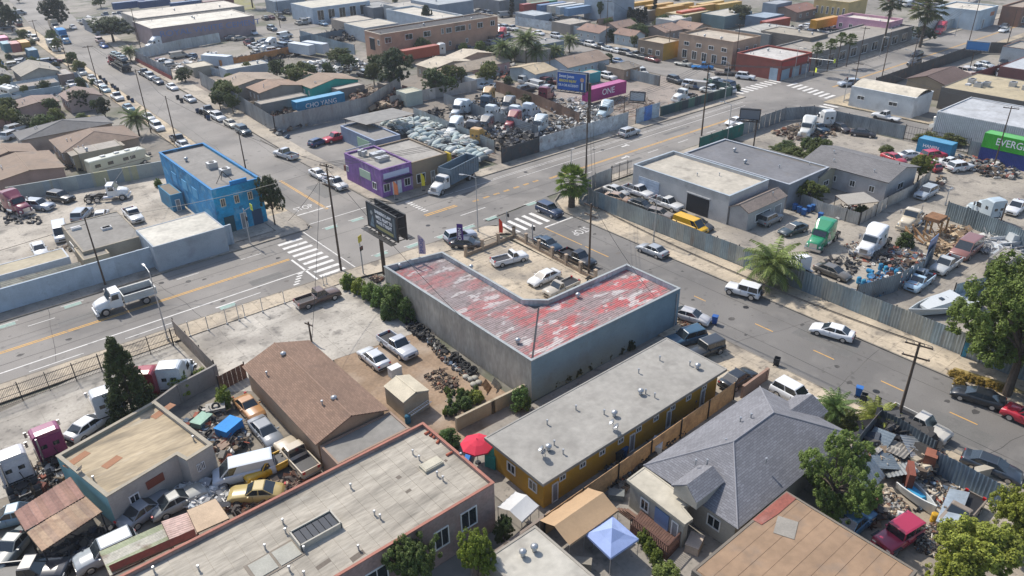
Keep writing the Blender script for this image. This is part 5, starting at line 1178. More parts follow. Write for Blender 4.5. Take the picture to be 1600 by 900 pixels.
for i,(pts,lab,c)in enumerate((([(647,186),(710,212),(773,240)],'white corrugated fence between the engine racks and the truck cabs','#b5bcbf'),([(694,163),(760,188),(840,216)],'pale corrugated fence running between the two rows of truck cabs','#a9b1b8'),([(775,143),(840,166),(905,195)],'rust-streaked corrugated fence right of the brown truck cabs','#a58a7a'),([(610,168),(700,150),(745,142)],'white painted wall with graffiti behind the truck cabs','#c8c6c4'),([(930,112),(968,120),(1030,135)],'grey sheet fence at the back of the gravel lot','#9aa5ac'))):
 FN(lab,pts,2.6,'corrugated',c,1.7,seed=i+9,jit=.1)
FN('white fence with a red painted base beside the far left street',[(213,95),(270,125)],3.0,'corrugated','#c4c8cc',2.2);FN('red painted skirting in front of the white fence by the far left street',[(212,96),(269,126)],1.2,'plain','#9a4a48',3.0,post=0)
FN('white corrugated fence round the flatbed trailers at the far left',[(213,93),(290,76),(345,66)],3.0,'corrugated','#b7c2ca',2.4)
FN('orange-brown fence behind the white trailers',[(345,108),(400,98),(470,82)],2.4,'plain','#c08248',3.0,jit=.05)
FN('grey-blue slat fence beside the far yard full of parts',[(470,62),(530,80),(555,86)],3.0,'corrugated','#a5b6c2',2.2)
FN('teal-green screened fence along the main road beside the dark grey store',None,2.6,'plain','#1f6f63',2.6,W=[(117,84.8),(131,84.8)],jit=.08)
FN('grey corrugated fence round the corner yard at the crossing',None,2.8,'corrugated','#8f9aa3',1.8,W=[(131,84.8),(146,84.9),(151.2,81.5),(151.4,62)],jit=.08)
iron_fence('wide mesh gate on the cross street',V2((151.4,62),(151.4,50)),3.0,.5,post=4,name='mesh_gate',rails=(.06,.5,.95))
FN('grey sheet fence behind the blue container',None,2.6,'corrugated','#9aa3a9',1.9,W=[(151.4,50),(151.4,22)],jit=.08)
FN('dark fence along the far south side of the main road',None,3.0,'plain','#4a4a4a',3.0,W=[(183,84.2),(243,84.2),(249,76)],jit=.1)
FN('pale sheet fence on the north side beyond the row of shops',None,3.0,'corrugated','#b3c0c9',2.4,W=[(240,105.9),(262,105.9),(300,105.9)],jit=.06)
iron_fence('black iron picket fence along the pavement in front of the parked trucks',V2((-9,82.5),(17.6,82.6)),2.25,.15,post=2.6,rails=(.05,.5,.93))
FN('brown boarded wall between the truck yard and the concrete forecourt',None,2.2,'plain','#8b8077',2.2,W=[(18.0,85.0),(18.3,73.0)],jit=.06)
FN('low weathered block wall behind the tall conifer',[(232,668),(285,628),(341,598)],2.2,'block','#8f8a84',2.0,cat='wall',jit=.1)
FN('short dark brown boarded fence at the corner of the tan house',[(345,612),(386,590)],1.9,'board','#6b4f42',.5)
FN('tan panelled fence between the mustard apartments and the grey-roofed house',[(1149,597),(1018,689),(850,806)],2.2,'plain','#c39d72',2.7,top=True,jit=.06,mat_=1)
FN('low brown wall beside the black saloon in the driveway',[(1199,577),(1163,603)],1.5,'block','#9b7e6d',2.0,top=True,cat='wall')
FN('cream block wall between the plant pots and the mustard apartments',[(716,672),(770,645),(826,617)],1.5,'block','#b3a58d',2.0,cat='wall',jit=.05)
FN('low grey block wall running down past the white canopy',[(858,802),(790,850),(740,885)],1.6,'block','#8e8176',2.0,top=True,cat='wall')
FN('white block wall round the yard of the white house',[(1250,320),(1283,335),(1342,352),(1384,326),(1424,306),(1452,282)],2.0,'corrugated','#b9bcbc',1.8,cat='wall',jit=.1)
FN('grey-green corrugated fence across the right-hand yard',[(1475,342),(1520,358),(1600,392),(1640,408)],2.8,'corrugated','#86959c',1.5,jit=.15)
FN('blue-grey corrugated fence of the junk yard beside the parked dark saloon',[(1465,705),(1520,733),(1600,775)],2.5,'corrugated','#7d93a6',1.3,top=True,jit=.15)
FN('dark patched sheet fence with leaning boards behind the bins',[(1378,640),(1420,662),(1465,690)],2.4,'corrugated','#5f6a72',1.2,top=True,jit=.25)
FN('dark sheet fence between the grey-roofed house and the junk yard',[(1330,700),(1352,670),(1378,640)],2.4,'plain','#4f5357',1.5,top=True,jit=.2)
FN('faded corrugated fence sections in the yard behind the blue barrels',[(1488,468),(1540,455),(1600,470)],2.2,'corrugated','#8ba0ab',1.4)
FN('turquoise sheet wall under the big leafy tree',None,2.6,'plain','#4f9fbf',2.5,W=[(81.8,22),(86,17),(92,12)],jit=.1)
def lot_fence():
 P=[g(728,402).xy,g(803,372).xy,g(930,440).xy];root=thing('pillared_fence','low iron fence with cream pillars round the corner shop lot','fence')
 for a,b in zip(P,P[1:]):
  L=(b-a).length;n=int(L/2.6);yaw=math.atan2((b-a).y,(b-a).x);c=(a+b)/2
  MB().box(c.x,c.y,.3,L,.2,.6,yaw).build('plinth','stucco',root,hx('#a8937c'));m=MB();k=int(L/.2)
  for i in range(k):p=a.lerp(b,(i+.5)/k);m.box(p.x,p.y,.95,.03,.03,.75,yaw)
  m.box(c.x,c.y,1.3,L,.05,.05,yaw);m.build('railing','wood',root)
  for i in range(n+1):p=a.lerp(b,i/n);MB().box(p.x,p.y,.85,.36,.36,1.7,yaw).box(p.x,p.y,1.74,.46,.46,.1,yaw).build('pillar','stucco',root,hx('#b5a089'))
lot_fence()
# thin posts of the forecourt
for i,(x,y,t)in enumerate(((297.5,525,502),(326,516,494),(355,506,482),(374,501,474),(383,496,476),(411,488,464),(445,474,455),(506,446,431),(511,444,430))):
 p=g(x,y,.1);h=hz(x,y,t);o=thing('gate_post','thin grey post on the edge of the concrete forecourt','post',tuple(p),0,'thin posts on the forecourt edge');MB().tube((0,0,0),(0,0,h),.05,.05,6).build('post','galv',o);MB().tube((0,0,-.02),(0,0,.12),.14,.1,8).build('base','galv',o)
# ================================================================= POLES, WIRES, LAMPS
PL=[
 ('a',533,422,256,'tall wooden pole with many crossarms beside the hedge at the main crossing',3),('b',165,446,340,'leaning brown wooden pole behind the roadside wall at the left',0),('c',61,66,31,'far wooden pole at the upper end of the left street',1),
 ('d',109,110,62,'wooden pole on the left kerb near the blue truck',1),('e',157,145,71,'wooden pole with a T crossarm beside the parked white cars',1),('f',236,207,108,'wooden pole beside the small palm on the left street',1),('g',277,229,150,'plain wooden pole just above the blue building',0),
 ('h',384,264,205,'bare wooden pole between the blue building and the road',0),('i',220,76,12,'wooden pole in front of the long white-roofed warehouse',1),('j',438,43,0,'slim pole in the far yard at top left',0),('k',920,428,318,'wooden pole on the kerb by the black pickup',2),
 ('l',915,284,168,'wooden pole with ladder rungs behind the fan palm',2),('m',1096,212,98,'tall wooden pole opposite the graffiti wall',2),('n',947,74,0,'dark wooden pole beside the far parked cars',1),('o',1044,89,47,'wooden pole in front of the cream shopfront',1),
 ('p',1147,116,37,'wooden pole at the corner of the red-brick shop',1),('q',1330,157,97,'wooden pole at the far crossing beside the white warehouse',2),('r',1422,114,53,'wooden pole beside the two dark cars on the main road',1),('s',1508,88,-8,'very tall leaning pole on the far south kerb',1),
 ('t',1574,68,14,'pale pole at the far right of the main road',0),('u',1552,262,166,'wooden pole in front of the green container',1),('v',1403,655,535,'near wooden pole with two crossarms by the overflowing bins',2),('w',1395,300,254,'grey pole at the corner of the white house',0),
 ('x',1557,367,318,'dark pole behind the corrugated yard fence',0),('y',487,534,503,'short old pole with one crossarm beside the brown roof',1),('z',1341,100,42,'wooden pole among the small palms by the row of shops',1),('A',598,92,50,'slim pole beside the long pink building',0),('B',1378,120,50,'dark pole in front of the pink building',0),('C',859,118,84,'thin pole beside the beige house roofs',0),('D',1200,16,-30,'far dark pole at the top right',0)]
for k,x,y,t,lab,arms in PL:
 h=hz(x,y,t);pole(k,x,y,h,lab,arms,r=.17 if k in 'aklmv' else .13,ang=0 if k in 'mqrskl' else math.pi/2 if k in 'cdef' else .3,transformer=k in 'am',aw=2.4 if k!='y' else 1.3)
PN=dict(a='many-armed crossing pole',l='pole behind the fan palm',m='pole opposite the graffiti wall',q='pole by the white warehouse',r='pole by the two dark cars',s='very tall far pole',c='far upper pole',d='blue truck pole',e='T-topped pole',f='small palm pole',g='plain pole above the blue building',k='black pickup pole',v='near right pole',b='leaning left pole',p='red-brick shop pole',o='cream shopfront pole',n='far side street pole',u='green container pole')
for a,b in(('a','l'),('l','m'),('m','q'),('q','r'),('r','s')):wires(a,b,'cable from the '+PN[a]+' to the '+PN[b])
for a,b in(('c','d'),('d','e'),('e','f'),('f','g'),('g','a')):wires(a,b,'cable from the '+PN[a]+' to the '+PN[b],(0,1))
for a,b in(('l','k'),('k','v')):wires(a,b,'cable from the '+PN[a]+' to the '+PN[b],(0,1,2))
for a,b in(('b','a'),('p','o'),('o','n'),('p','q'),('u','q'),('b','g')):wires(a,b,'cable from the '+PN[a]+' to the '+PN[b],(0,))
wire(POLE['a'][0][1],g(450,345,6),'service cable running down from the tall pole to the blue building',.5);wire(POLE['a'][0][2],(40.8,58,5.2),'service cable running down to the L-shaped building',.6);wire(POLE['k'][0][1],(60,47.5,5.2),'service cable from the kerb pole to the L-shaped roof',.6)
wire((*POLE['b'][1].xy,9),(-40,100,9),'cable leaving the frame from the leaning left pole',.5)
wire(POLE['a'][0][3],g(487,533,4),'slack service cable over the concrete forecourt',.7)
def street_lamp(x,y,t,arm,yaw,lab):lamp(x,y,hz(x,y,t,.12),arm,yaw,lab)
street_lamp(263,532,425,1.6,R(90),'tall grey street lamp beside the boarded wall');street_lamp(747,362,277,2.0,R(120),'grey street lamp with curved arm at the corner lot');street_lamp(1136,222,164,2.2,R(90),'grey street lamp on the south kerb near the white cars')
street_lamp(1021,379,309,.1,0,'slim pale lamp post beside the corrugated fence and silver saloon');street_lamp(1240,122,75,1.6,R(-90),'lamp post in front of the red-brick shop');street_lamp(1374,88,58,1.5,R(-90),'lamp post beside the row of shops');street_lamp(1492,56,8,1.5,R(-90),'thin lamp post near the white van');street_lamp(1477,320,298,.5,0,'short dark yard light behind the beige truck');street_lamp(1418,112,80,1.2,R(90),'pale lamp post beside the dark cars')
street_lamp(1132,160,98,1.2,R(90),'slim pole at the corner of the graffiti wall');street_lamp(892,272,235,.1,0,'short grey post beside the fan palm')
def signal(x,y,t,yaw,arm,lab,sign=True,col=(.65,.72,.05,1)):
 p=g(x,y,.12);h=hz(x,y,t,.12);root=thing('traffic_signal',lab,'traffic light',tuple(p),yaw);MB().tube((0,0,0),(0,0,h),.1,.07,8).build('post','galv',root)
 if arm:MB().path([(0,0,h-.4),(arm,0,h)],.05,6).build('mast_arm','galv',root)
 for s in(0,1):o=MB().box(.16,.2*(1 if s else-1),h*.72,.16,.2,.6).build('signal_head','black_metal',root);MB().tube((.24,.2*(1 if s else-1),h*.72+.18),(.28,.2*(1 if s else-1),h*.72+.18),.07,.07,8).build('lens','lamp_red',o)
 if sign:
  o=MB().box(arm if arm else .1,0,h-.1,.05,.85,.95).build('warning_sign','print',root,col);MB().box((arm if arm else .1)-.03,.0,h-.1,.02,.12,.5).box((arm if arm else .1)-.03,0,h+.27,.02,.16,.16).build('walking_figure','black_metal',o)
signal(391,381,326,R(0),1.2,'traffic signal with a yellow-green crossing sign in front of the blue building');signal(568,428,372,R(-60),0,'yellow-backed crossing signal beside the brick pile at the hedge',True,(.6,.5,.06,1))
signal(1258,122,88,R(-90),7.0,'long-armed crossing signal with yellow-green sign by the red-brick shop');signal(1318,160,108,R(140),7.5,'second crossing signal with yellow-green sign beside the white warehouse');signal(792,352,330,0,0,'small crossing signal at the corner lot',False);signal(832,375,350,0,0,'street name post by the dark blue saloon',False)
# ================================================================= BILLBOARDS AND SIGNS
def billboard(label,cpx,cpy,zc,w,h,yaw,bx,by,face,lines,frame='black_metal',depth=1.3,r=.3,back=None,post_at=None):
 c=g(cpx,cpy,zc);b=post_at or g(bx,by,0).xy;root=thing('billboard',label,'billboard',(c.x,c.y,0),yaw);L=Matrix.Rotation(-yaw,3,'Z')@Vector((b.x-c.x,b.y-c.y,0))
 MB().tube((L.x,depth/2,0),(L.x,depth/2,zc),r,r*.9,12).build('post','wood',root)
 for y,nm in((0,'front'),(depth,'rear')):
  m=MB()
  for dx,dz,sx,sz in((0,h/2+.08,w+.3,.16),(0,-h/2-.08,w+.3,.16),(-w/2-.08,0,.16,h),(w/2+.08,0,.16,h)):m.box(dx,y,zc+dz,sx,.2,sz)
  m.build('frame',frame,root)
 MB().box(0,0,zc,w,.1,h).build('front_panel','print',root,face);MB().box(0,depth,zc,w,.1,h).build('rear_panel','matte',root,back or(.05,.05,.055,1))
 m=MB()
 for i in range(7):x=-w/2+w*i/6;m.box(x,depth/2,zc,.08,depth-.1,.08).box(x,depth/2,zc-h/2,.1,depth+1.6,.1).box(x,depth/2,zc+h/2-.1,.08,depth-.1,.08)
 m.build('truss','black_metal',root);MB().box(0,-.75,zc-h/2-.25,w+.4,.8,.06).build('catwalk','black_metal',root);MB().box(0,depth+.75,zc-h/2-.25,w+.4,.8,.06).build('catwalk','black_metal',root)
 for txt,x,z,s,col,xs in lines:text(txt,s,col,root,wallM((x,-.075,zc+z),0),m='print',xs=xs,bold=.015)
 return root
W1=(.75,.76,.78,1)
c0=g(579,320,8.3);c1=g(617,349,8.3)
d_=(g(630,352,8.0)-g(575,324,8.0));cc=(g(574,331,8.4)+g(617,356,8.4))/2
bb=billboard('black law-firm billboard with white lettering on a single brown post',597,346,8.6,7.0,3.2,R(-90),600,428,(.035,.05,.065,1),[('BARBERIO LAW',.4,1.0,.58,W1,.95),("WE'LL FIGHT TO",.55,.25,.62,W1,.85),('MAKE IT RIGHT',.55,-.42,.62,W1,.85)],r=.28)
MB().box(.55,-.07,8.6-1.15,4.2,.02,.42).build('printed_band','print',bb,(.30,.28,.12,1));MB().loft([[(x,-.068,z)for x,z in((-3.1,7.1),(-2.0,7.1),(-2.1,8.6),(-2.3,8.8))],[(x,-.062,z)for x,z in((-3.1,7.1),(-2.0,7.1),(-2.1,8.6),(-2.3,8.8))]]).build('printed_figure','print',bb,(.16,.22,.26,1));MB().tube((-2.45,-.07,9.1),(-2.45,-.064,9.1),.3,.3,14).build('printed_face','print',bb,(.28,.30,.30,1));MB().box(3.0,-.07,8.6,.35,.02,2.6).build('printed_figure','print',bb,(.10,.13,.15,1))
b2=billboard('blue billboard with white and yellow lettering above the truck scrapyard',893,128,9.5,6.4,3.5,R(-70),887,222,(.02,.10,.38,1),[('Sweet James',-1.1,1.05,.85,W1,.8),('SERIOUS INJURY',-.85,.12,.7,(.75,.62,.05,1),.78),('OR A CAR ACCIDENT?',-.7,-.8,.7,W1,.64)],frame='chrome',r=.35)
MB().tube((2.4,-.07,10.1),(2.4,-.064,10.1),.45,.45,14).build('printed_face','print',b2,(.50,.30,.20,1));MB().box(2.4,-.07,8.7,1.1,.02,1.7).build('printed_suit','print',b2,(.05,.08,.15,1));MB().box(2.4,-.09,8.8,.32,.02,1.4).build('printed_shirt','print',b2,(.6,.65,.7,1))
billboard('small billboard with a grey cityscape print beside the main road',1172,179,6.6,3.5,1.7,R(-58),1178,224,(.16,.17,.19,1),[],r=.14,depth=.5)
billboard('small weathered white billboard on a thin post in the gravel lot',996,151,5.0,3.0,1.7,R(-60),985,172,(.42,.44,.46,1),[],r=.1,depth=.4)
billboard('rounded blue sign on a thin white post beside the far road',1528,72,6.5,5.0,2.0,R(-75),1524,98,(.05,.20,.45,1),[],frame='chrome',r=.1,depth=.3)
def feather(x,y,ty,color,label,txt=None,tcol=W1,wpx=9,rect=False):
 p=g(x,y,.1);h=hz(x,y,ty,.1);root=thing('feather_flag',label,'flag',tuple(p),R(-52));w=wpx/ppm(x,y);MB().tube((-w/2,0,0),(-w/2,0,h),.03,.02,6).build('pole','chrome',root);r0=[]
 for i in range(9):t=i/8;z=h*(.28+.72*t);ww=w*(1 if rect or t<.8 else 1-(t-.8)*3.5);r0.append([(-w/2,0,z),(-w/2+ww*.5,.05*math.sin(t*7),z),(-w/2+ww,.08*math.sin(t*6),z)])
 MB().loft(r0,False,False).build('flag_cloth','cloth',root,hx(color,.9),smooth=True);MB().tube((0,0,0),(0,0,.06),.35,.3,8).build('base','black_metal',root)
 if txt:text(txt,w*.75,tcol,root,Matrix.Translation((0,-.1,h*.6))@Matrix.Rotation(R(90),4,'X')@Matrix.Rotation(R(90),4,'Z'),m='print',xs=1.1);text(txt,w*.75,tcol,root,Matrix.Translation((0,.1,h*.6))@Matrix.Rotation(R(180),4,'Z')@Matrix.Rotation(R(90),4,'X')@Matrix.Rotation(R(90),4,'Z'),m='print',xs=1.1)
 return root
feather(661,408,368,'#c8b6c8','pink and white feather flag with blue lettering at the corner roof','SMOG',(.06,.1,.35,1),11);feather(720,388,350,'#4a2a78','purple feather flag with white lettering beside the parked silver suv','OPEN',W1,10,True)
feather(783,372,342,'#e0452c','small red feather flag at the corner lot fence',None,W1,6);feather(620,312,284,'#e8885a','orange and green feather flag in front of the purple shop',None,W1,7);feather(662,298,271,'#d8c832','yellow feather flag in front of the tan shopfront',None,W1,6)
# ================================================================= CONTAINERS
container(497,151,0,'#2a93bd','long blue container lettered CHO YANG in the scrapyard',12.19,'CHO YANG',(.8,.8,.8,1),1.5,z=.0,h=2.9)
container(945,132,0,'#b83a86','magenta container lettered ONE in the gravel lot',12.19,'ONE',(.85,.8,.82,1),2.0,h=2.9,z=.9)
container(655,74,0,'#b0543c','rust-red container on a trailer beside the long pink building',12.19,None,h=2.8,z=1.2)
GC=container(1602,217,R(-90),'#3fb434','bright green container with white lettering stacked on a dark blue one',12.19,'EVERGREEN',W1,1.75,z=2.65,h=2.6,xs=.85)
gq=GC.location;container(0,0,R(-90),'#27408c','dark blue container underneath the green one',12.19,None,h=2.6,z=0,cx=Vector((gq.x+.02,gq.y,0)))
container(1466,219,R(-90),'#2b93bd','sky-blue container with a round white emblem and lettering',6.06,'HANJIN',W1,.85,tx=-.5,h=2.6)
container(470,68,R(-75),'#c9d0d6','white box trailer left of its twin in the far yard',9,None,h=2.8,z=.9);container(492,66,R(-75),'#c4ccd4','white box trailer right of its twin in the far yard',9,None,h=2.8,z=.9)
container(338,86,R(-60),'#c2ccd6','pale blue-white box trailer in the upper-left compound',9,None,h=2.8,z=.6)
for i,(x,y,c,t)in enumerate(((3,57,'#d07a9a','pink-topped'),(8,66,'#5b8c9a','grey-blue'),(21,66,'#a8605a','dull red'),(36,64,'#c8943a','mustard yellow'),(48,76,'#5f88a0','small steel-blue'))):
 container(x,y,R(90),c,t+' container with its doors facing the viewer at the far left',6.06,None,h=2.6,z=1.5 if i<4 else 0)
far=[(835,4,'#a84a40','dark red'),(848,2,'#4f8f6a','green'),(862,5,'#5f7fa8','blue'),(878,6,'#c8c4bc','white'),(892,8,'#b8c0c6','pale grey'),(905,10,'#7f9fbf','light blue'),(1005,2,'#d8a83c','yellow'),(1030,6,'#d0a24a','golden'),(1048,10,'#c89a40','ochre'),(1062,6,'#d6b05a','pale yellow'),(1080,15,'#d2643c','orange'),(1098,8,'#cf9a3a','amber'),(1110,3,'#d9b765','straw-coloured'),(1212,30,'#b5553c','brick-orange'),(1138,4,'#d4ab50','gold'),(1290,28,'#d89a20','bright yellow')]
for i,(x,y,c,t)in enumerate(far):container(x,y,R(-4),c,t+' container in the far depot along the top edge',12.19,None,h=2.6,z=2.0)
for i,(x,y,c,t)in enumerate(((240,0,'#2a4a78','navy blue'),(290,2,'#2f5a8a','mid blue'),(340,0,'#7a4848','maroon'),(200,2,'#3a5a86','slate blue'))):container(x,y,0,c,t+' container at the very top left of the view',12.19,None,h=2.6,z=1.5)
# ================================================================= TREES AND PALMS
TP('cone',212,652,526,84,'tall dark conical tree between the parked trucks','#5d6b34',seed=1,k=.5)
TP('big',1572,618,388,245,'very large leafy tree at the right edge over the corrugated fence','#76893c',seed=2,k=.66)
TP('big',1296,798,680,128,'round dense tree beside the grey-roofed house','#7d9246',seed=1,k=.72)
TP('broad',1515,930,822,160,'yellow-green tree at the bottom right corner','#98a040',seed=3,k=.7);TP('broad',1580,850,765,95,'yellow-green tree beside the covered car in the junk yard','#98a03c',seed=1,k=.65)
TP('broad',1470,930,870,80,'low yellow-green bush at the bottom edge beside the tan roof','#a0a83a',seed=0,k=.7)
TP('broad',648,935,845,95,'dark leafy tree below the brick building, left of two','#6f8240',seed=0,k=.6);TP('broad',748,918,832,72,'bright green leafy tree below the brick building windows','#8c9c38',seed=2,k=.65)
TP('broad',788,850,805,40,'small shrub in the corner behind the white canopy','#5d7038',seed=3);TP('bush',700,700,668,46,'green shrub beside the crimson parasol','#5f8038');TP('bush',1040,900,880,50,'leafy bush at the bottom edge under the tent yard','#8a9a4a')
TP('broad',430,352,270,44,'grey-green street tree beside the blue building','#6e7a50',seed=2,k=.45)
for i,(x,y,t,w,c)in enumerate(((545,450,424,30,'#7a9038'),(562,458,432,30,'#8f9a3a'),(580,468,436,34,'#6f8836'),(598,480,440,40,'#5f7a34'),(618,492,438,50,'#6c8040'),(636,502,462,34,'#566e34'),(606,500,470,24,'#4f6830'))):TP('bush',x,y,t,w,['small bright bush at the left end of the hedge','yellow-green bush by the brick pile','leafy bush beside the billboard post','dense bush in the middle of the hedge','feathery shrub against the corner of the L-shaped building','dark shrub at the foot of the long concrete wall','low dark plant in front of the feathery shrub'][i],c,k=.8)
TP('bush',815,640,598,38,'pale green shrub at the corner of the shaded concrete wall','#7a9a50')
for i,(x,y,t,w)in enumerate(((852,602,588,20),(868,596,580,24),(884,588,572,24),(902,580,562,22),(918,571,554,20),(935,561,545,18),(950,553,536,20),(968,545,528,20),(984,540,522,22))):TP('bush',x,y+6,t+6,w,'dark shade plant in the strip under the concrete wall','#4a5836',group='shade plants under the concrete wall')
TP('bush',285,618,580,44,'bright leafy shrub behind the white truck cab','#96a840',k=.7);TP('bush',318,598,572,34,'pale green shrub by the boarded wall','#8a9c44',k=.7);TP('bush',352,636,600,34,'yellow-green shrub beside the engines','#8c9c3c',k=.7)
TP('broad',1262,318,282,56,'small round tree against the blue wall by the white workshop','#7a8636',seed=1);TP('broad',1235,262,228,70,'olive tree behind the dark grey store, left of two','#75803c',seed=0);TP('broad',1275,252,215,52,'olive tree behind the dark grey store, right of two','#6d7a3a',seed=3)
TP('broad',1433,285,240,50,'yellow-green tree at the corner of the white house','#8a9238',seed=2);TP('bush',1345,335,318,28,'small bush on the fabric roof yard','#6f8a3a');TP('bush',1385,238,225,26,'flowering bush between the white house and red car','#77803f')
TP('bush',1450,222,205,50,'low bushes beside the motorhome, left clump','#7d7f3c');TP('bush',1485,226,208,50,'low bushes beside the motorhome, right clump','#79803c');TP('bush',1412,386,360,36,'dark green palm-like shrub among the junk by the white truck','#5a6e30')
TP('broad',620,138,72,66,'big dark tree in the middle of the far yards','#4f6238',seed=1,k=.6);TP('broad',585,134,96,34,'lighter shrub to the left of the big dark tree','#6f7a3a',seed=2);TP('broad',680,152,106,52,'spreading green tree to the right of the big dark tree','#6f8450',seed=3);TP('broad',708,148,118,24,'small bright tree at the graffiti wall','#6e8a3e',seed=0)
TP('broad',530,102,73,46,'olive tree in front of the long pink building','#6f7c3c',seed=0);TP('broad',433,121,93,34,'round green tree above the CHO YANG container yard','#5f7038',seed=3);TP('broad',482,116,98,28,'small green tree beside the far pile of parts','#6c7c34',seed=1)
TP('broad',178,66,24,72,'broad dark street tree near the long white-roofed warehouse','#5d6c40',seed=2,k=.6);TP('broad',92,44,-8,44,'dark tree at the top of the left street','#445434',seed=1,k=.5);TP('broad',20,50,5,30,'green tree at the top left corner','#4c6038',seed=0,k=.5);TP('column',8,45,-6,22,'dark narrow tree at the top left edge','#3f4c34',k=.5)
TP('broad',290,128,104,34,'shrubby tree behind the red and white fence','#5c6c3c',seed=1);TP('broad',345,172,140,36,'green tree at the bend of the far pavement','#5d7038',seed=2);TP('broad',365,178,145,26,'small tree behind the sloping white fence','#66783c',seed=0);TP('broad',132,172,140,44,'spiky dark tree in front of the pink house','#4a5a34',seed=3,k=.5);TP('broad',165,182,150,26,'low dark hedge tree by the left pavement','#44522e',seed=1)
TP('bush',20,192,168,40,'dense shrub at the left edge below the pale house','#5d7438');TP('bush',50,200,175,40,'grey-green scrub beside the pink bungalow','#5a6444');TP('bush',90,190,165,30,'yellow bush in front of the pink bungalow','#8a9440');TP('bush',88,108,95,18,'round brown-green bush beside the left kerb','#6a6a3c');TP('bush',5,250,222,26,'dark bush at the left edge above the maroon truck','#5a6a3a')
TP('bush',248,292,276,14,'small green bush beside the blue kiosk','#7a9434');TP('broad',668,50,5,22,'thin tree behind the white yard wall','#4c5c3c',seed=1)
for i,x in enumerate((983,989,995,1001,1007,752,790,800,1022)):TP('column',x,(36,36,37,37,37,14,20,26,30)[i],(10,14,12,14,10,-10,-8,-8,-4)[i],9,'slender dark cypress in the row near the top of the view','#2c3d28',group='dark cypresses near the top',k=.5)
TP('broad',1155,38,6,44,'grey-green tree above the two-storey building','#6a6f44',seed=2);TP('broad',998,60,35,40,'green tree among the brown-roofed far houses','#5c6c38',seed=1);TP('broad',966,66,46,24,'round tree in front of the far brown roofs','#566a38',seed=3);TP('broad',918,62,46,18,'small tree beside the yellow-sided shed','#4f6434',seed=0);TP('broad',950,104,82,18,'round green tree behind the long white house','#5c7236',seed=1);TP('broad',938,32,0,16,'tall thin tree behind the depot','#5a7040',seed=2);TP('bush',1152,142,130,12,'small round bush on top of the graffiti wall','#4f6832')
TP('broad',1352,66,45,46,'green shrubs in front of the pink building','#5f7440',seed=1);TP('broad',1440,68,40,40,'dark creeper on the white side wall','#475a30',seed=2);TP('bush',800,150,140,26,'scrubby bush behind the brown truck cab','#6a6c48');TP('bush',825,160,143,30,'olive scrub beside the rusty fence','#70724c')
PALM('fan',893,324,hz(893,324,284),1.6,'stout fan palm on the pavement corner by the corrugated fence','#7f9440',skirt=1.6,r0=.5,k=.7)
PALM('date',1203,446,hz(1203,446,413),1.55,'large date palm over the corrugated fence and the white off-roader','#86964f',r0=.3,k=.66)
for i,(x,y,t,s,lab)in enumerate(((1271,118,76,.9,'first'),(1292,112,70,.9,'second'),(1307,105,60,.9,'third'),(1322,104,63,1.0,'fourth'))):PALM('fan',x,y,hz(x,y,t),s,lab+' small palm from the red-brick shop along the row of shops','#7a8a4a',r0=.12,k=.6)
PALM('fan',1378,80,hz(1378,80,2),2.0,'tall shaggy palm left of the pair above the pink building','#6a7248',r0=.25,skirt=4);PALM('fan',1437,74,hz(1437,74,12),3.0,'huge shaggy palm beside the white side wall','#7a8050',r0=.35,skirt=6)
for i,(x,y,t,s,lab)in enumerate(((822,100,64,2.2,'tall feathery palm beside the beige house roofs'),(838,102,80,1.6,'lower feathery palm beside the tall one'),(890,82,64,1.5,'palm in front of the long white house'),(868,92,80,1.4,'small palm behind the blue billboard'),(787,112,75,1.6,'slim palm in front of the pink bungalows'),(205,96,81,1.3,'small round palm by the red and white fence'),(218,212,186,1.5,'small palm beside the parked cars on the left street'))):PALM('date',x,y,hz(x,y,t),s*.8,lab,'#7a8a50',r0=.15)
PALM('date',1302,652,1.1,.8,'small fan-leaved palm on the pavement beside the grey-roofed house','#6f8a44');PALM('date',1368,664,.6,.9,'yellow-green palm seedling near the leaning dark sheets','#a0a84c');TP('bush',1322,668,636,34,'rounded bush in the strip beside the kerb','#76803c');TP('bush',1345,678,660,26,'small lime-green bush next to the dark sheet fence','#86a03c')
PALM('date',395,12,hz(395,12,-30),1.8,'palm trunk reaching above the top edge of the view','#6f7a50')
for i,(x,y)in enumerate(((1005,850),(1015,865),(1025,880))):TP('bush',x,y,y-26,26,'flower bed shrub along the deck','#8a9a3c',group='flower bed along the deck')
for i,(x,y)in enumerate(((1490,588),(1502,592),(1515,596),(1528,600),(1498,600),(1545,604),(1560,610))):TP('bush',x,y,y-12,22,'dry yellow grass tuft at the foot of the corrugated fence','#c0a24c',group='dry tufts by the fence')
# ================================================================= VEHICLES
WH,SI,GY,BK,DB='#dcdcdc','#a9adb0','#75797d','#26282b','#2c3a50'
# right-hand street and its kerbs
V('sedan',1330,524,1272,508,'#ececec','white saloon with black glass roof parked by the corrugated fence');V('sedan',1039,396,1000,382,SI,'silver saloon parked by the corrugated fence near the crossing')
V('jeep',1185,459,1139,447,'#e4e4e4','white off-roader parked under the date palm');V('sedan',1564,628,1494,607,'#25282c','black saloon parked by the dry grass');V('suv',1630,662,1592,644,'#b8283a','red off-roader nose cut by the right edge of the view')
V('suv',845,322,872,333,'#2c3c58','dark blue suv turning over the crosswalk');V('sedan',840,372,872,387,'#2f4558','dark blue saloon parked behind the black pickup');V('pickup',880,393,925,412,'#202226','black crew-cab pickup parked at the corner lot fence')
V('sedan',1062,487,1098,497,'#c6c4c4','silver saloon with scratched bonnet beside the concrete wall');V('suv',1083,524,1062,530,'#3a5a70','dark blue suv in the driveway of the apartments');V('jeep',1114,541,1092,549,'#3a3d40','dark grey off-roader with soft top in the driveway');V('sedan',1134,598,1174,580,'#2a2d31','black saloon in the driveway beside the brown wall')
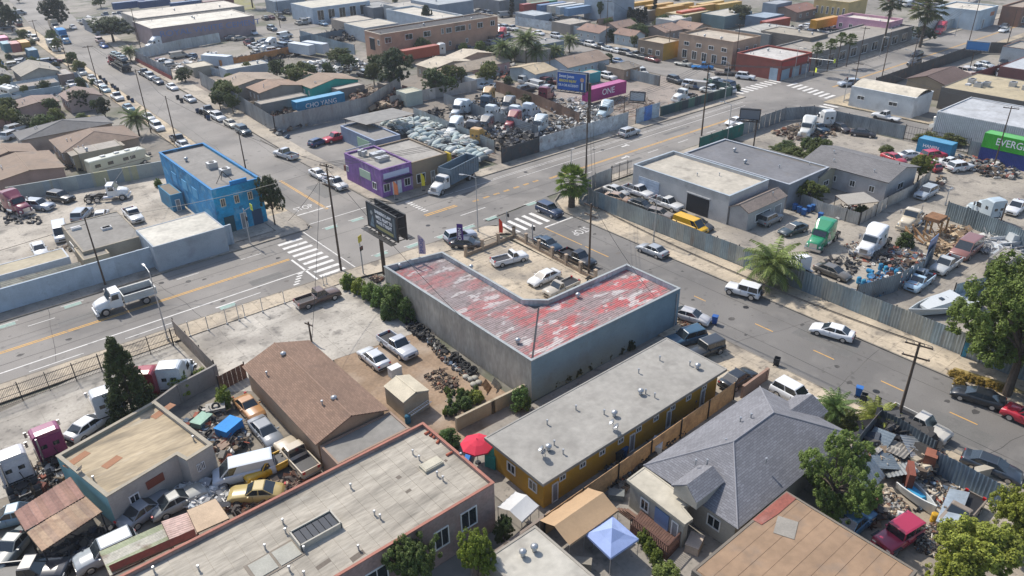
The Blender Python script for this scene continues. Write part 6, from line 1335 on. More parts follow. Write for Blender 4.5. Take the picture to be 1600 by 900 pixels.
V('suv',1232,610,1252,622,'#e6e6e6','white car half hidden by the grey hip roof');V('pickup',1395,640,1478,684,'#cfcac0','long cream-white pickup parked behind the dark sheet fence');V('sedan',1512,712,1592,742,'#3c4652','dark grey-blue saloon parked behind the junk yard fence')
# main road
V('sedan',712,378,748,380,'#3a3c42','dark saloon parked at the corner lot, nearest the purple flag');V('suv',704,371,734,364,'#b7bcc6','silver suv parked at the corner lot')
V('suv',971,210,996,202,'#c3c4c4','silver suv parked beside the blue graffiti gate');V('sedan',1158,186,1138,191,'#dcdcda','white saloon driving behind another on the main road');V('sedan',1163,196,1143,200,'#e0e0de','white hatchback saloon in front of its twin on the main road')
V('suv',1332,129,1318,130,'#b9c0c8','silver car waiting beyond the crosswalk');V('suv',1334,130,1345,127,'#33363c','dark car beside the silver one at the far crosswalk',sc=.95);V('sedan',1441,80,1426,86,'#34383e','dark car in the lane nearer the shops');V('suv',1437,95,1420,100,'#2c2e33','black car in the centre of the road beyond the crossing')
V('sedan',1574,38,1564,42,'#5c6670','grey car following a white one far up the road');V('sedan',1574,44,1564,48,'#d8dad8','white car leading far up the main road');V('van',1508,38,1482,36,'#dcdfe0','white panel van parked by the pale blue warehouse');V('oldpickup',1480,34,1466,32,'#b33a44','small red pickup beside the white van')
V('pickup',1402,185,1368,178,'#d8d8d6','white pickup parked on the cross street');V('suv',1593,28,1585,33,'#4c545c','dark car at the far end of the main road')
# corner shop lot and forecourt
V('oldpickup',774,408,818,397,'#e2e2e2','white two-door pickup in the corner shop lot');V('sedan',870,423,830,441,'#e0dfdc','white saloon in the corner shop lot');V('oldpickup',897,438,856,458,'#b9b0a0','pale old pickup with a loaded bed in the corner shop lot')
V('pickup',466,473,526,455,'#6a564c','brown crew-cab pickup on the concrete forecourt');V('pickup',598,524,644,554,'#b9bcc2','silver pickup with a sunshade on the dirt yard');V('sedan',601,571,566,543,'#c9ccd0','silver saloon parked beside the silver pickup')
# left street
V('pickup',461,245,432,236,'#c7c9cc','silver pickup carrying timber down the left street');V('sedan',487,265,508,276,'#dcdcdc','white saloon parked by the brown low wall');V('pickup',508,279,540,293,'#d3d3d1','white pickup with a cluttered bed by the purple shop');V('pickup',548,208,503,221,'#c8283c','bright red pickup in the small lot behind the purple shop')
V('hatch',488,224,505,218,'#27406a','dark blue car hidden behind the red pickup')
for i,(k,rx,ry,fx,fy,c,lab)in enumerate((('sedan',262,131,276,139,WH,'white saloon on the far kerb by the sloping fence'),('sedan',289,150,304,157,SI,'silver saloon below the white one on the far kerb'),('pickup',314,165,336,179,'#43484c','dark grey pickup parked on the left street'),('suv',332,178,350,186,WH,'white suv behind the dark grey pickup'),('sedan',352,188,370,196,'#c9c2b0','cream saloon parked on the left street'),('suv',370,198,390,209,'#2c4450','dark teal suv at the end of the kerb row'),
 ('pickup',219,110,232,117,'#34373a','black pickup first in the row of three by the white fence'),('suv',229,115,242,123,'#8d9498','grey suv in the middle of the row by the white fence'),('sedan',240,121,254,131,'#3c4450','dark blue saloon last in the row by the white fence'),('suv',122,109,133,116,'#c2c6c4','pale suv on the left kerb beside the grey house'),('sedan',138,117,150,126,'#b7bcbc','grey saloon nose to tail on the left kerb'),('sedan',148,127,163,134,'#c9c9c5','cream hatchback on the left kerb'),('sedan',158,134,170,143,'#9fb4b8','pale green-grey car on the left kerb'),
 ('pickup',174,144,192,158,'#d8d8d4','white pickup with camper shell on the left kerb'),('sedan',193,163,209,172,'#6f8f9c','blue-grey saloon with a bright windscreen on the left kerb'),('sedan',226,178,238,186,'#d0d0cc','white car half hidden behind the small palm'),('suv',236,190,256,205,'#dfe1e2','white suv near the blue building end of the kerb'),('suv',150,60,162,66,'#c9a9a0','pinkish suv beside the broad street tree'),('sedan',156,66,168,75,'#3a66a8','bright blue saloon under the broad street tree'),('sedan',108,38,120,46,'#d5cfc8','white car beside the blue truck'),('pickup',270,212,288,224,'#4a4d50','dark pickup with open tailgate above the blue building'),('sedan',278,222,296,230,'#dcdcd8','white saloon below the dark pickup'),('suv',38,50,52,58,'#aeb2b4','silver suv at the far upper left kerb'),('suv',47,55,62,64,'#b9b4ac','beige car on the far upper left kerb'))):V(k,rx,ry,fx,fy,c,lab)
# blue building yard and yards at left
V('suv',74,304,116,311,'#25282b','black suv in the left yard by the cream wall');V('suv',48,319,74,321,'#a9b0ba','silver suv beside the maroon truck');V('pickup',200,326,216,345,'#d6d8d8','white pickup with sunshade in the left yard');V('suv',124,338,132,330,'#a8b0b8','silver car behind the grey yard office');V('sedan',156,340,160,330,'#e0e0e0','white car behind the grey yard office',lod=1);V('sedan',60,384,62,392,'#dadcdc','white car beside the tan-roofed shed');V('van',93,352,97,375,'#c6cbd0','silver van at the end of the grey office')
for i,(x,y,c)in enumerate(((52,142,WH),(87,137,'#b9ccc8'),(110,131,WH))):V('oldpickup',x-6,y-6,x+8,y+5,c,['white truck in the walled yard, leftmost of three','pale green-white truck in the walled yard, middle of three','white truck in the walled yard, rightmost of three'][i])
V('suv',8,214,30,206,'#c9ccd0','silver suv at the left edge above the block wall');V('suv',15,203,38,197,'#b9bdc0','second silver suv behind the first at the left edge');V('sedan',22,100,36,102,'#dcdcd8','white car behind the blue barrel at far left');V('hatch',50,97,62,95,'#5f7fa0','blue-grey car behind the grey gabled house')
# fenced yard in the middle right
for k,rx,ry,fx,fy,c,lab in(('pickup',978,292,1016,305,'#dcdcdc','white pickup nearest the workshop shutter'),('pickup',1020,310,1064,325,'#d9d9d7','white pickup beside the open roller door'),('sedan',946,292,980,302,'#c6c4c0','silver car with dark glass at the top of the yard row'),('sedan',948,304,984,312,'#b79a80','car under a tan dust sheet in the yard row'),('sedan',986,314,1020,324,'#2f3436','black saloon in the yard row'),('hatch',1014,329,1048,337,'#9b938c','car under a grey-brown cover in the yard row'),('sedan',1076,342,1108,355,'#4a4d54','dark grey saloon behind the yellow van'),('van',1052,343,1106,362,'#e8b414','bright yellow panel van behind the corrugated fence'),
 ('suv',1188,348,1218,334,'#8c9092','silver-grey suv by the shingled lean-to'),('sedan',1257,351,1222,362,'#3e4c52','dark teal-grey saloon in the open yard'),('sedan',1278,414,1326,432,'#6f6a62','grey-bronze saloon behind the white day cab'),('pickup',1424,440,1436,425,'#b9bab8','silver pickup in the barrel yard'),('oldpickup',1449,428,1425,450,'#b9d4e6','pale blue pickup below the leaning corrugated fence'),('pickup',1494,402,1462,424,'#c4c6c4','silver pickup with an open bed beside the motor coach'),('suv',1458,295,1436,306,'#b4bcc2','silver suv at the corner of the white house wall'),('pickup',1600,314,1578,333,'#e2e3e4','white pickup at the right edge of the yard'),('pickup',1506,262,1464,250,'#e4e4e2','white utility pickup in the container yard'),('suv',1486,262,1516,258,'#dedede','white car beside the utility pickup'),
 ('suv',1444,244,1474,240,'#c4304c','crimson suv in front of the sky-blue container'),('sedan',1410,242,1438,240,'#dcdcda','white car behind the round yellow-green tree'),('sedan',1386,242,1408,250,'#b8323c','red car above the white house roof'),('hatch',1462,262,1446,255,'#a8323e','dark red car beside the yellow-green tree'),('oldpickup',1265,194,1290,204,'#324a60','dark blue pickup in the corner yard'),('sedan',1332,205,1366,209,'#3c3a3c','dark saloon behind the mesh gate'),('hatch',1308,196,1322,202,'#4a4442','stripped dark car in the corner yard'),('sedan',1262,222,1285,226,'#c9cccc','white bonneted car at the end of the corner yard')):V(k,rx,ry,fx,fy,c,lab)
# left junk yard
V('classic',376,622,402,648,'#b98a5c','tan old car at the top of the boarded alley');V('sedan',398,655,432,690,'#8a8f94','grey old saloon behind the tan car');V('pickup',488,735,440,690,'#c3b6a0','beige crew-cab pickup with a covered bed by the tan house wall');V('classic',438,765,362,772,'#b9a468','pale yellow vintage car with a rusty roof');V('oldpickup',440,715,405,735,'#d8a818','yellow pickup cab beside the white van body');V('van',410,728,352,742,'#c6ced6','white van body with roof rods in the junk yard')
V('sedan',128,660+10,150,655,'#d8dadc','white coupe parked beside the purple truck cab');V('suv',192,850,140,872,'#9fa6aa','silver minivan under the edge of the corrugated lean-to');V('pickup',-10,900,98,888,'#3a3c42','dark pickup at the bottom left corner');V('classic',205,810,250,780,'#8b9096','car under a grey dust cover beside the white workshop');V('classic',260,790,296,772,'#a3a39c','grey covered car between the white workshop and the junk')
V('classic',30,840,5,870,'#8a8f8c','car under a grey-green cover at the left edge');V('classic',40,800,-10,812,'#7f99a8','car under a pale blue sheet at the left edge')
# junk yard bottom right
V('jeep',1424,824,1383,850,'#b03050','small red boxy off-roader in the junk yard');V('classic',1322,822,1348,806,'#3f7090','old blue pickup cab half under the round tree');V('oldpickup',1524,775,1480,825,'#8f8274','rusty flatbed truck beside the white sheet')
V('minivan',1524,376,1496,402,'#8f6258','maroon and cream motor coach in the barrel yard',sc=1.25)
# far parked rows
for i,(x0,y0,x1,y1,n,lab,cs)in enumerate(((910,66,1020,92,9,'car in the row parked along the far side street',['#3a4a58','#c9c9c5','#2f3236','#b9c0c4','#dcdcda','#3a3a3a','#55595c','#26282b','#7a3c38']),(842,51,870,56,2,'car at the bend of the far side street',['#d8d8d6','#b8bcc0']),(1272,46,1318,54,6,'car in the row in front of the pink building yard',['#c4c6c6','#b9c4cc','#9fb0b4','#c9ccc8','#8a9090','#aab4b8']),(1496,118,1540,100,4,'car in the far yard behind the dark roadside fence',['#c9c6c0','#b9a89c','#d0d0ce','#c4c8c8']),(780,42,800,44,3,'car far beyond the long pink building',['#c9ccd0','#8a9096','#d8d8d6']),(300,62,330,58,3,'dark car in the upper-left compound',['#2c2e32','#34404c','#4a4d50']),(350,55,376,50,2,'pale car in front of the long white warehouse',['#8a4a44','#d4cfc8']),(395,50,425,44,2,'car at the edge of the upper-left compound',['#c8ccd0','#5a6a78']),(505,36,525,32,2,'car in the yard behind the slat fence',['#6f8fa8','#c9d0d6']),(710,8,760,12,5,'car in the far lot at the top of the view',['#3a3c40','#b9bcc0','#8a3c3c','#d0d0ce','#5a6470']))):
 for j in range(n):
  t=j/max(1,n-1);x,y=x0+(x1-x0)*t,y0+(y1-y0)*t;V(['sedan','suv','pickup','sedan'][j%4],x-6,y-1.4,x+6,y+1.4,cs[j%len(cs)],lab,'far parked cars '+str(i),lod=2)
V('suv',940,116,962,122,WH,'white suv beside the small house in the gravel lot');V('suv',1044,121,1066,128,'#2c3034','dark suv in the gravel lot');V('minivan',1070,130,1094,133,'#d8dadc','white minivan in the gravel lot');V('oldpickup',1104,124,1124,131,'#d6d6d0','white camper pickup in the gravel lot');V('sedan',1094,138,1124,143,'#c8c8c0','pale saloon among the wrecks of the gravel lot');V('suv',997,108,1010,116,'#c9c9c4','white car on the drive of the small tan house');V('sedan',958,93,974,97,'#4f6a8c','blue car behind the long white house')
V('oldpickup',1058,97,1078,100,'#a8a8a0','pale flatbed pickup in front of the tan two-storey building');V('pickup',1088,103,1108,104,'#1f7fc4','bright blue pickup in front of the tan two-storey building');V('pickup',1124,112,1144,113,'#6a6058','grey-brown flatbed pickup by the red-brick shop');V('suv',1156,118,1174,120,'#dfe1e3','white suv beside the red-brick wall')
V('sedan',752,134,762,130,'#c9d0d4','pale car behind the brown scrapyard wall');V('sedan',768,136,780,132,'#cfd3d4','second pale car behind the brown scrapyard wall');V('sedan',640,24,650,22,'#b8283a','red car at the far end of the yard',lod=2);V('suv',716,75,732,72,'#3c4a5a','dark blue suv behind the rust-red trailer')
# heavy trucks
T('day',148,300,186,296,'#e4e4e2','white day-cab tractor in front of the cream block wall');T('sleeper',-10,305,58,330,'#7d2a44','maroon sleeper tractor at the left edge of the yard')
T('sleeper',1302,352,1268,382,'#2f9468','green sleeper tractor in the open yard');T('sleeper',1386,358,1342,394,'#ececec','white sleeper tractor beside the green one');T('day',1282,432,1234,402,'#ececec','white tractor with a bare frame by the date palm');T('day',1446,322,1408,352,'#d3c6ae','beige truck with a high box cab beside the timber tower');T('cab',1560,335,1530,320,'#b9c6cc','pale grey truck cab behind the yard fence')
T('cab',258,615,288,555,'#d9dddf','white sleeper cab seen from behind beside the boarded wall',zc=1.8);T('cab',216,622,250,565,'#9b2436','dark red sleeper cab beside the tall conifer',zc=1.8);T('cab',178,655,152,598,'#c9cdd2','white sleeper cab half hidden by the tall conifer',zc=1.8)
T('sleeper',88,715,60,660,'#8a3560','purple-maroon tractor seen from behind in the truck yard',zc=1.8);T('sleeper',34,760,8,690,'#c6c4c6','pale grey tractor seen from behind at the left edge',zc=1.8)
T('day',1090,140,1048,152,'#e0e2e0','white tractor with a boxy cab in the gravel lot')
T('sleeper',1272,188,1252,210,'#d6d6d0','white tractor in the corner yard');T('cab',1296,190,1284,182,'#dcdcda','white truck cab by the corner yard fence')
T('sleeper',52,82,84,76,'#d4d8dc','large white truck with a van body on the left street')if False else None
for i,(x,y,c,d,lab)in enumerate(((712,198,'#d0d6d8',1,'white truck cab beside the white corrugated fence'),(742,200,'#6a6a6c',1,'dark grey truck cab left of two'),(760,196,'#5f6164',1,'dark grey truck cab right of two'),(728,166,'#ccd4d8',1,'pale truck cab near the graffiti wall'),(718,170,'#c6ccd0',1,'second pale truck cab near the graffiti wall'),(762,160,'#46586a',1,'slate-blue truck cab in the scrapyard'),(763,150,'#b9935c',1,'tan truck cab at the back of the scrapyard'),(770,175,'#d6dcde',1,'white truck cab in the middle row'),(795,165,'#6c6e70',1,'grey truck cab in the middle row'),(807,176,'#cfd6da',1,'pale truck cab at the right of the middle row'),(803,188,'#8a3038',1,'dark red truck cab in the scrapyard'),(828,172,'#cbd2d8',1,'white truck cab beside the dark red one'),(844,195,'#b9c4c8',1,'silver truck cab facing the viewer'),(852,146,'#7a3040',1,'maroon truck cab under the billboard'),(947,172,'#b9cdd6',1,'pale blue truck cab beside the gate'),(748,212,'#c99a50',1,'ochre truck cab lying low by the racks'))):T('cab',x-5,y+4,x+7,y-2,c,lab,zc=1.6,sc=.95)if i%2 else T('cab',x+5,y-4,x-6,y+3,c,lab,zc=1.6,sc=.95)
T('cab',252,66,232,70,'#dce0e2','white truck cab in front of the long warehouse');T('cab',432,68,412,72,'#c6ccd0','white tanker truck cab in the far yard');T('cab',695,78,676,80,'#d8dad8','white cab pulling the rust-red container');T('cab',790,50,778,58,'#b8283a','red truck cab at the end of the long pink building');T('cab',1474,42,1466,46,'#d8485c','pink-red truck hood by the white side wall')
def body_truck(kind,rx,ry,fx,fy,cab,box,label,L=8.5,bh=2.6,lab2=None,zc=1.5,open_=False,cabkind='day',name='box_truck'):
 """straight truck: cab, chassis, wheels and a body (closed box, open dump body or low tray)"""
 a,b=g(rx,ry,zc),g(fx,fy,zc);m=(a+b)/2;d=b-a;yaw=math.atan2(d.y,d.x)
 for t in(0,90,-90,180,-180):
  if abs(yaw-R(t))<R(9):yaw=R(t)+(yaw-R(t))*.35
 root=thing(name,label,'truck',(m.x,m.y,.02),yaw);x1=L/2;x0=-L/2;sh=x1-3.3
 for nm,me,cm,subs in semi_parts('box'):
  o=put(nm,me,root,hx(cab,.85)if cm=='paint' else cm,(sh,0,0))
  for n2,m2,c2 in subs:put(n2,m2,o)
 MB().box((x0+sh)/2+.3,-.42,.85,sh-x0+.6,.1,.22).box((x0+sh)/2+.3,.42,.85,sh-x0+.6,.1,.22).build('frame_rail','black_metal',root)
 for s in(-1,1):
  for x in((x0+1.4,)if L<8 else(x0+1.4,x0+2.65)):w=wheel_parts(x,s*.98,.5,.5);o=put(w[0],w[1],root);put('rim',w[3][0][1],o)
 bx0,bx1=x0,sh-.1;c=hx(box);cx=(bx0+bx1)/2;bl=bx1-bx0;z0=1.1
 if not open_:
  MB().box(cx,0,z0+bh/2,bl,2.4,bh).build('cargo_box','container',root,c);MB().box(cx,0,z0+bh+.02,bl+.06,2.46,.06).build('roof_cap','matte',root,tuple(min(1,v*1.2)for v in c[:3])+(1,));MB().box(bx0-.02,0,z0+bh/2,.05,2.1,bh-.3).build('rear_door','matte',root,tuple(v*.8 for v in c[:3])+(1,))
 else:
  for s in(-1,1):
   MB().box(cx,s*1.2,z0+bh/2,bl,.1,bh).build('side_panel','container',root,c);r_=MB();n=int(bl/.7)
   for i in range(n+1):r_.box(bx0+bl*i/n,s*1.28,z0+bh/2,.1,.1,bh)
   r_.box(cx,s*1.28,z0+bh,bl+.1,.14,.14);r_.box(cx,s*1.28,z0+.05,bl+.1,.12,.14);r_.box(cx,s*1.27,z0+bh*.5,bl,.08,.08);r_.build('side_rib','container',root,c)
  MB().box(bx1,0,z0+bh/2,.1,2.4,bh).build('front_board','container',root,c);MB().box(bx0,0,z0+bh/2,.1,2.4,bh).build('tailgate','container',root,c);MB().box(cx,0,z0+.1,bl,2.4,.08).build('floor','matte',root,(.06,.06,.06,1))
 return root
body_truck('dump',748,257,666,300,'#e2e2e0','#6f8290','white truck with a tall grey-blue open dump body by the tan shopfront',11.5,2.7,open_=True,name='dump_truck',zc=1.4)
body_truck('util',232,456,156,478,'#e6e6e4','#d3d4d0','white utility truck with a low tipping body driving on the main road',7.2,.9,open_=True,name='utility_truck',zc=1.1)
body_truck('blue',88,48,110,66,'#4a8fc0','#2f7fb8','blue box truck in the middle of the far left street',9,3.0,zc=2.0);body_truck('white',75,62,92,80,'#dcdcda','#d0d0cc','white box truck parked on the far left kerb',8,2.2,zc=1.6);body_truck('beige',78,32,92,46,'#b9b0a4','#c6b8a4','beige box truck behind the blue one',9,2.8,zc=2.0)
def car_carrier():
 root=body_truck('carrier',208,113,165,88,'#c02838','#2c3236','red car carrier loaded with dark cars on the far left street',16,.3,open_=True,name='car_carrier',zc=1.2)
 for i,(x,z,c)in enumerate(((-6,1.5,'#34404c'),(-1.5,1.5,'#2a3438'),(-6.2,3.1,'#3c5568'),(-1.8,3.2,'#4a6a70'),(2.0,3.0,'#5f7a80'))):
  o=thing('sedan',['dark saloon at the rear lower deck of the carrier','black saloon on the front lower deck of the carrier','blue-grey saloon at the rear upper deck of the carrier','teal saloon in the middle upper deck of the carrier','grey-green saloon above the cab of the carrier'][i],'car',tuple(root.matrix_basis@Vector((x,0,z))),root.rotation_euler.z);place(car_parts('sedan',2),o,hx(c,.85))
 m=MB()
 for x in(-8,-4,0,4):m.box(x,-1.2,2.3,.12,.1,2.4).box(x,1.2,2.3,.12,.1,2.4)
 m.box(-2,-1.2,3.1,12,.14,.16).box(-2,1.2,3.1,12,.14,.16);m.build('deck_frame','black_metal',root)
import mathutils
_mb=Matrix
def car_carrier_fix():
 bpy.context.view_layer.update()if False else None
car_carrier()
def motorhome(rx,ry,fx,fy,label,L=9.5,c='#d8d8d2',zc=1.8):
 a,b=g(rx,ry,zc),g(fx,fy,zc);m=(a+b)/2;d=b-a;yaw=math.atan2(d.y,d.x);root=thing('motorhome',label,'motorhome',(m.x,m.y,.02),yaw);col=hx(c,.85);hl=L/2
 pr=[(-hl,.5,2.9),(-hl+.1,.4,3.05),(hl-2.4,.4,3.05),(hl-1.0,1.7,3.0),(hl-.7,2.2,2.9)]
 MB().loft([[(x,-1.18,z0),(x,-1.2,z0+.1),(x,-1.2,z1-.15),(x,-1.05,z1),(x,1.05,z1),(x,1.2,z1-.15),(x,1.2,z0+.1),(x,1.18,z0)]for x,z0,z1 in pr]).build('coach_body','paint',root,col)
 MB().loft([[(x,-w,.5),(x,-w,z),(x,w,z),(x,w,.5)]for x,w,z in((hl-2.4,1.0,1.7),(hl-1.1,1.0,1.75),(hl-.7,.95,1.3),(hl,.85,1.1))]).build('cab_nose','paint',root,col)
 MB().quad((hl-.68,-.85,1.32),(hl-.68,.85,1.32),(hl-1.05,.85,1.74),(hl-1.05,-.85,1.74)).build('windshield','glass',root)
 for s in(-1,1):
  for x in(-hl+1.3,-hl+3.6,hl-4.6,hl-3.3):MB().box(x,s*1.21,2.0,1.0,.03,.6).build('side_window','glass',root)
  MB().box(0,s*1.205,1.2,L-2.6,.02,.12).build('trim_stripe','print',root,(.25,.2,.16,1))
  for x in(-hl+2.2,hl-1.3):w=wheel_parts(x,s*1.0,.42,.3);o=put(w[0],w[1],root);put('rim',w[3][0][1],o)
 for x in(-2.5,0,2):MB().box(x,.2,3.15,.8,.7,.22).build('roof_vent','matte',root,(.6,.6,.58,1))
 return root
motorhome(1530,205,1458,188,'white motorhome parked on the cross street');motorhome(138,262,230,238,'long cream coach behind the cream block wall',11,'#c9c6b0');motorhome(5,140,28,146,'white caravan at the left edge of the walled yard',6)
def boat(px,py,L,W_,yaw,c,label,cabin=True,z=.6,inner='#cfd2d0'):
 p=g(px,py,z);root=thing('boat',label,'boat',(p.x,p.y,0),yaw);R_=[];I_=[]
 for i in range(13):
  t=i/12;w=W_/2*(1-(1-t)**2.6)if t<.9 else W_/2*.96;w=max(w,.05);x=L/2-t*L
  R_.append([(x,-w*.15,z-.55),(x,-w*.8,z-.25),(x,-w,z+.45+.25*(1-t)),(x,-w+.12,z+.47+.25*(1-t)),(x,-w+.16,z),(x,w-.16 if w>.2 else 0,z),(x,w-.12,z+.47+.25*(1-t)),(x,w,z+.45+.25*(1-t)),(x,w*.8,z-.25),(x,w*.15,z-.55)])
 MB().loft(R_).build('hull','paint',root,hx(c),smooth=False)
 if cabin:
  MB().loft([[(x,-w,z+.2),(x,-w*.85,zz),(x,w*.85,zz),(x,w,z+.2)]for x,w,zz in((L*.28,W_*.18,z+.5),(L*.1,W_*.3,z+.95),(-L*.18,W_*.32,z+1.35),(-L*.2,W_*.32,z+.3))]).build('cabin','paint',root,hx('#cfd3d2'))
  for x,s in((.04*L,.2),(-.06*L,.2)):MB().box(x,0,z+1.12,.5,.5,.06).build('hatch','glass',root)
 else:MB().box(-L*.1,0,z+.25,L*.5,W_*.55,.35,0,.85).build('tarp','cloth',root,hx('#3a9ac6'))
 MB().box(-L*.1,0,.15,L*.6,.9,.12).build('trailer_frame','black_metal',root);return root
_a,_b=g(1515,466,1),g(1424,487,1)
boat(1472,478,10.5,3.9,math.atan2(_b.y-_a.y,_b.x-_a.x),'#c9cecd','large grey-white cabin boat behind the corrugated fence');boat(1434,778,3.6,1.5,R(-110),'#d8dad6','small white dinghy with a blue cover in the junk yard',False,.5);boat(1590,378,7,2.2,R(-35),'#cdd0d2','narrow white boat at the right edge of the yard',True)
boat(1340,206,5,1.8,0,'#c9c9c4','upturned pale boat hull behind the far yard',False)if False else None
# ================================================================= HOUSES AND SHEDS OF THE BACKGROUND
def house(lab,px,e,r_,wall,roof,ax=0,hip=0,wins=None,**k):
 GB(lab,px,e,r_,wall,roof,ax,.35,hip,rm='roofing',wins=wins if wins is not None else row(0,3,1,2.1,.25),**k)
def flat(lab,px,h,wall,roof,bits=2,**k):return FB(lab,px,h,wall,roof=roof,par=.1,cope=False,t=.2,bits=bits,**k)
house('grey gabled house with a white-edged roof near the left kerb',[(28,121),(90,111),(80,97)],3.2,4.8,'#b0aca4','#a19a8e',1);house('small blue-grey gabled shed at the left edge',[(-14,124),(18,120),(10,107)],2.8,4,'#9fa8ac','#938f88',1)
flat('pale low shed right of the grey gabled house',[(86,110),(90,119),(110,114)],2.7,'#8d7c74','#aca69e');flat('long grey-brown lean-to below the grey gabled house',[(24,131),(30,137),(92,128)],2.5,'#9aa0a2','#9a9086',0)
house('pink bungalow with a brown roof in the left housing block',[(20,158),(25,170),(91,158)],2.8,3.4,'#c9a79c','#8c7a70',0);house('mauve-roofed pink house behind the spiky tree',[(94,148),(104,160),(158,148)],2.9,4.2,'#c9b0a8','#8f7d74',0);house('brown-roofed house cut by the left edge',[(-22,168),(-16,184),(11,176)],2.8,3.6,'#b58f88','#7d6d66')
house('large grey hip-roofed house beside the left pavement',[(20,209),(34,222),(176,190)],3.0,4.6,'#b5a99c','#7c7a78',0,3.5);house('large brown hip-roofed house in front of the grey one',[(75,222),(104,242),(219,211)],3.0,4.8,'#b59f8c','#8d7a6b',0,4);house('long cream building beside the brown hip roof',[(105,236),(110,246),(192,226)],3.0,3.3,'#bcae90','#a39a8c')
house('pinkish-brown low house at the left with open garages',[(-30,258),(-2,286),(104,258)],2.8,3.6,'#a58a80','#93806f',wins=[(0,.35,.5,0,2.2,'dark'),(0,.6,.78,0,2.2,'shutter',(.3,.24,.2,1))]);house('brown house cut by the left edge below the silver suvs',[(-40,244),(-20,256),(60,232)],2.8,3.8,'#a8928a','#94806f')
flat('grey metal shed behind the cream coach',[(113,228),(120,240),(190,228)],3.4,'#a49c8c','#a9a298',1)
FN('white-blue wall round the truck yard on the left block',[(20,143),(124,126),(142,148)],2.3,'plain','#b9c6cf',3.0,cat='wall');FN('pale blue block wall below the truck yard',[(0,160),(95,146)],1.8,'block','#9db0bb',3,cat='wall')
# long white-roofed warehouse and neighbours
rw,rp_=FB('long white-roofed warehouse with blue wall lettering',[(203,47),(377,29),(390,13)],6.0,'#a08f90',roof='#d8d2c4',par=.15,name='long_warehouse',bits=5,cope='#c9c2b4');a,b=rp_[0],rp_[1];m_=(a+b)/2
text('ROYAL WHITE CEMENT',2.5,(.12,.18,.38,1),rw,wallM((m_.x+2,m_.y,3.9),math.atan2((b-a).y,(b-a).x),.03),m='print',xs=1.25)
FB('second pale roof behind the long warehouse',[(205,26),(390,12),(360,3)],6.2,'#a9a49c',roof='#d2cabc',par=.1,bits=4,cope=False)
lp,lpp=FB('very long pinkish two-storey building with white framed windows',[(564,47),(591,53),(783,26)],7.6,'#c0977f',roof='#4c4b4c',par=.3,name='long_pink_building',cope='#c9bba8',wins=[(1,.03,.08,5,6.6),(1,.19,.25,5,6.6),(1,.34,.40,5,6.6),(1,.49,.51,5,6.6),(1,.53,.58,5,6.6),(1,.61,.70,5,6.6),(1,.73,.75,5,6.6),(1,.81,.86,5,6.6),(1,.93,.97,5,6.6),(1,.05,.08,1.3,2.8),(1,.55,.57,1.3,2.6),(1,.7,.72,1.3,2.6),(0,.3,.6,2.8,6.0,'dark'),(0,.78,.92,4.5,6)],bits=6)
FB('white flat-roofed building behind the long pink one',[(612,14),(676,32),(714,24)],6.0,'#b9c4cc',roof='#c9c2b4',par=.5,bits=1,cope='#c9ced0');flat('small walled store left of the white flat-roofed building',[(548,36),(565,46),(612,36)],4.5,'#a9b2b8','#c0b8a8',0)
FB('white warehouse with an overhanging pale roof at the top of the view',[(457,4),(481,13),(575,2)],5.5,'#b4c2ce',roof='#c9c4b4',par=.05,cope=False,wins=row(1,5,1,4.5,.6));flat('grey-blue roofed shed beside the top road',[(420,0),(432,4),(470,-4)],4.5,'#8f9aa3','#9aa3a8')
# block between the left street and the scrapyards
house('long grey-brown house above the CHO YANG container, left of three',[(334,127),(352,140),(442,124)],3,4.2,'#b5ada2','#a0907f');house('grey-brown house above the CHO YANG container, middle of three',[(388,136),(402,147),(470,133)],3,4.0,'#a39a90','#9a8270');house('turquoise house with a brown roof',[(466,128),(482,140),(556,124)],3,4.3,'#2fb0a0','#9a8674');house('small brown-roofed house behind the turquoise one',[(450,116),(462,126),(498,118)],3,4,'#b0a090','#a08c7a')
flat('narrow pale shed beside the turquoise house',[(521,137),(528,141),(566,131)],2.6,'#8d847c','#b3aaa0',0);flat('long low shed roof left of the CHO YANG container',[(398,158),(405,163),(480,149)],3,'#8d8c88','#a89f92',0);flat('cream cube-shaped store among the timber racks',[(622,140),(629,147),(656,142)],3.2,'#b9c0b4','#bdb9a4',0);flat('small flat roof at the foot of the big dark tree',[(591,129),(600,133),(620,128)],2.6,'#6d6860','#a0968a',0);flat('row of white low roofs beside the orange-brown fence',[(345,104),(352,110),(416,98)],2.8,'#b4bcc2','#c9c4b8',1);flat('cream shed at the left of the upper-left compound',[(290,100),(300,107),(330,101)],2.6,'#b0a898','#c4bba8',0)
house('broad cream roof beside the rust-red trailer, left of three',[(655,100),(672,110),(735,96)],3.2,4.3,'#b9aa98','#c4b8a4');house('broad cream roof in the middle of the bungalow rows',[(700,86),(712,94),(770,84)],3.2,4.3,'#c0b0a0','#c9bca8');house('pink bungalow with a grey gable, left of two',[(700,104),(724,114),(762,104)],3,4.4,'#d0a8a4','#a89a88',1);house('pink bungalow with a grey gable, right of two',[(738,96),(760,104),(796,96)],3,4.4,'#cfa6a0','#b0a290',1);house('low brown roof in front of the pink bungalows',[(672,110),(700,122),(735,112)],2.7,3.4,'#b4b4b4','#a8927e');flat('white flat annex in front of the pink bungalows',[(730,119),(741,125),(766,118)],2.6,'#c6ccd0','#bdb4a0',0)
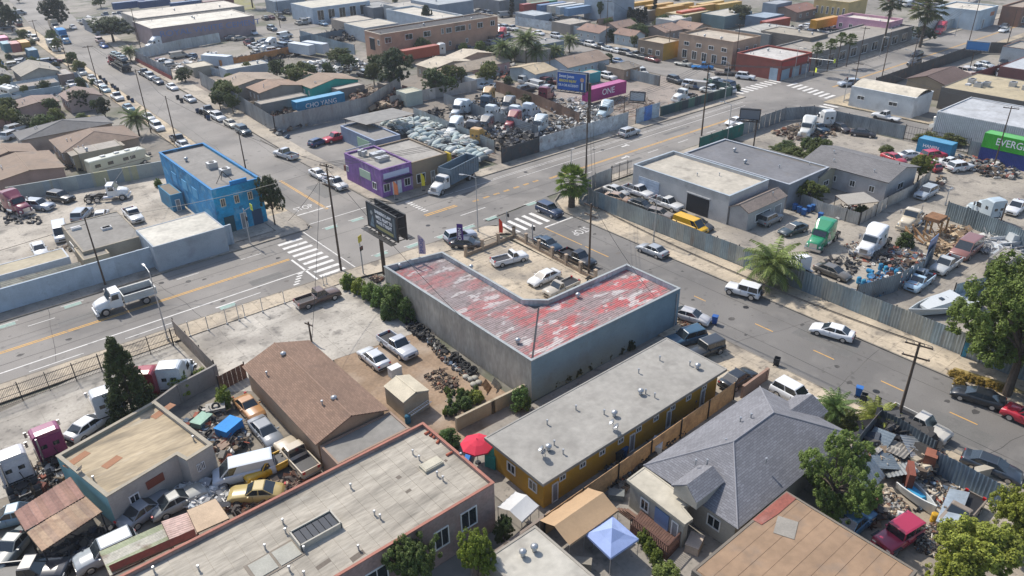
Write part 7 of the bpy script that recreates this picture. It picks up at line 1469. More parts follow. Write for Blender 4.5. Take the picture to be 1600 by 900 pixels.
house('beige roofed house with a dark awning left of the blue billboard',[(800,106),(838,118),(866,108)],3,4,'#b7c2c8','#b9a88c',1);house('long white house with a brown-grey roof',[(874,109),(943,94),(925,80)],3,4.6,'#b9c6cf','#9a8676',0,wins=row(0,6,1,2.2,.3));house('small tan house with a pale door in the gravel lot',[(951,104),(981,111),(997,102)],2.8,3.8,'#b39a84','#8c8276',1,1.5);flat('turquoise fenced shed beside the blue billboard',[(905,112),(914,117),(936,112)],2.6,'#3fa0a8','#b0a090',0);flat('flat grey-roofed block behind the feathery palms',[(832,64),(845,70),(878,64)],4,'#8f9aa0','#9a9894',1);flat('pale building left of the feathery palms',[(800,72),(830,84),(850,76)],3.2,'#a9a49c','#a8a298',1)
for i,(px,c,w)in enumerate((([(908,46),(938,54),(960,46)],'#917669','#b0b8bc'),([(945,40),(965,46),(990,38)],'#937c6e','#a9a094'),([(968,52),(990,60),(1000,54)],'#93786a','#b9c4c8'),([(1008,45),(1045,53),(1060,44)],'#957c6d','#9c9088'),([(1050,42),(1090,48),(1108,40)],'#9a8070','#a89a8c'),([(1216,14),(1248,22),(1268,12)],'#8c685c','#9a8478'),([(930,40),(945,34),(960,30)],'#988272','#b0a498'))):house(['brown-roofed house at the far bend, leftmost','second brown roof behind the far trees','small white-walled brown-roofed house by the far kerb','wide brown roof left of the two-storey building','reddish-brown roof behind the two-storey building','brown house beside the orange container','small brown roof at the back of the far row'][i],px,3,4.4,w,c,i%2)
flat('white cube building among the brown roofs',[(1028,28),(1050,33),(1078,27)],4.5,'#b9bcbc','#c6c0b4');flat('low grey-roofed depot shed with parked lorries',[(812,20),(838,26),(856,20)],3.5,'#8f9aa4','#b4bcc0',0);FB('tall pale blue depot hall at the top edge',[(915,-8),(965,-2),(990,-8)],8,'#a4b0bc',roof='#a9b0b4',name='depot_hall');flat('long grey shed under the row of cypresses',[(972,14),(1010,20),(1030,12)],3.5,'#8a8880','#a8a298');flat('teal-grey shed right of the depot containers',[(1102,20),(1130,27),(1170,18)],4,'#6d8488','#b9b4a8',1);flat('pale workshop roof behind the grey-green tree',[(1158,45),(1200,56),(1240,44)],4.5,'#8c8f90','#b0aca4',3);flat('blue-grey workshop at the far top',[(1176,24),(1200,30),(1215,22)],4,'#5f7388','#9aa8b4',0)
FB('yellow-beige two-storey house at the top right',[(1284,-2),(1330,6),(1345,-2)],6,'#c9b078',roof='#b0a48c',wins=row(0,6,1.5,4,.4));flat('grey block at the top right corner',[(1200,4),(1215,8),(1230,2)],5,'#8a96a4','#a4a8ac',0)
for i,(px,h,w,c,lab)in enumerate((([(130,30),(150,38),(200,28)],4,'#8a9098','#a8a49c','low grey building behind the broad street tree'),([(600,8),(640,14),(690,4)],5,'#9aa0a4','#b4aea4','pale flat roof beyond the white building'),([(520,30),(545,36),(580,28)],3.5,'#9a9086','#b9b0a2','low tan roof behind the yard full of parts'),([(640,2),(700,8),(740,-2)],6,'#8d98a4','#a8aeb0','blue-grey hall along the top edge'),([(1040,20),(1075,24),(1110,16)],4,'#a08a5c','#c4b490','sandy shed under the yellow containers'),([(560,8),(590,14),(612,6)],4,'#7c828a','#9a9a98','grey shed at the top centre'),([(1450,4),(1500,8),(1530,0)],5,'#8c8f94','#b4aca0','pale hall behind the pale blue warehouse'),([(740,-4),(790,2),(820,-6)],5,'#7a7f84','#a0a09c','dark-walled hall at the top centre'),([(870,34),(895,40),(915,32)],3.5,'#8a8680','#b0a89c','tan shed behind the white yard wall'))):flat(lab,px,h,w,c,1)
FN('long white sheet wall along the far depot',[(805,40),(860,48),(912,58)],3,'plain','#bcc6cc',3.2);FN('dark corrugated wall of the far yard at the top',[(470,70),(530,60),(560,56)],2.6,'corrugated','#7f94a4',2.4);FN('grey fence of the depot under the containers',[(1085,32),(1140,42),(1160,36)],3,'corrugated','#7c8c90',2.5);FN('grey-blue low wall in the far left compound',[(290,108),(345,120),(420,104)],2.0,'plain','#aab4ba',3)
FN('rusty red fence behind the right-hand yards',[(1515,130),(1570,112),(1620,122)],2.4,'plain','#8a4c44',3)
# ================================================================= SCRAP
H=SCRAP
H('dense heap of dark and pale car parts in the far yard',[(470,98),(555,88),(575,100),(500,118)],420,'white',(.5,1.5),2.0,seed=1);H('blackish heap of parts behind the slat fence',[(500,50),(560,42),(566,58),(520,64)],300,'dark',(.5,1.4),2.2,seed=2);H('rusty heap of parts under the CHO YANG container',[(412,186),(430,170),(540,166),(560,172),(450,200)],420,'rust',(.4,1.3),1.8,seed=3);H('racks of crated timber and metal beside the container',[(545,168),(550,142),(615,132),(655,150),(600,172)],420,'rust',(.5,1.8),2.6,seed=4,kinds='bbbps')
H('pale litter of parts between the truck cabs',[(700,175),(760,150),(870,190),(905,205),(850,214),(790,212),(740,200)],520,'white',(.3,1.0),1.2,seed=5);H('dark engines and axles among the truck cabs',[(690,170),(760,145),(900,195),(890,218),(800,225),(720,200)],460,'dark',(.4,1.2),1.5,seed=6);H('heap of axles and frames at the end of the cab rows',[(780,212),(830,205),(845,225),(800,238),(770,228)],260,'dark',(.3,1.0),1.6,seed=7);H('pale and blue parts heap under the blue billboard',[(850,160),(900,150),(950,172),(945,200),(900,195),(870,180)],420,'white',(.3,.9),1.8,seed=8)
H('strip of dark frames and rails in the gravel lot',[(940,165),(985,150),(1050,165),(1000,182)],60,'rust',(1.0,3.5),.5,seed=9,kinds='pp');H('white bales heaped by the far upper wall',[(120,30),(165,26),(190,40),(140,45)],260,'white',(.6,1.6),2.0,seed=10);H('mixed scrap behind the pink building row',[(1218,42),(1300,38),(1320,52),(1240,60)],240,'dark',(.5,1.4),1.2,seed=11);H('tangle of brown scrap at the right behind the fence',[(1545,122),(1590,106),(1620,118),(1600,140),(1560,138)],300,'rust',(.4,1.2),1.5,seed=12)
H('heap of machine parts beside the dark blue container',[(1490,246),(1530,244),(1590,262),(1590,276),(1540,272)],320,'mix',(.3,.9),1.4,seed=13);H('heap of pale timber and sacks below the tower',[(1445,380),(1480,352),(1510,358),(1505,385),(1470,400)],360,'timber',(.3,1.0),1.6,seed=14);H('mixed junk in front of the barrel yard',[(1372,400),(1400,385),(1440,392),(1455,405),(1425,425),(1385,412)],420,'mix',(.25,.8),1.1,seed=15);H('junk and blue drums behind the leaning fence',[(1342,450),(1370,425),(1420,415),(1410,440),(1375,460),(1345,468)],320,'blue',(.25,.8),1.0,seed=16)
H('boards and sheets lying in the right-hand yard',[(1520,370),(1560,365),(1600,392),(1590,410),(1530,390)],200,'white',(.5,1.6),.6,seed=17,kinds='sbp');H('black parts and tyres leaning along the concrete wall',[(636,500),(652,502),(676,524),(700,545),(695,555),(660,530),(634,512)],130,'dark',(.2,.5),.6,seed=18);H('dark bits and bottles along the wall foot',[(660,528),(672,528),(698,556),(745,595),(736,598),(690,562)],120,'mix',(.15,.45),.4,seed=19,kinds='btb')
H('engine parts beside the white and aqua workshop',[(290,660),(320,640),(372,655),(392,690),(350,715),(325,690)],420,'mix',(.25,.9),1.1,seed=20);H('wreckage behind the vintage car',[(268,765),(300,745),(350,755),(360,790),(320,800),(285,790)],320,'white',(.25,.8),1.0,seed=21);H('rusty frames along the brick building edge',[(345,790),(400,760),(470,735),(480,750),(380,800)],240,'rust',(.25,.9),.8,seed=22);H('boards and pipes between the truck and the red sheds',[(20,750),(70,725),(105,735),(90,755),(40,775)],200,'mix',(.3,1.1),.8,seed=23,kinds='sppb');H('dark clutter under the red sheds',[(60,870),(160,820),(215,840),(130,890)],240,'dark',(.25,.9),.8,seed=24)
H('clutter along the passage wall of the mustard apartments',[(900,778),(1000,712),(1075,650),(1085,656),(1010,722),(912,786)],240,'dark',(.2,.7),.8,seed=25);H('garden clutter behind the canopy',[(945,735),(965,722),(985,735),(975,765)],90,'mix',(.2,.6),.6,seed=26);H('collapsed heap of boards and sheet metal in the junk yard',[(1345,700),(1378,662),(1462,690),(1470,720),(1440,745),(1400,735),(1362,745)],760,'yard',(.2,1.0),1.7,seed=27,kinds='sspbbt');H('dark leaning panels at the top of the junk yard',[(1345,690),(1385,655),(1455,690),(1440,712)],160,'dark',(.8,2.0),2.2,seed=28,kinds='sb');H('spill of stones and broken blocks in the junk yard',[(1362,775),(1390,765),(1420,790),(1405,812),(1370,805)],520,'yard',(.1,.35),.6,seed=29,kinds='bb');H('white rubbish spread under the bottom-right tree',[(1430,830),(1470,812),(1490,835),(1460,870),(1430,858)],420,'yard',(.08,.32),.25,seed=30);H('scattered bits on the junk yard floor',[(1420,745),(1480,735),(1510,765),(1480,790),(1430,800)],160,'mix',(.12,.5),.3,seed=31);H('brush and clutter under the round tree',[(1325,790),(1350,775),(1385,800),(1360,820)],120,'rust',(.3,.9),1.2,seed=32)
H('pile of red bricks at the end of the hedge',[(575,434),(588,428),(600,432),(590,440)],160,'rust',(.15,.35),.5,seed=33,kinds='b');H('earth and stick heap in the dirt yard',[(660,585),(690,575),(720,600),(690,615)],110,'rust',(.1,.5),.15,seed=34,kinds='pb');H('red-brown soil heap by the scratched silver saloon',[(1058,503),(1070,500),(1085,510),(1070,514)],120,'rust',(.1,.4),.3,seed=35,kinds='b')
# ---- rows of countable pieces
def shell():
 m=MB();r_=[]
 for i in range(7):
  t=i/6;w=.72*(.75+.25*math.sin(t*2.6));r_.append([(-.95+1.9*t,w*math.cos(a),.15+.62*math.sin(a)*(.65+.35*math.sin(t*3)))for a in[math.pi*k/7 for k in range(8)]])
 m.loft(r_,False,False);n0=len(m.v);m.box(-.9,0,.2,.12,1.2,.3);return m.mesh('bonnet_shell','matte',True)
sm=shell();r=random.Random(4);P=[g(x,y,1.3).xy for x,y in((592,192),(630,182),(660,181),(720,207),(770,238),(735,254),(700,240),(640,212))];n=0
x0,x1,y0,y1=min(p.x for p in P),max(p.x for p in P),min(p.y for p in P),max(p.y for p in P);xs_=x0
while xs_<x1:
 yy=y0
 while yy<y1:
  if poly_in(P,xs_,yy)and n<290:
   k=r.choice(['#cfd6d4','#c2cecb','#b7c6c4','#d6d6d0','#a9b8b8','#8f9a9c','#c9cfc6','#5f686a']);o=put('bonnet_shell',sm,None,hx(k,.7),(xs_+r.uniform(-.2,.2),yy+r.uniform(-.12,.12),.75+r.uniform(-.2,.45)),r.uniform(-.3,.3),'pale curved truck bonnet shell in the stacked rows behind the open shed','bonnet','bonnet shells stacked in rows');o.rotation_euler=(r.gauss(0,.2),r.gauss(.1,.25),r.gauss(0,.25));n+=1
  yy+=1.15
 xs_+=2.0
rack=thing('steel_rack','low steel racks under the rows of bonnet shells','rack');
xs_=x0+.5
while xs_<x1-1:
 ys=[y for y in np.arange(y0,y1,.8)if poly_in(P,xs_,y)]
 if len(ys)>2:MB().box(xs_,(ys[0]+ys[-1])/2,.55,.1,ys[-1]-ys[0],.1).box(xs_+1.1,(ys[0]+ys[-1])/2,.55,.1,ys[-1]-ys[0],.1).build('rack_beam','oldsheet',rack,hx('#7a4038'))
 xs_+=2.0
def torus(R_=.32,r_=.11,n=14,k=7):
 m=MB();m.loft([[(R_*math.cos(a)+r_*math.cos(b)*math.cos(a),R_*math.sin(a)+r_*math.cos(b)*math.sin(a),r_*math.sin(b))for b in[2*math.pi*j/k for j in range(k)]]for a in[2*math.pi*i/n for i in range(n+1)]],True,False);return m.mesh('tyre','rubber',True)
tm=torus();r=random.Random(9)
def tyres(px,n,lab,grp,zmax=.7):
 P=[g(x,y,.3).xy for x,y in px]
 for x,y in scatter(P,n,r):o=put('tyre',tm,None,None,(x,y,r.uniform(.12,zmax)),0,lab,'tyre',grp);o.rotation_euler=(r.gauss(0,.5),r.gauss(0,.5),0)
tyres([(704,562),(716,552),(742,578),(734,588)],26,'black tyre in the pile against the concrete wall','tyres against the concrete wall');tyres([(640,508),(660,506),(672,522),(660,530)],14,'black tyre among the parts by the hedge','tyres by the hedge');tyres([(1370,412),(1392,404),(1400,416),(1385,420)],10,'tyre in the heap below the white tractor','tyres below the white tractor');tyres([(286,650),(340,640),(370,700),(330,700)],12,'tyre among the engines of the left junk yard','tyres in the left junk yard',1.3);tyres([(1330,445),(1375,455),(1340,470)],9,'tyre behind the leaning fence','tyres behind the leaning fence');tyres([(918,432),(924,434),(922,440),(916,438)],2,'old tyre on the kerb by the black pickup','tyres on the kerb')
def drum(px,py,c,lab,grp=None,lying=False):
 p=g(px,py,.45);root=thing('drum',lab,'drum',(p.x,p.y,.02),px,grp);M=Matrix.Rotation(R(90),4,'Y')if lying else Matrix.Identity(4);m=MB().lathe([(.27,0),(.29,.05),(.29,.3),(.31,.33),(.29,.36),(.29,.82),(.24,.9)],(0,0,0),12);m.v=[tuple((M@Vector(v))+Vector((0,0,.3 if lying else 0)))for v in m.v];m.build('drum_body','matte',root,hx(c));q=MB().tube((0,0,.9),(0,0,.93),.2,.2,10);q.v=[tuple((M@Vector(v))+Vector((0,0,.3 if lying else 0)))for v in q.v];q.build('lid','matte',root,hx(c,.6))
for i,(x,y,l)in enumerate(((1342,438,0),(1357,430,1),(1384,421,0),(1392,424,0),(1400,427,0),(1365,424,1),(1349,442,0),(1376,417,0))):drum(x,y,['#2f8fb8','#2a86b4','#3a9cc0','#2b7fa8'][i%4],['teal drum at the left end of the leaning-fence heap','teal drum lying on the heap','blue drum, left of three upright','blue drum, middle of three upright','blue drum, right of three upright','blue drum lying behind the upright ones','teal drum beside the leftmost one','blue drum behind the three upright ones'][i],None,bool(l))
drum(637,655,'#2a6f8c','small blue drum beside the beige garden shed');drum(1460,809,'#d8a828','yellow and red drum standing in the junk yard');drum(4,98,'#2a78c4','large blue barrel at the far left edge');drum(355,745,'#3a5a80','blue drum by the white van body')
for x,y,c,lab,op in((1117,500,'#2a5fa8','blue wheelie bin standing alone in the right-hand road',0),(1214,565,'#2c2e30','black open bin on the roadside by the white car',1),(1342,612,'#2f6fb8','blue wheelie bin beside the overflowing dark ones',0),(1350,622,'#34383a','dark overflowing bin next to the blue one',1),(1371,629,'#303234','dark open bin at the right of the three',1),(1064,622,'#4a5450','green-grey bin in the mustard passage',0),(1084,630,'#2a4a78','blue bin in the mustard passage',0),(1097,622,'#2f3a38','dark bin in the mustard passage',0),(967,713,'#2f3438','black bin by the mustard wall, left',0),(975,707,'#2b5a8c','blue bin by the mustard wall, right',0)):bin_(x,y,c,lab,R(20),None,bool(op))
for i,(x,y)in enumerate(((157,121),(163,125),(166,129),(176,134),(180,137),(184,140),(201,153),(207,157),(278,152),(284,157),(309,173),(314,175),(322,181),(326,184),(100,95),(111,97))):bin_(x,y,['#2a2c30','#2c4a70','#2f3438'][i%3],'bin standing in the gutter of the left street',0,'bins along the left street',True)
for i,(x,y)in enumerate(((1242,324),(1249,328),(1256,332),(1264,327),(1270,325),(1282,338))):bin_(x,y,'#2a64a4','blue bin in the cluster under the small round tree',0,'blue bins under the small round tree',False)
# yard pieces of their own
def crate(name,lab,cat,px,py,sx,sy,sz,c,yaw=0,m='matte',z=.02,lid=True):
 p=g(px,py,z+sz/2);root=thing(name,lab,cat,(p.x,p.y,z),R(yaw));MB().box(0,0,sz/2,sx,sy,sz,0,.97).build('case',m,root,hx(c))
 if lid:MB().box(0,0,sz+.03,sx*1.02,sy*1.02,.06).build('lid',m,root,hx(c,.95));MB().box(sx/2+.01,0,sz*.5,.03,sy*.6,.05).build('handle','galv',root)
crate('storage_box','white storage cabinet behind the beige garden shed','cabinet',617,580,1.3,.9,1.1,'#d6d6d2');crate('engine_cover','bright blue engine hood in the left junk yard','engine hood',359,672,2.2,1.6,1.5,'#2a84c8',25);crate('engine','pale green engine block with a round port in the left junk yard','engine',316,660,1.8,1.3,1.0,'#8fae9c',30);crate('engine','grey engine block behind the pale green one','engine',338,642,1.8,1.3,1.1,'#9a958c',-20);crate('flat_cart','rusty flat cart with loose load beside the workshop','cart',352,695,2.0,1.4,.7,'#8d7868',20)
crate('playhouse','turquoise plastic playhouse under the parasol','playhouse',771,716,1.3,1.1,1.4,'#2f9a90',20);crate('paddling_pool','bright blue panel behind the crimson parasol','panel',732,712,2.4,.5,.5,'#2a78c8',40,lid=False);crate('toy_box','small orange and blue toy box beside the playhouse','toy box',790,722,.6,.5,.5,'#e07838',10);crate('barbecue','large steel barbecue beside the pale roof','barbecue',908,883,1.6,.7,1.0,'#8a8478',130);crate('market_stall','table of coloured goods behind the tan fence','table',1027,698,1.6,.9,1.1,'#cfd0d0',30);crate('low_table','round stone table with draped cloths behind the house','table',1085,850,1.6,1.1,.8,'#b9a898',20);crate('refuse_heap_tub','tub of crushed cans beside the tan canopy','tub',963,773,1.4,.9,.6,'#7c7f7c',130,lid=False)
crate('wardrobe','tall rusty steel cabinet in the junk yard','cabinet',1420,748,1.9,.5,2.3,'#7c4434',30);crate('wardrobe','rusty brown locker leaning near the cabinet','locker',1452,722,1.2,1.0,2.0,'#8a5440',15);crate('steel_tank','dark rusty tank beside the stone heap','tank',1362,790,1.0,1.0,1.6,'#5f3830',10);crate('shelf_unit','cream and brown cabinets by the dark saloon fence','cabinet',1540,737,2.6,.6,1.0,'#a8a090',-25);crate('white_case','white discarded fridge in the junk yard','fridge',1410,812,1.2,.8,.6,'#d0ccc4',30)
crate('ladder_tower','brown timber platform on the tower in the yard','platform',1462,340,2.6,2.2,.5,'#8a6444',0,'timber',z=3.0,lid=False)
tw=thing('timber_tower','timber tower with ladder and braced legs in the yard','tower',tuple(g(1458,372,0)));m=MB()
for dx in(-1,1):
 for dy in(-1,1):MB().box(dx,dy,1.6,.22,.22,3.2).build('leg','timber',tw,hx('#b08a5c'))
 MB().tube((dx,-1,.4),(dx,1,2.8),.08,.08,5).build('brace','timber',tw,hx('#a47c50'))
for i in range(8):MB().box(1.6,0,.4+.38*i,.08,.7,.06).build('rung','timber',tw,hx('#c4a070'))
for i in range(6):a=g(1425+i*9,372+i*4,.3);b=a+Vector((r.uniform(-1,1),r.uniform(1,3),r.uniform(1,2.2)));MB().tube(a,b,.16,.14,8).build('log','timber',None,hx('#c09468'),label='pale timber log leaning in the heap by the tower',cat='log',group='logs leaning by the tower')
sh_=thing('fallen_sheet','long white-blue sheet of metal propped on the rusty flatbed','sheet');a,b=g(1500,765,1.2),g(1478,820,1.0);MB().box(0,0,0,(b-a).length,1.5,.06,0,1,Matrix.Translation((a+b)/2)@Matrix.Rotation(math.atan2((b-a).y,(b-a).x),4,'Z')@Matrix.Rotation(.25,4,'X')).build('sheet','sheet',sh_,hx('#b4c0c8'))
st_=thing('upright_sheet','tall blue-grey metal sheet standing at the end of the leaning fence','sheet');p=g(1450,410,0);MB().box(p.x,p.y,1.9,3.0,.08,3.8,R(5)).build('sheet','sheet',st_,hx('#93b0d8'))
for i,(x,y,c)in enumerate(((1360,745,'#c9cccc'),(1382,720,'#8f9aa0'),(1398,700,'#b0a89c'),(1405,735,'#a9acaa'),(1372,690,'#7c8890'),(1430,700,'#b9bcbc'))):
 p=g(x,y,1.2);o=thing('scrap_sheet',['ribbed white sheet lying beside the round tree','grey corrugated sheet on the collapsed heap','tan board on the collapsed heap','pale sheet in the middle of the collapse','blue-grey sheet leaning at the top of the heap','white board near the dark fence'][i],'sheet',(p.x,p.y,1.3),i*.8);o.rotation_euler=(r.gauss(0,.3),r.gauss(0,.3),i*.8);me=sheet_mesh(2.6,2.0,'corrugated');q=put('sheet',me,o,hx(c),(0,-1,0));q.rotation_euler=(R(-90),0,0)
# pallets, pots and the kitchen garden
def pallet(px,py,tilt,yaw,lab,c='#a07850'):
 p=g(px,py,.5);root=thing('pallet',lab,'pallet',(p.x,p.y,.45));root.rotation_euler=(R(tilt),0,R(yaw))
 for i in range(7):MB().box(-.5+i*.166,0,.06,.11,1.2,.03).build('slat','timber',root,hx(c))
 for y in(-.5,0,.5):MB().box(0,y,0,1.1,.1,.09).build('bearer','timber',root,hx(c,.6))
pallet(760,603,55,30,'orange-brown pallet leaning by the concrete wall');pallet(775,600,50,35,'grey pallet leaning beside the brown one','#9a9488');pallet(707,625,5,20,'weathered pallet flat among the plant pots','#a89a88')
lad=thing('ladder','white ladder lying against the beige shed','ladder');a,b=g(640,648,1.0),g(672,626,1.0);d=(b-a).normalized();s_=Vector((-d.y,d.x,0))*.22
for s in(-1,1):MB().tube(a+s_*s,b+s_*s,.035,.035,5).build('stile','matte',lad,(.7,.7,.68,1))
for i in range(11):q=a.lerp(b,(i+.5)/11);MB().tube(q-s_,q+s_,.02,.02,5).build('rung','matte',lad,(.7,.7,.68,1))
for i,(x,y,c)in enumerate([(random.Random(i).uniform(690,748),random.Random(i+90).uniform(612,652),['#6f8a38','#5f7a34','#8a983c','#7a8a50'][i%4])for i in range(26)]):
 p=g(x,y,.02);root=thing('potted_plant','leafy plant in a black pot in the little garden','potted plant',tuple(p),i,'potted plants in the little garden');MB().lathe([(.16,0),(.22,.34),(.18,.34)],(0,0,0),9).build('pot','rubber',root);q=put('foliage',crown_mesh('bush',i%3)[0],root,hx(c,.6),(0,0,.3));q.scale=(.75,.75,.75)
for x,y,t,w,c,lab in((745,625,610,30,'#9aa43c','yellow-green bush in the kitchen garden'),(728,636,618,28,'#5f7a34','dark green bush in the kitchen garden'),(725,622,614,12,'#d8402c','red flowering plant in the kitchen garden')):TP('bush',x,y,t,w,lab,c)
# loose stones by the shaded wall, chimney stacks of sacks
for i,(x,y)in enumerate(((728,588),(735,592),(742,590),(748,597),(740,600))):p=g(x,y,.2);o=thing('stone_sack','pale sack or stone lying below the tyre pile','sack',(p.x,p.y,.02),i,'pale sacks by the wall');MB().lathe([(.1,0),(.4,.08),(.38,.25),(.15,.34)],(0,0,0),9).build('sack','matte',o,hx('#a8a498'),smooth=True)
def person(px,py,c,lab):pass
# ---- more of the crowded far yards: parked cars, low sheds and greenery, each its own thing
r=random.Random(77);CC=['#d8d8d6','#c4c8ca','#8f9498','#3a3d42','#26282b','#5a6470','#b9b0a2','#7a3c3c','#34506e','#e0e0de']
def yard_cars(px,n,lab,grp,kinds=('sedan','suv','pickup','van','hatch'),ang=None):
 P=[g(x,y).xy for x,y in px]
 for i,(x,y)in enumerate(scatter(P,n,r)):
  k=r.choice(kinds);nm,cat=vehicle_name(k);o=thing(nm,lab,cat,(x,y,.02),R((ang if ang is not None else r.choice((0,90)))+r.gauss(0,9)),grp);place(car_parts(k,2),o,hx(r.choice(CC),.8))
yard_cars([(232,100),(332,74),(380,98),(300,108),(262,118)],9,'car or van parked among the trailers of the upper-left compound','vehicles in the upper-left compound');yard_cars([(385,66),(460,56),(468,76),(398,90)],12,'vehicle parked in the yard above the orange-brown fence','vehicles above the orange-brown fence');yard_cars([(300,66),(395,52),(398,60),(310,76)],7,'car parked along the front of the long white-roofed warehouse','cars by the long warehouse',ang=0)
yard_cars([(395,30),(455,16),(478,26),(500,40),(430,48)],12,'vehicle in the yard in front of the overhanging roof warehouse','vehicles before the overhanging roof');yard_cars([(640,16),(700,6),(800,14),(812,26),(790,30),(720,18)],22,'car in the crowded lot at the top of the view','cars in the crowded top lot');yard_cars([(800,128),(860,122),(872,140),(815,146)],9,'car in the yard left of the blue billboard','cars left of the blue billboard');yard_cars([(1076,132),(1130,128),(1146,146),(1100,152)],8,'wreck parked behind the graffiti wall','wrecks behind the graffiti wall')
yard_cars([(1228,46),(1300,38),(1345,50),(1260,62)],20,'car in the packed yard left of the pink building','cars packed left of the pink building');yard_cars([(1345,2),(1440,-6),(1460,12),(1400,20)],10,'car in the lot behind the tall palms','cars behind the tall palms');yard_cars([(840,26),(925,36),(915,46),(850,40)],14,'vehicle in the long yard behind the white sheet wall','vehicles behind the white sheet wall');yard_cars([(0,108),(30,98),(80,92),(100,106),(20,120)],6,'car between the houses of the left block','cars in the left block');yard_cars([(140,22),(200,20),(210,34),(150,38)],6,'truck or car in the far yard beyond the broad street tree','vehicles beyond the broad street tree')
yard_cars([(1500,120),(1560,98),(1600,104),(1560,124)],7,'car in the yard between the tan shed and the red fence','cars by the red fence',ang=20);yard_cars([(566,118),(590,112),(600,122),(575,130)],3,'car beside the foot of the long pink building','cars by the long pink building');yard_cars([(700,78),(790,56),(800,62),(720,84)],7,'car parked behind the rust-red trailer','cars behind the rust-red trailer');yard_cars([(0,30),(30,22),(45,40),(10,50)],5,'vehicle at the upper left corner','vehicles at the upper left corner')
def far_trees(px,n,lab,grp,kinds=('broad','bush','broad'),cols=('#5f7438','#6f8440','#7c8644','#566a36','#8a9048')):
 for i,(x,y)in enumerate(scatter([g(a,b).xy for a,b in px],n,r)):
  NT[0]+=1;k=r.choice(kinds);h=r.uniform(3,6)if k=='broad' else r.uniform(1.5,2.8);w=h*r.uniform(.8,1.2)if k=='broad' else h*1.4;root=thing('leafy_tree' if k=='broad' else 'shrub',lab,'tree' if k=='broad' else 'shrub',(x,y,0),NT[0],grp);root.scale=(w,w,h);a,b=crown_mesh(k,NT[0]%4);put('crown',a,root,hx(r.choice(cols),.65));put('trunk',b,root)
far_trees([(0,60),(60,50),(140,120),(190,170),(160,200),(0,230)],30,'tree or shrub in the gardens of the left housing block','greenery of the left housing block');far_trees([(320,120),(560,105),(620,130),(640,150),(540,140),(345,150)],16,'tree among the houses above the CHO YANG container','trees above the CHO YANG container');far_trees([(600,90),(800,84),(860,110),(760,150),(700,135)],22,'tree or shrub among the cream-roofed bungalows','greenery among the bungalows');far_trees([(900,50),(1060,30),(1100,44),(1000,74),(930,70)],18,'tree among the brown-roofed far houses','trees among the far brown roofs')
far_trees([(0,-10),(400,-30),(800,-30),(800,6),(400,8),(120,14),(0,30)],46,'tree on the far skyline side at the top left','trees along the top left');far_trees([(800,-30),(1600,-30),(1600,0),(1300,2),(800,4)],50,'tree along the top right of the view','trees along the top right');far_trees([(1220,228),(1300,232),(1250,260),(1180,240)],7,'olive shrub behind the dark grey store','shrubs behind the dark store',('bush',));far_trees([(340,140),(375,172),(400,190),(352,168)],6,'shrub along the fence of the far pavement','shrubs by the far pavement')
H('pallets and parts lining the corrugated fence of the fenced yard',[(1100,372),(1180,400),(1230,425),(1226,432),(1170,412),(1098,382)],160,'yard',(.2,.8),.7,seed=51);H('engines and rims in front of the parked tractors',[(1290,405),(1330,395),(1345,418),(1320,440),(1300,430)],90,'dark',(.15,.6),.5,seed=52);H('clutter round the white house yard',[(1290,325),(1335,318),(1345,345),(1300,338)],140,'mix',(.2,.8),.8,seed=53);H('clutter along the block wall of the container yard',[(1452,285),(1470,272),(1480,282),(1462,300)],60,'yard',(.2,.7),.6,seed=54);H('spare parts in the left yard by the cream wall',[(5,330),(60,335),(70,350),(10,352)],60,'dark',(.2,.7),.5,seed=55);H('clutter in front of the tan-roofed shed',[(60,395),(120,372),(130,385),(80,402)],60,'yard',(.2,.7),.5,seed=56)
H('brown and pale junk filling the yard corner by the corrugated wall',[(395,160),(420,155),(440,200),(450,215),(425,205)],200,'mix',(.4,1.2),1.2,seed=41);H('parts strewn between trailers in the upper-left compound',[(240,104),(330,80),(390,98),(290,112)],160,'white',(.4,1.6),.8,seed=42);H('machinery heap in the yard above the orange-brown fence',[(350,92),(400,84),(470,74),(472,84),(380,100)],200,'dark',(.5,1.6),1.3,seed=43);H('crates and parts behind the cream-roofed bungalows',[(760,108),(800,96),(815,112),(775,122)],140,'mix',(.4,1.3),1.2,seed=44);H('junk behind the blue-grey side building',[(625,182),(680,168),(700,182),(640,190)],140,'dark',(.3,1.0),1.2,seed=45);H('scattered yard clutter by the white sleeper tractor',[(1316,385),(1335,372),(1350,395),(1375,410),(1350,420)],60,'mix',(.15,.5),.3,seed=46);H('parts along the fence behind the parked row',[(1005,345),(1050,362),(1090,378),(1060,372)],60,'rust',(.2,.6),.5,seed=47);H('rubbish and boards behind the cream coach',[(90,262),(130,236),(200,232),(235,240),(150,262)],200,'mix',(.3,1.2),1.0,seed=48);H('garden clutter between the left houses',[(0,120),(90,128),(140,150),(90,165),(0,150)],160,'white',(.3,1.0),.7,seed=49);H('corner yard parts behind the mesh gate',[(1205,205),(1260,188),(1330,205),(1240,222)],160,'rust',(.3,1.0),.9,seed=50)
for i,(px,c)in enumerate((([(2,200),(60,190),(80,204),(10,214)],'#a8945c'),([(95,190),(140,180),(150,190),(100,202)],'#b09a5c'),([(296,8),(392,-4),(400,14),(320,20)],'#8f8c50'),([(1490,575),(1570,600),(1640,632),(1610,620),(1520,600)],'#a89458'))):flat_poly('dry_grass',[g(x,y).xy for x,y in px],.016+.13*(i==3),'slab',hx(c,.7))
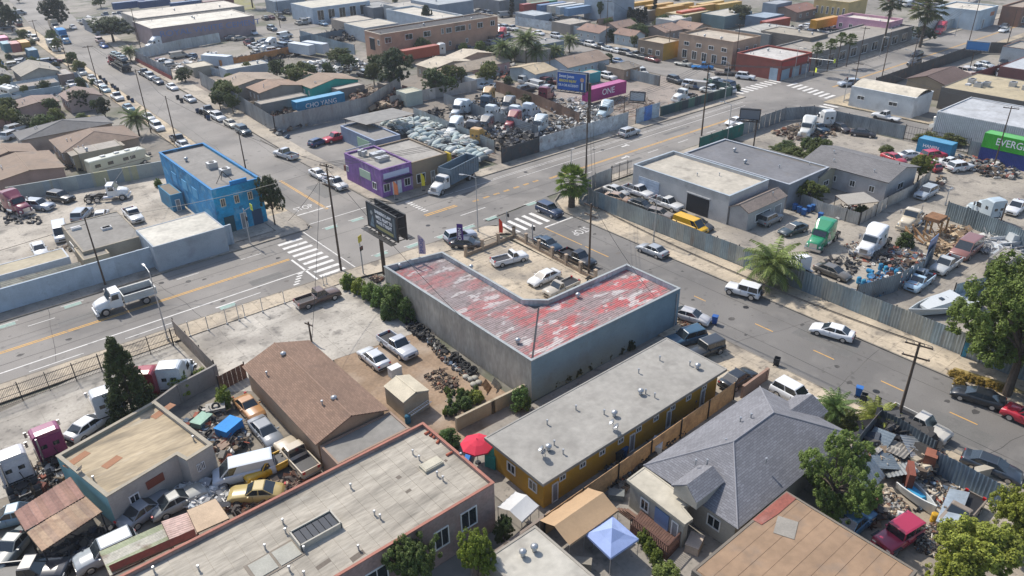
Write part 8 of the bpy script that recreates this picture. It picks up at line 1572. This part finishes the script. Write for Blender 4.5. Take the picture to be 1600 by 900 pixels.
# ---- rolled roofing laid in strips, each its own piece
def strips(root,P,z,w,color,axis=0,jit=.07,m='streakroof',seed=1):
 r=random.Random(seed);a,b,c,d=P if axis==0 else(P[1],P[2],P[3],P[0]);e=(d-a);n=int(e.length/w);k0=hx(color);nn=(b-a).normalized()*.08
 for i in range(n):
  p,q=a.lerp(d,(i+.012)/n)+nn,b.lerp(c,(i+.012)/n)-nn;s,t=b.lerp(c,(i+.988)/n)-nn,a.lerp(d,(i+.988)/n)+nn;k=1+r.uniform(-jit,jit);cut=r.uniform(.3,.7)if m=='streakroof' else 1
  for u,v in((0,cut-.002),(cut,1)):
   if v-u<.02:continue
   MB().prism([p.lerp(q,u),p.lerp(q,v),t.lerp(s,v),t.lerp(s,u)],z,z+.018+.006*(i%2)).build('roofing_strip',m,root,(k0[0]*k,k0[1]*k,k0[2]*k,1));k*=1+r.uniform(-jit,jit)*.5
TRF=[o for o in COL.objects if o.name.startswith('tan_roofed_building')][0]
strips(TRF,offset_poly(square_up([g(1232,764,4.2).xy,g(1444,903,4.2).xy,g(1290,1030,4.2).xy,g(1070,900,4.2).xy]),.22),4.15,1.05,'#9d8268',1,.03,'roofing')
MB().prism([g(x,y,4.2).xy for x,y in((1208,786),(1229,769),(1244,779),(1216,803),(1190,820),(1176,812))],4.19,4.215).build('worn_red_patch','brick',TRF,hx('#94574a'))
p=g(1228,824,4.2);MB().box(p.x,p.y,4.2,1.9,1.5,.025,.4).build('grey_patch','matte',TRF,hx('#9a948a'))
strips(FR,offset_poly(FP,.16),zr+.002,1.1,'#aea698',1,.018,seed=2)
HZ=MB().box(200,180,27,760,760,58);hzo=HZ.build('haze',None,None,kind='stuff');hm=bpy.data.materials.new('haze_air');hm.use_nodes=True;hn=hm.node_tree;hn.nodes.clear();ho=hn.nodes.new('ShaderNodeOutputMaterial');hv=hn.nodes.new('ShaderNodeVolumePrincipled');hv.inputs['Color'].default_value=(.86,.91,1,1);hv.inputs['Density'].default_value=0.0002;hv.inputs['Anisotropy'].default_value=.2;hn.links.new(hv.outputs[0],ho.inputs['Volume']);hzo.data.materials.append(hm)
tag(hzo,'thin pale haze over the whole district','haze')
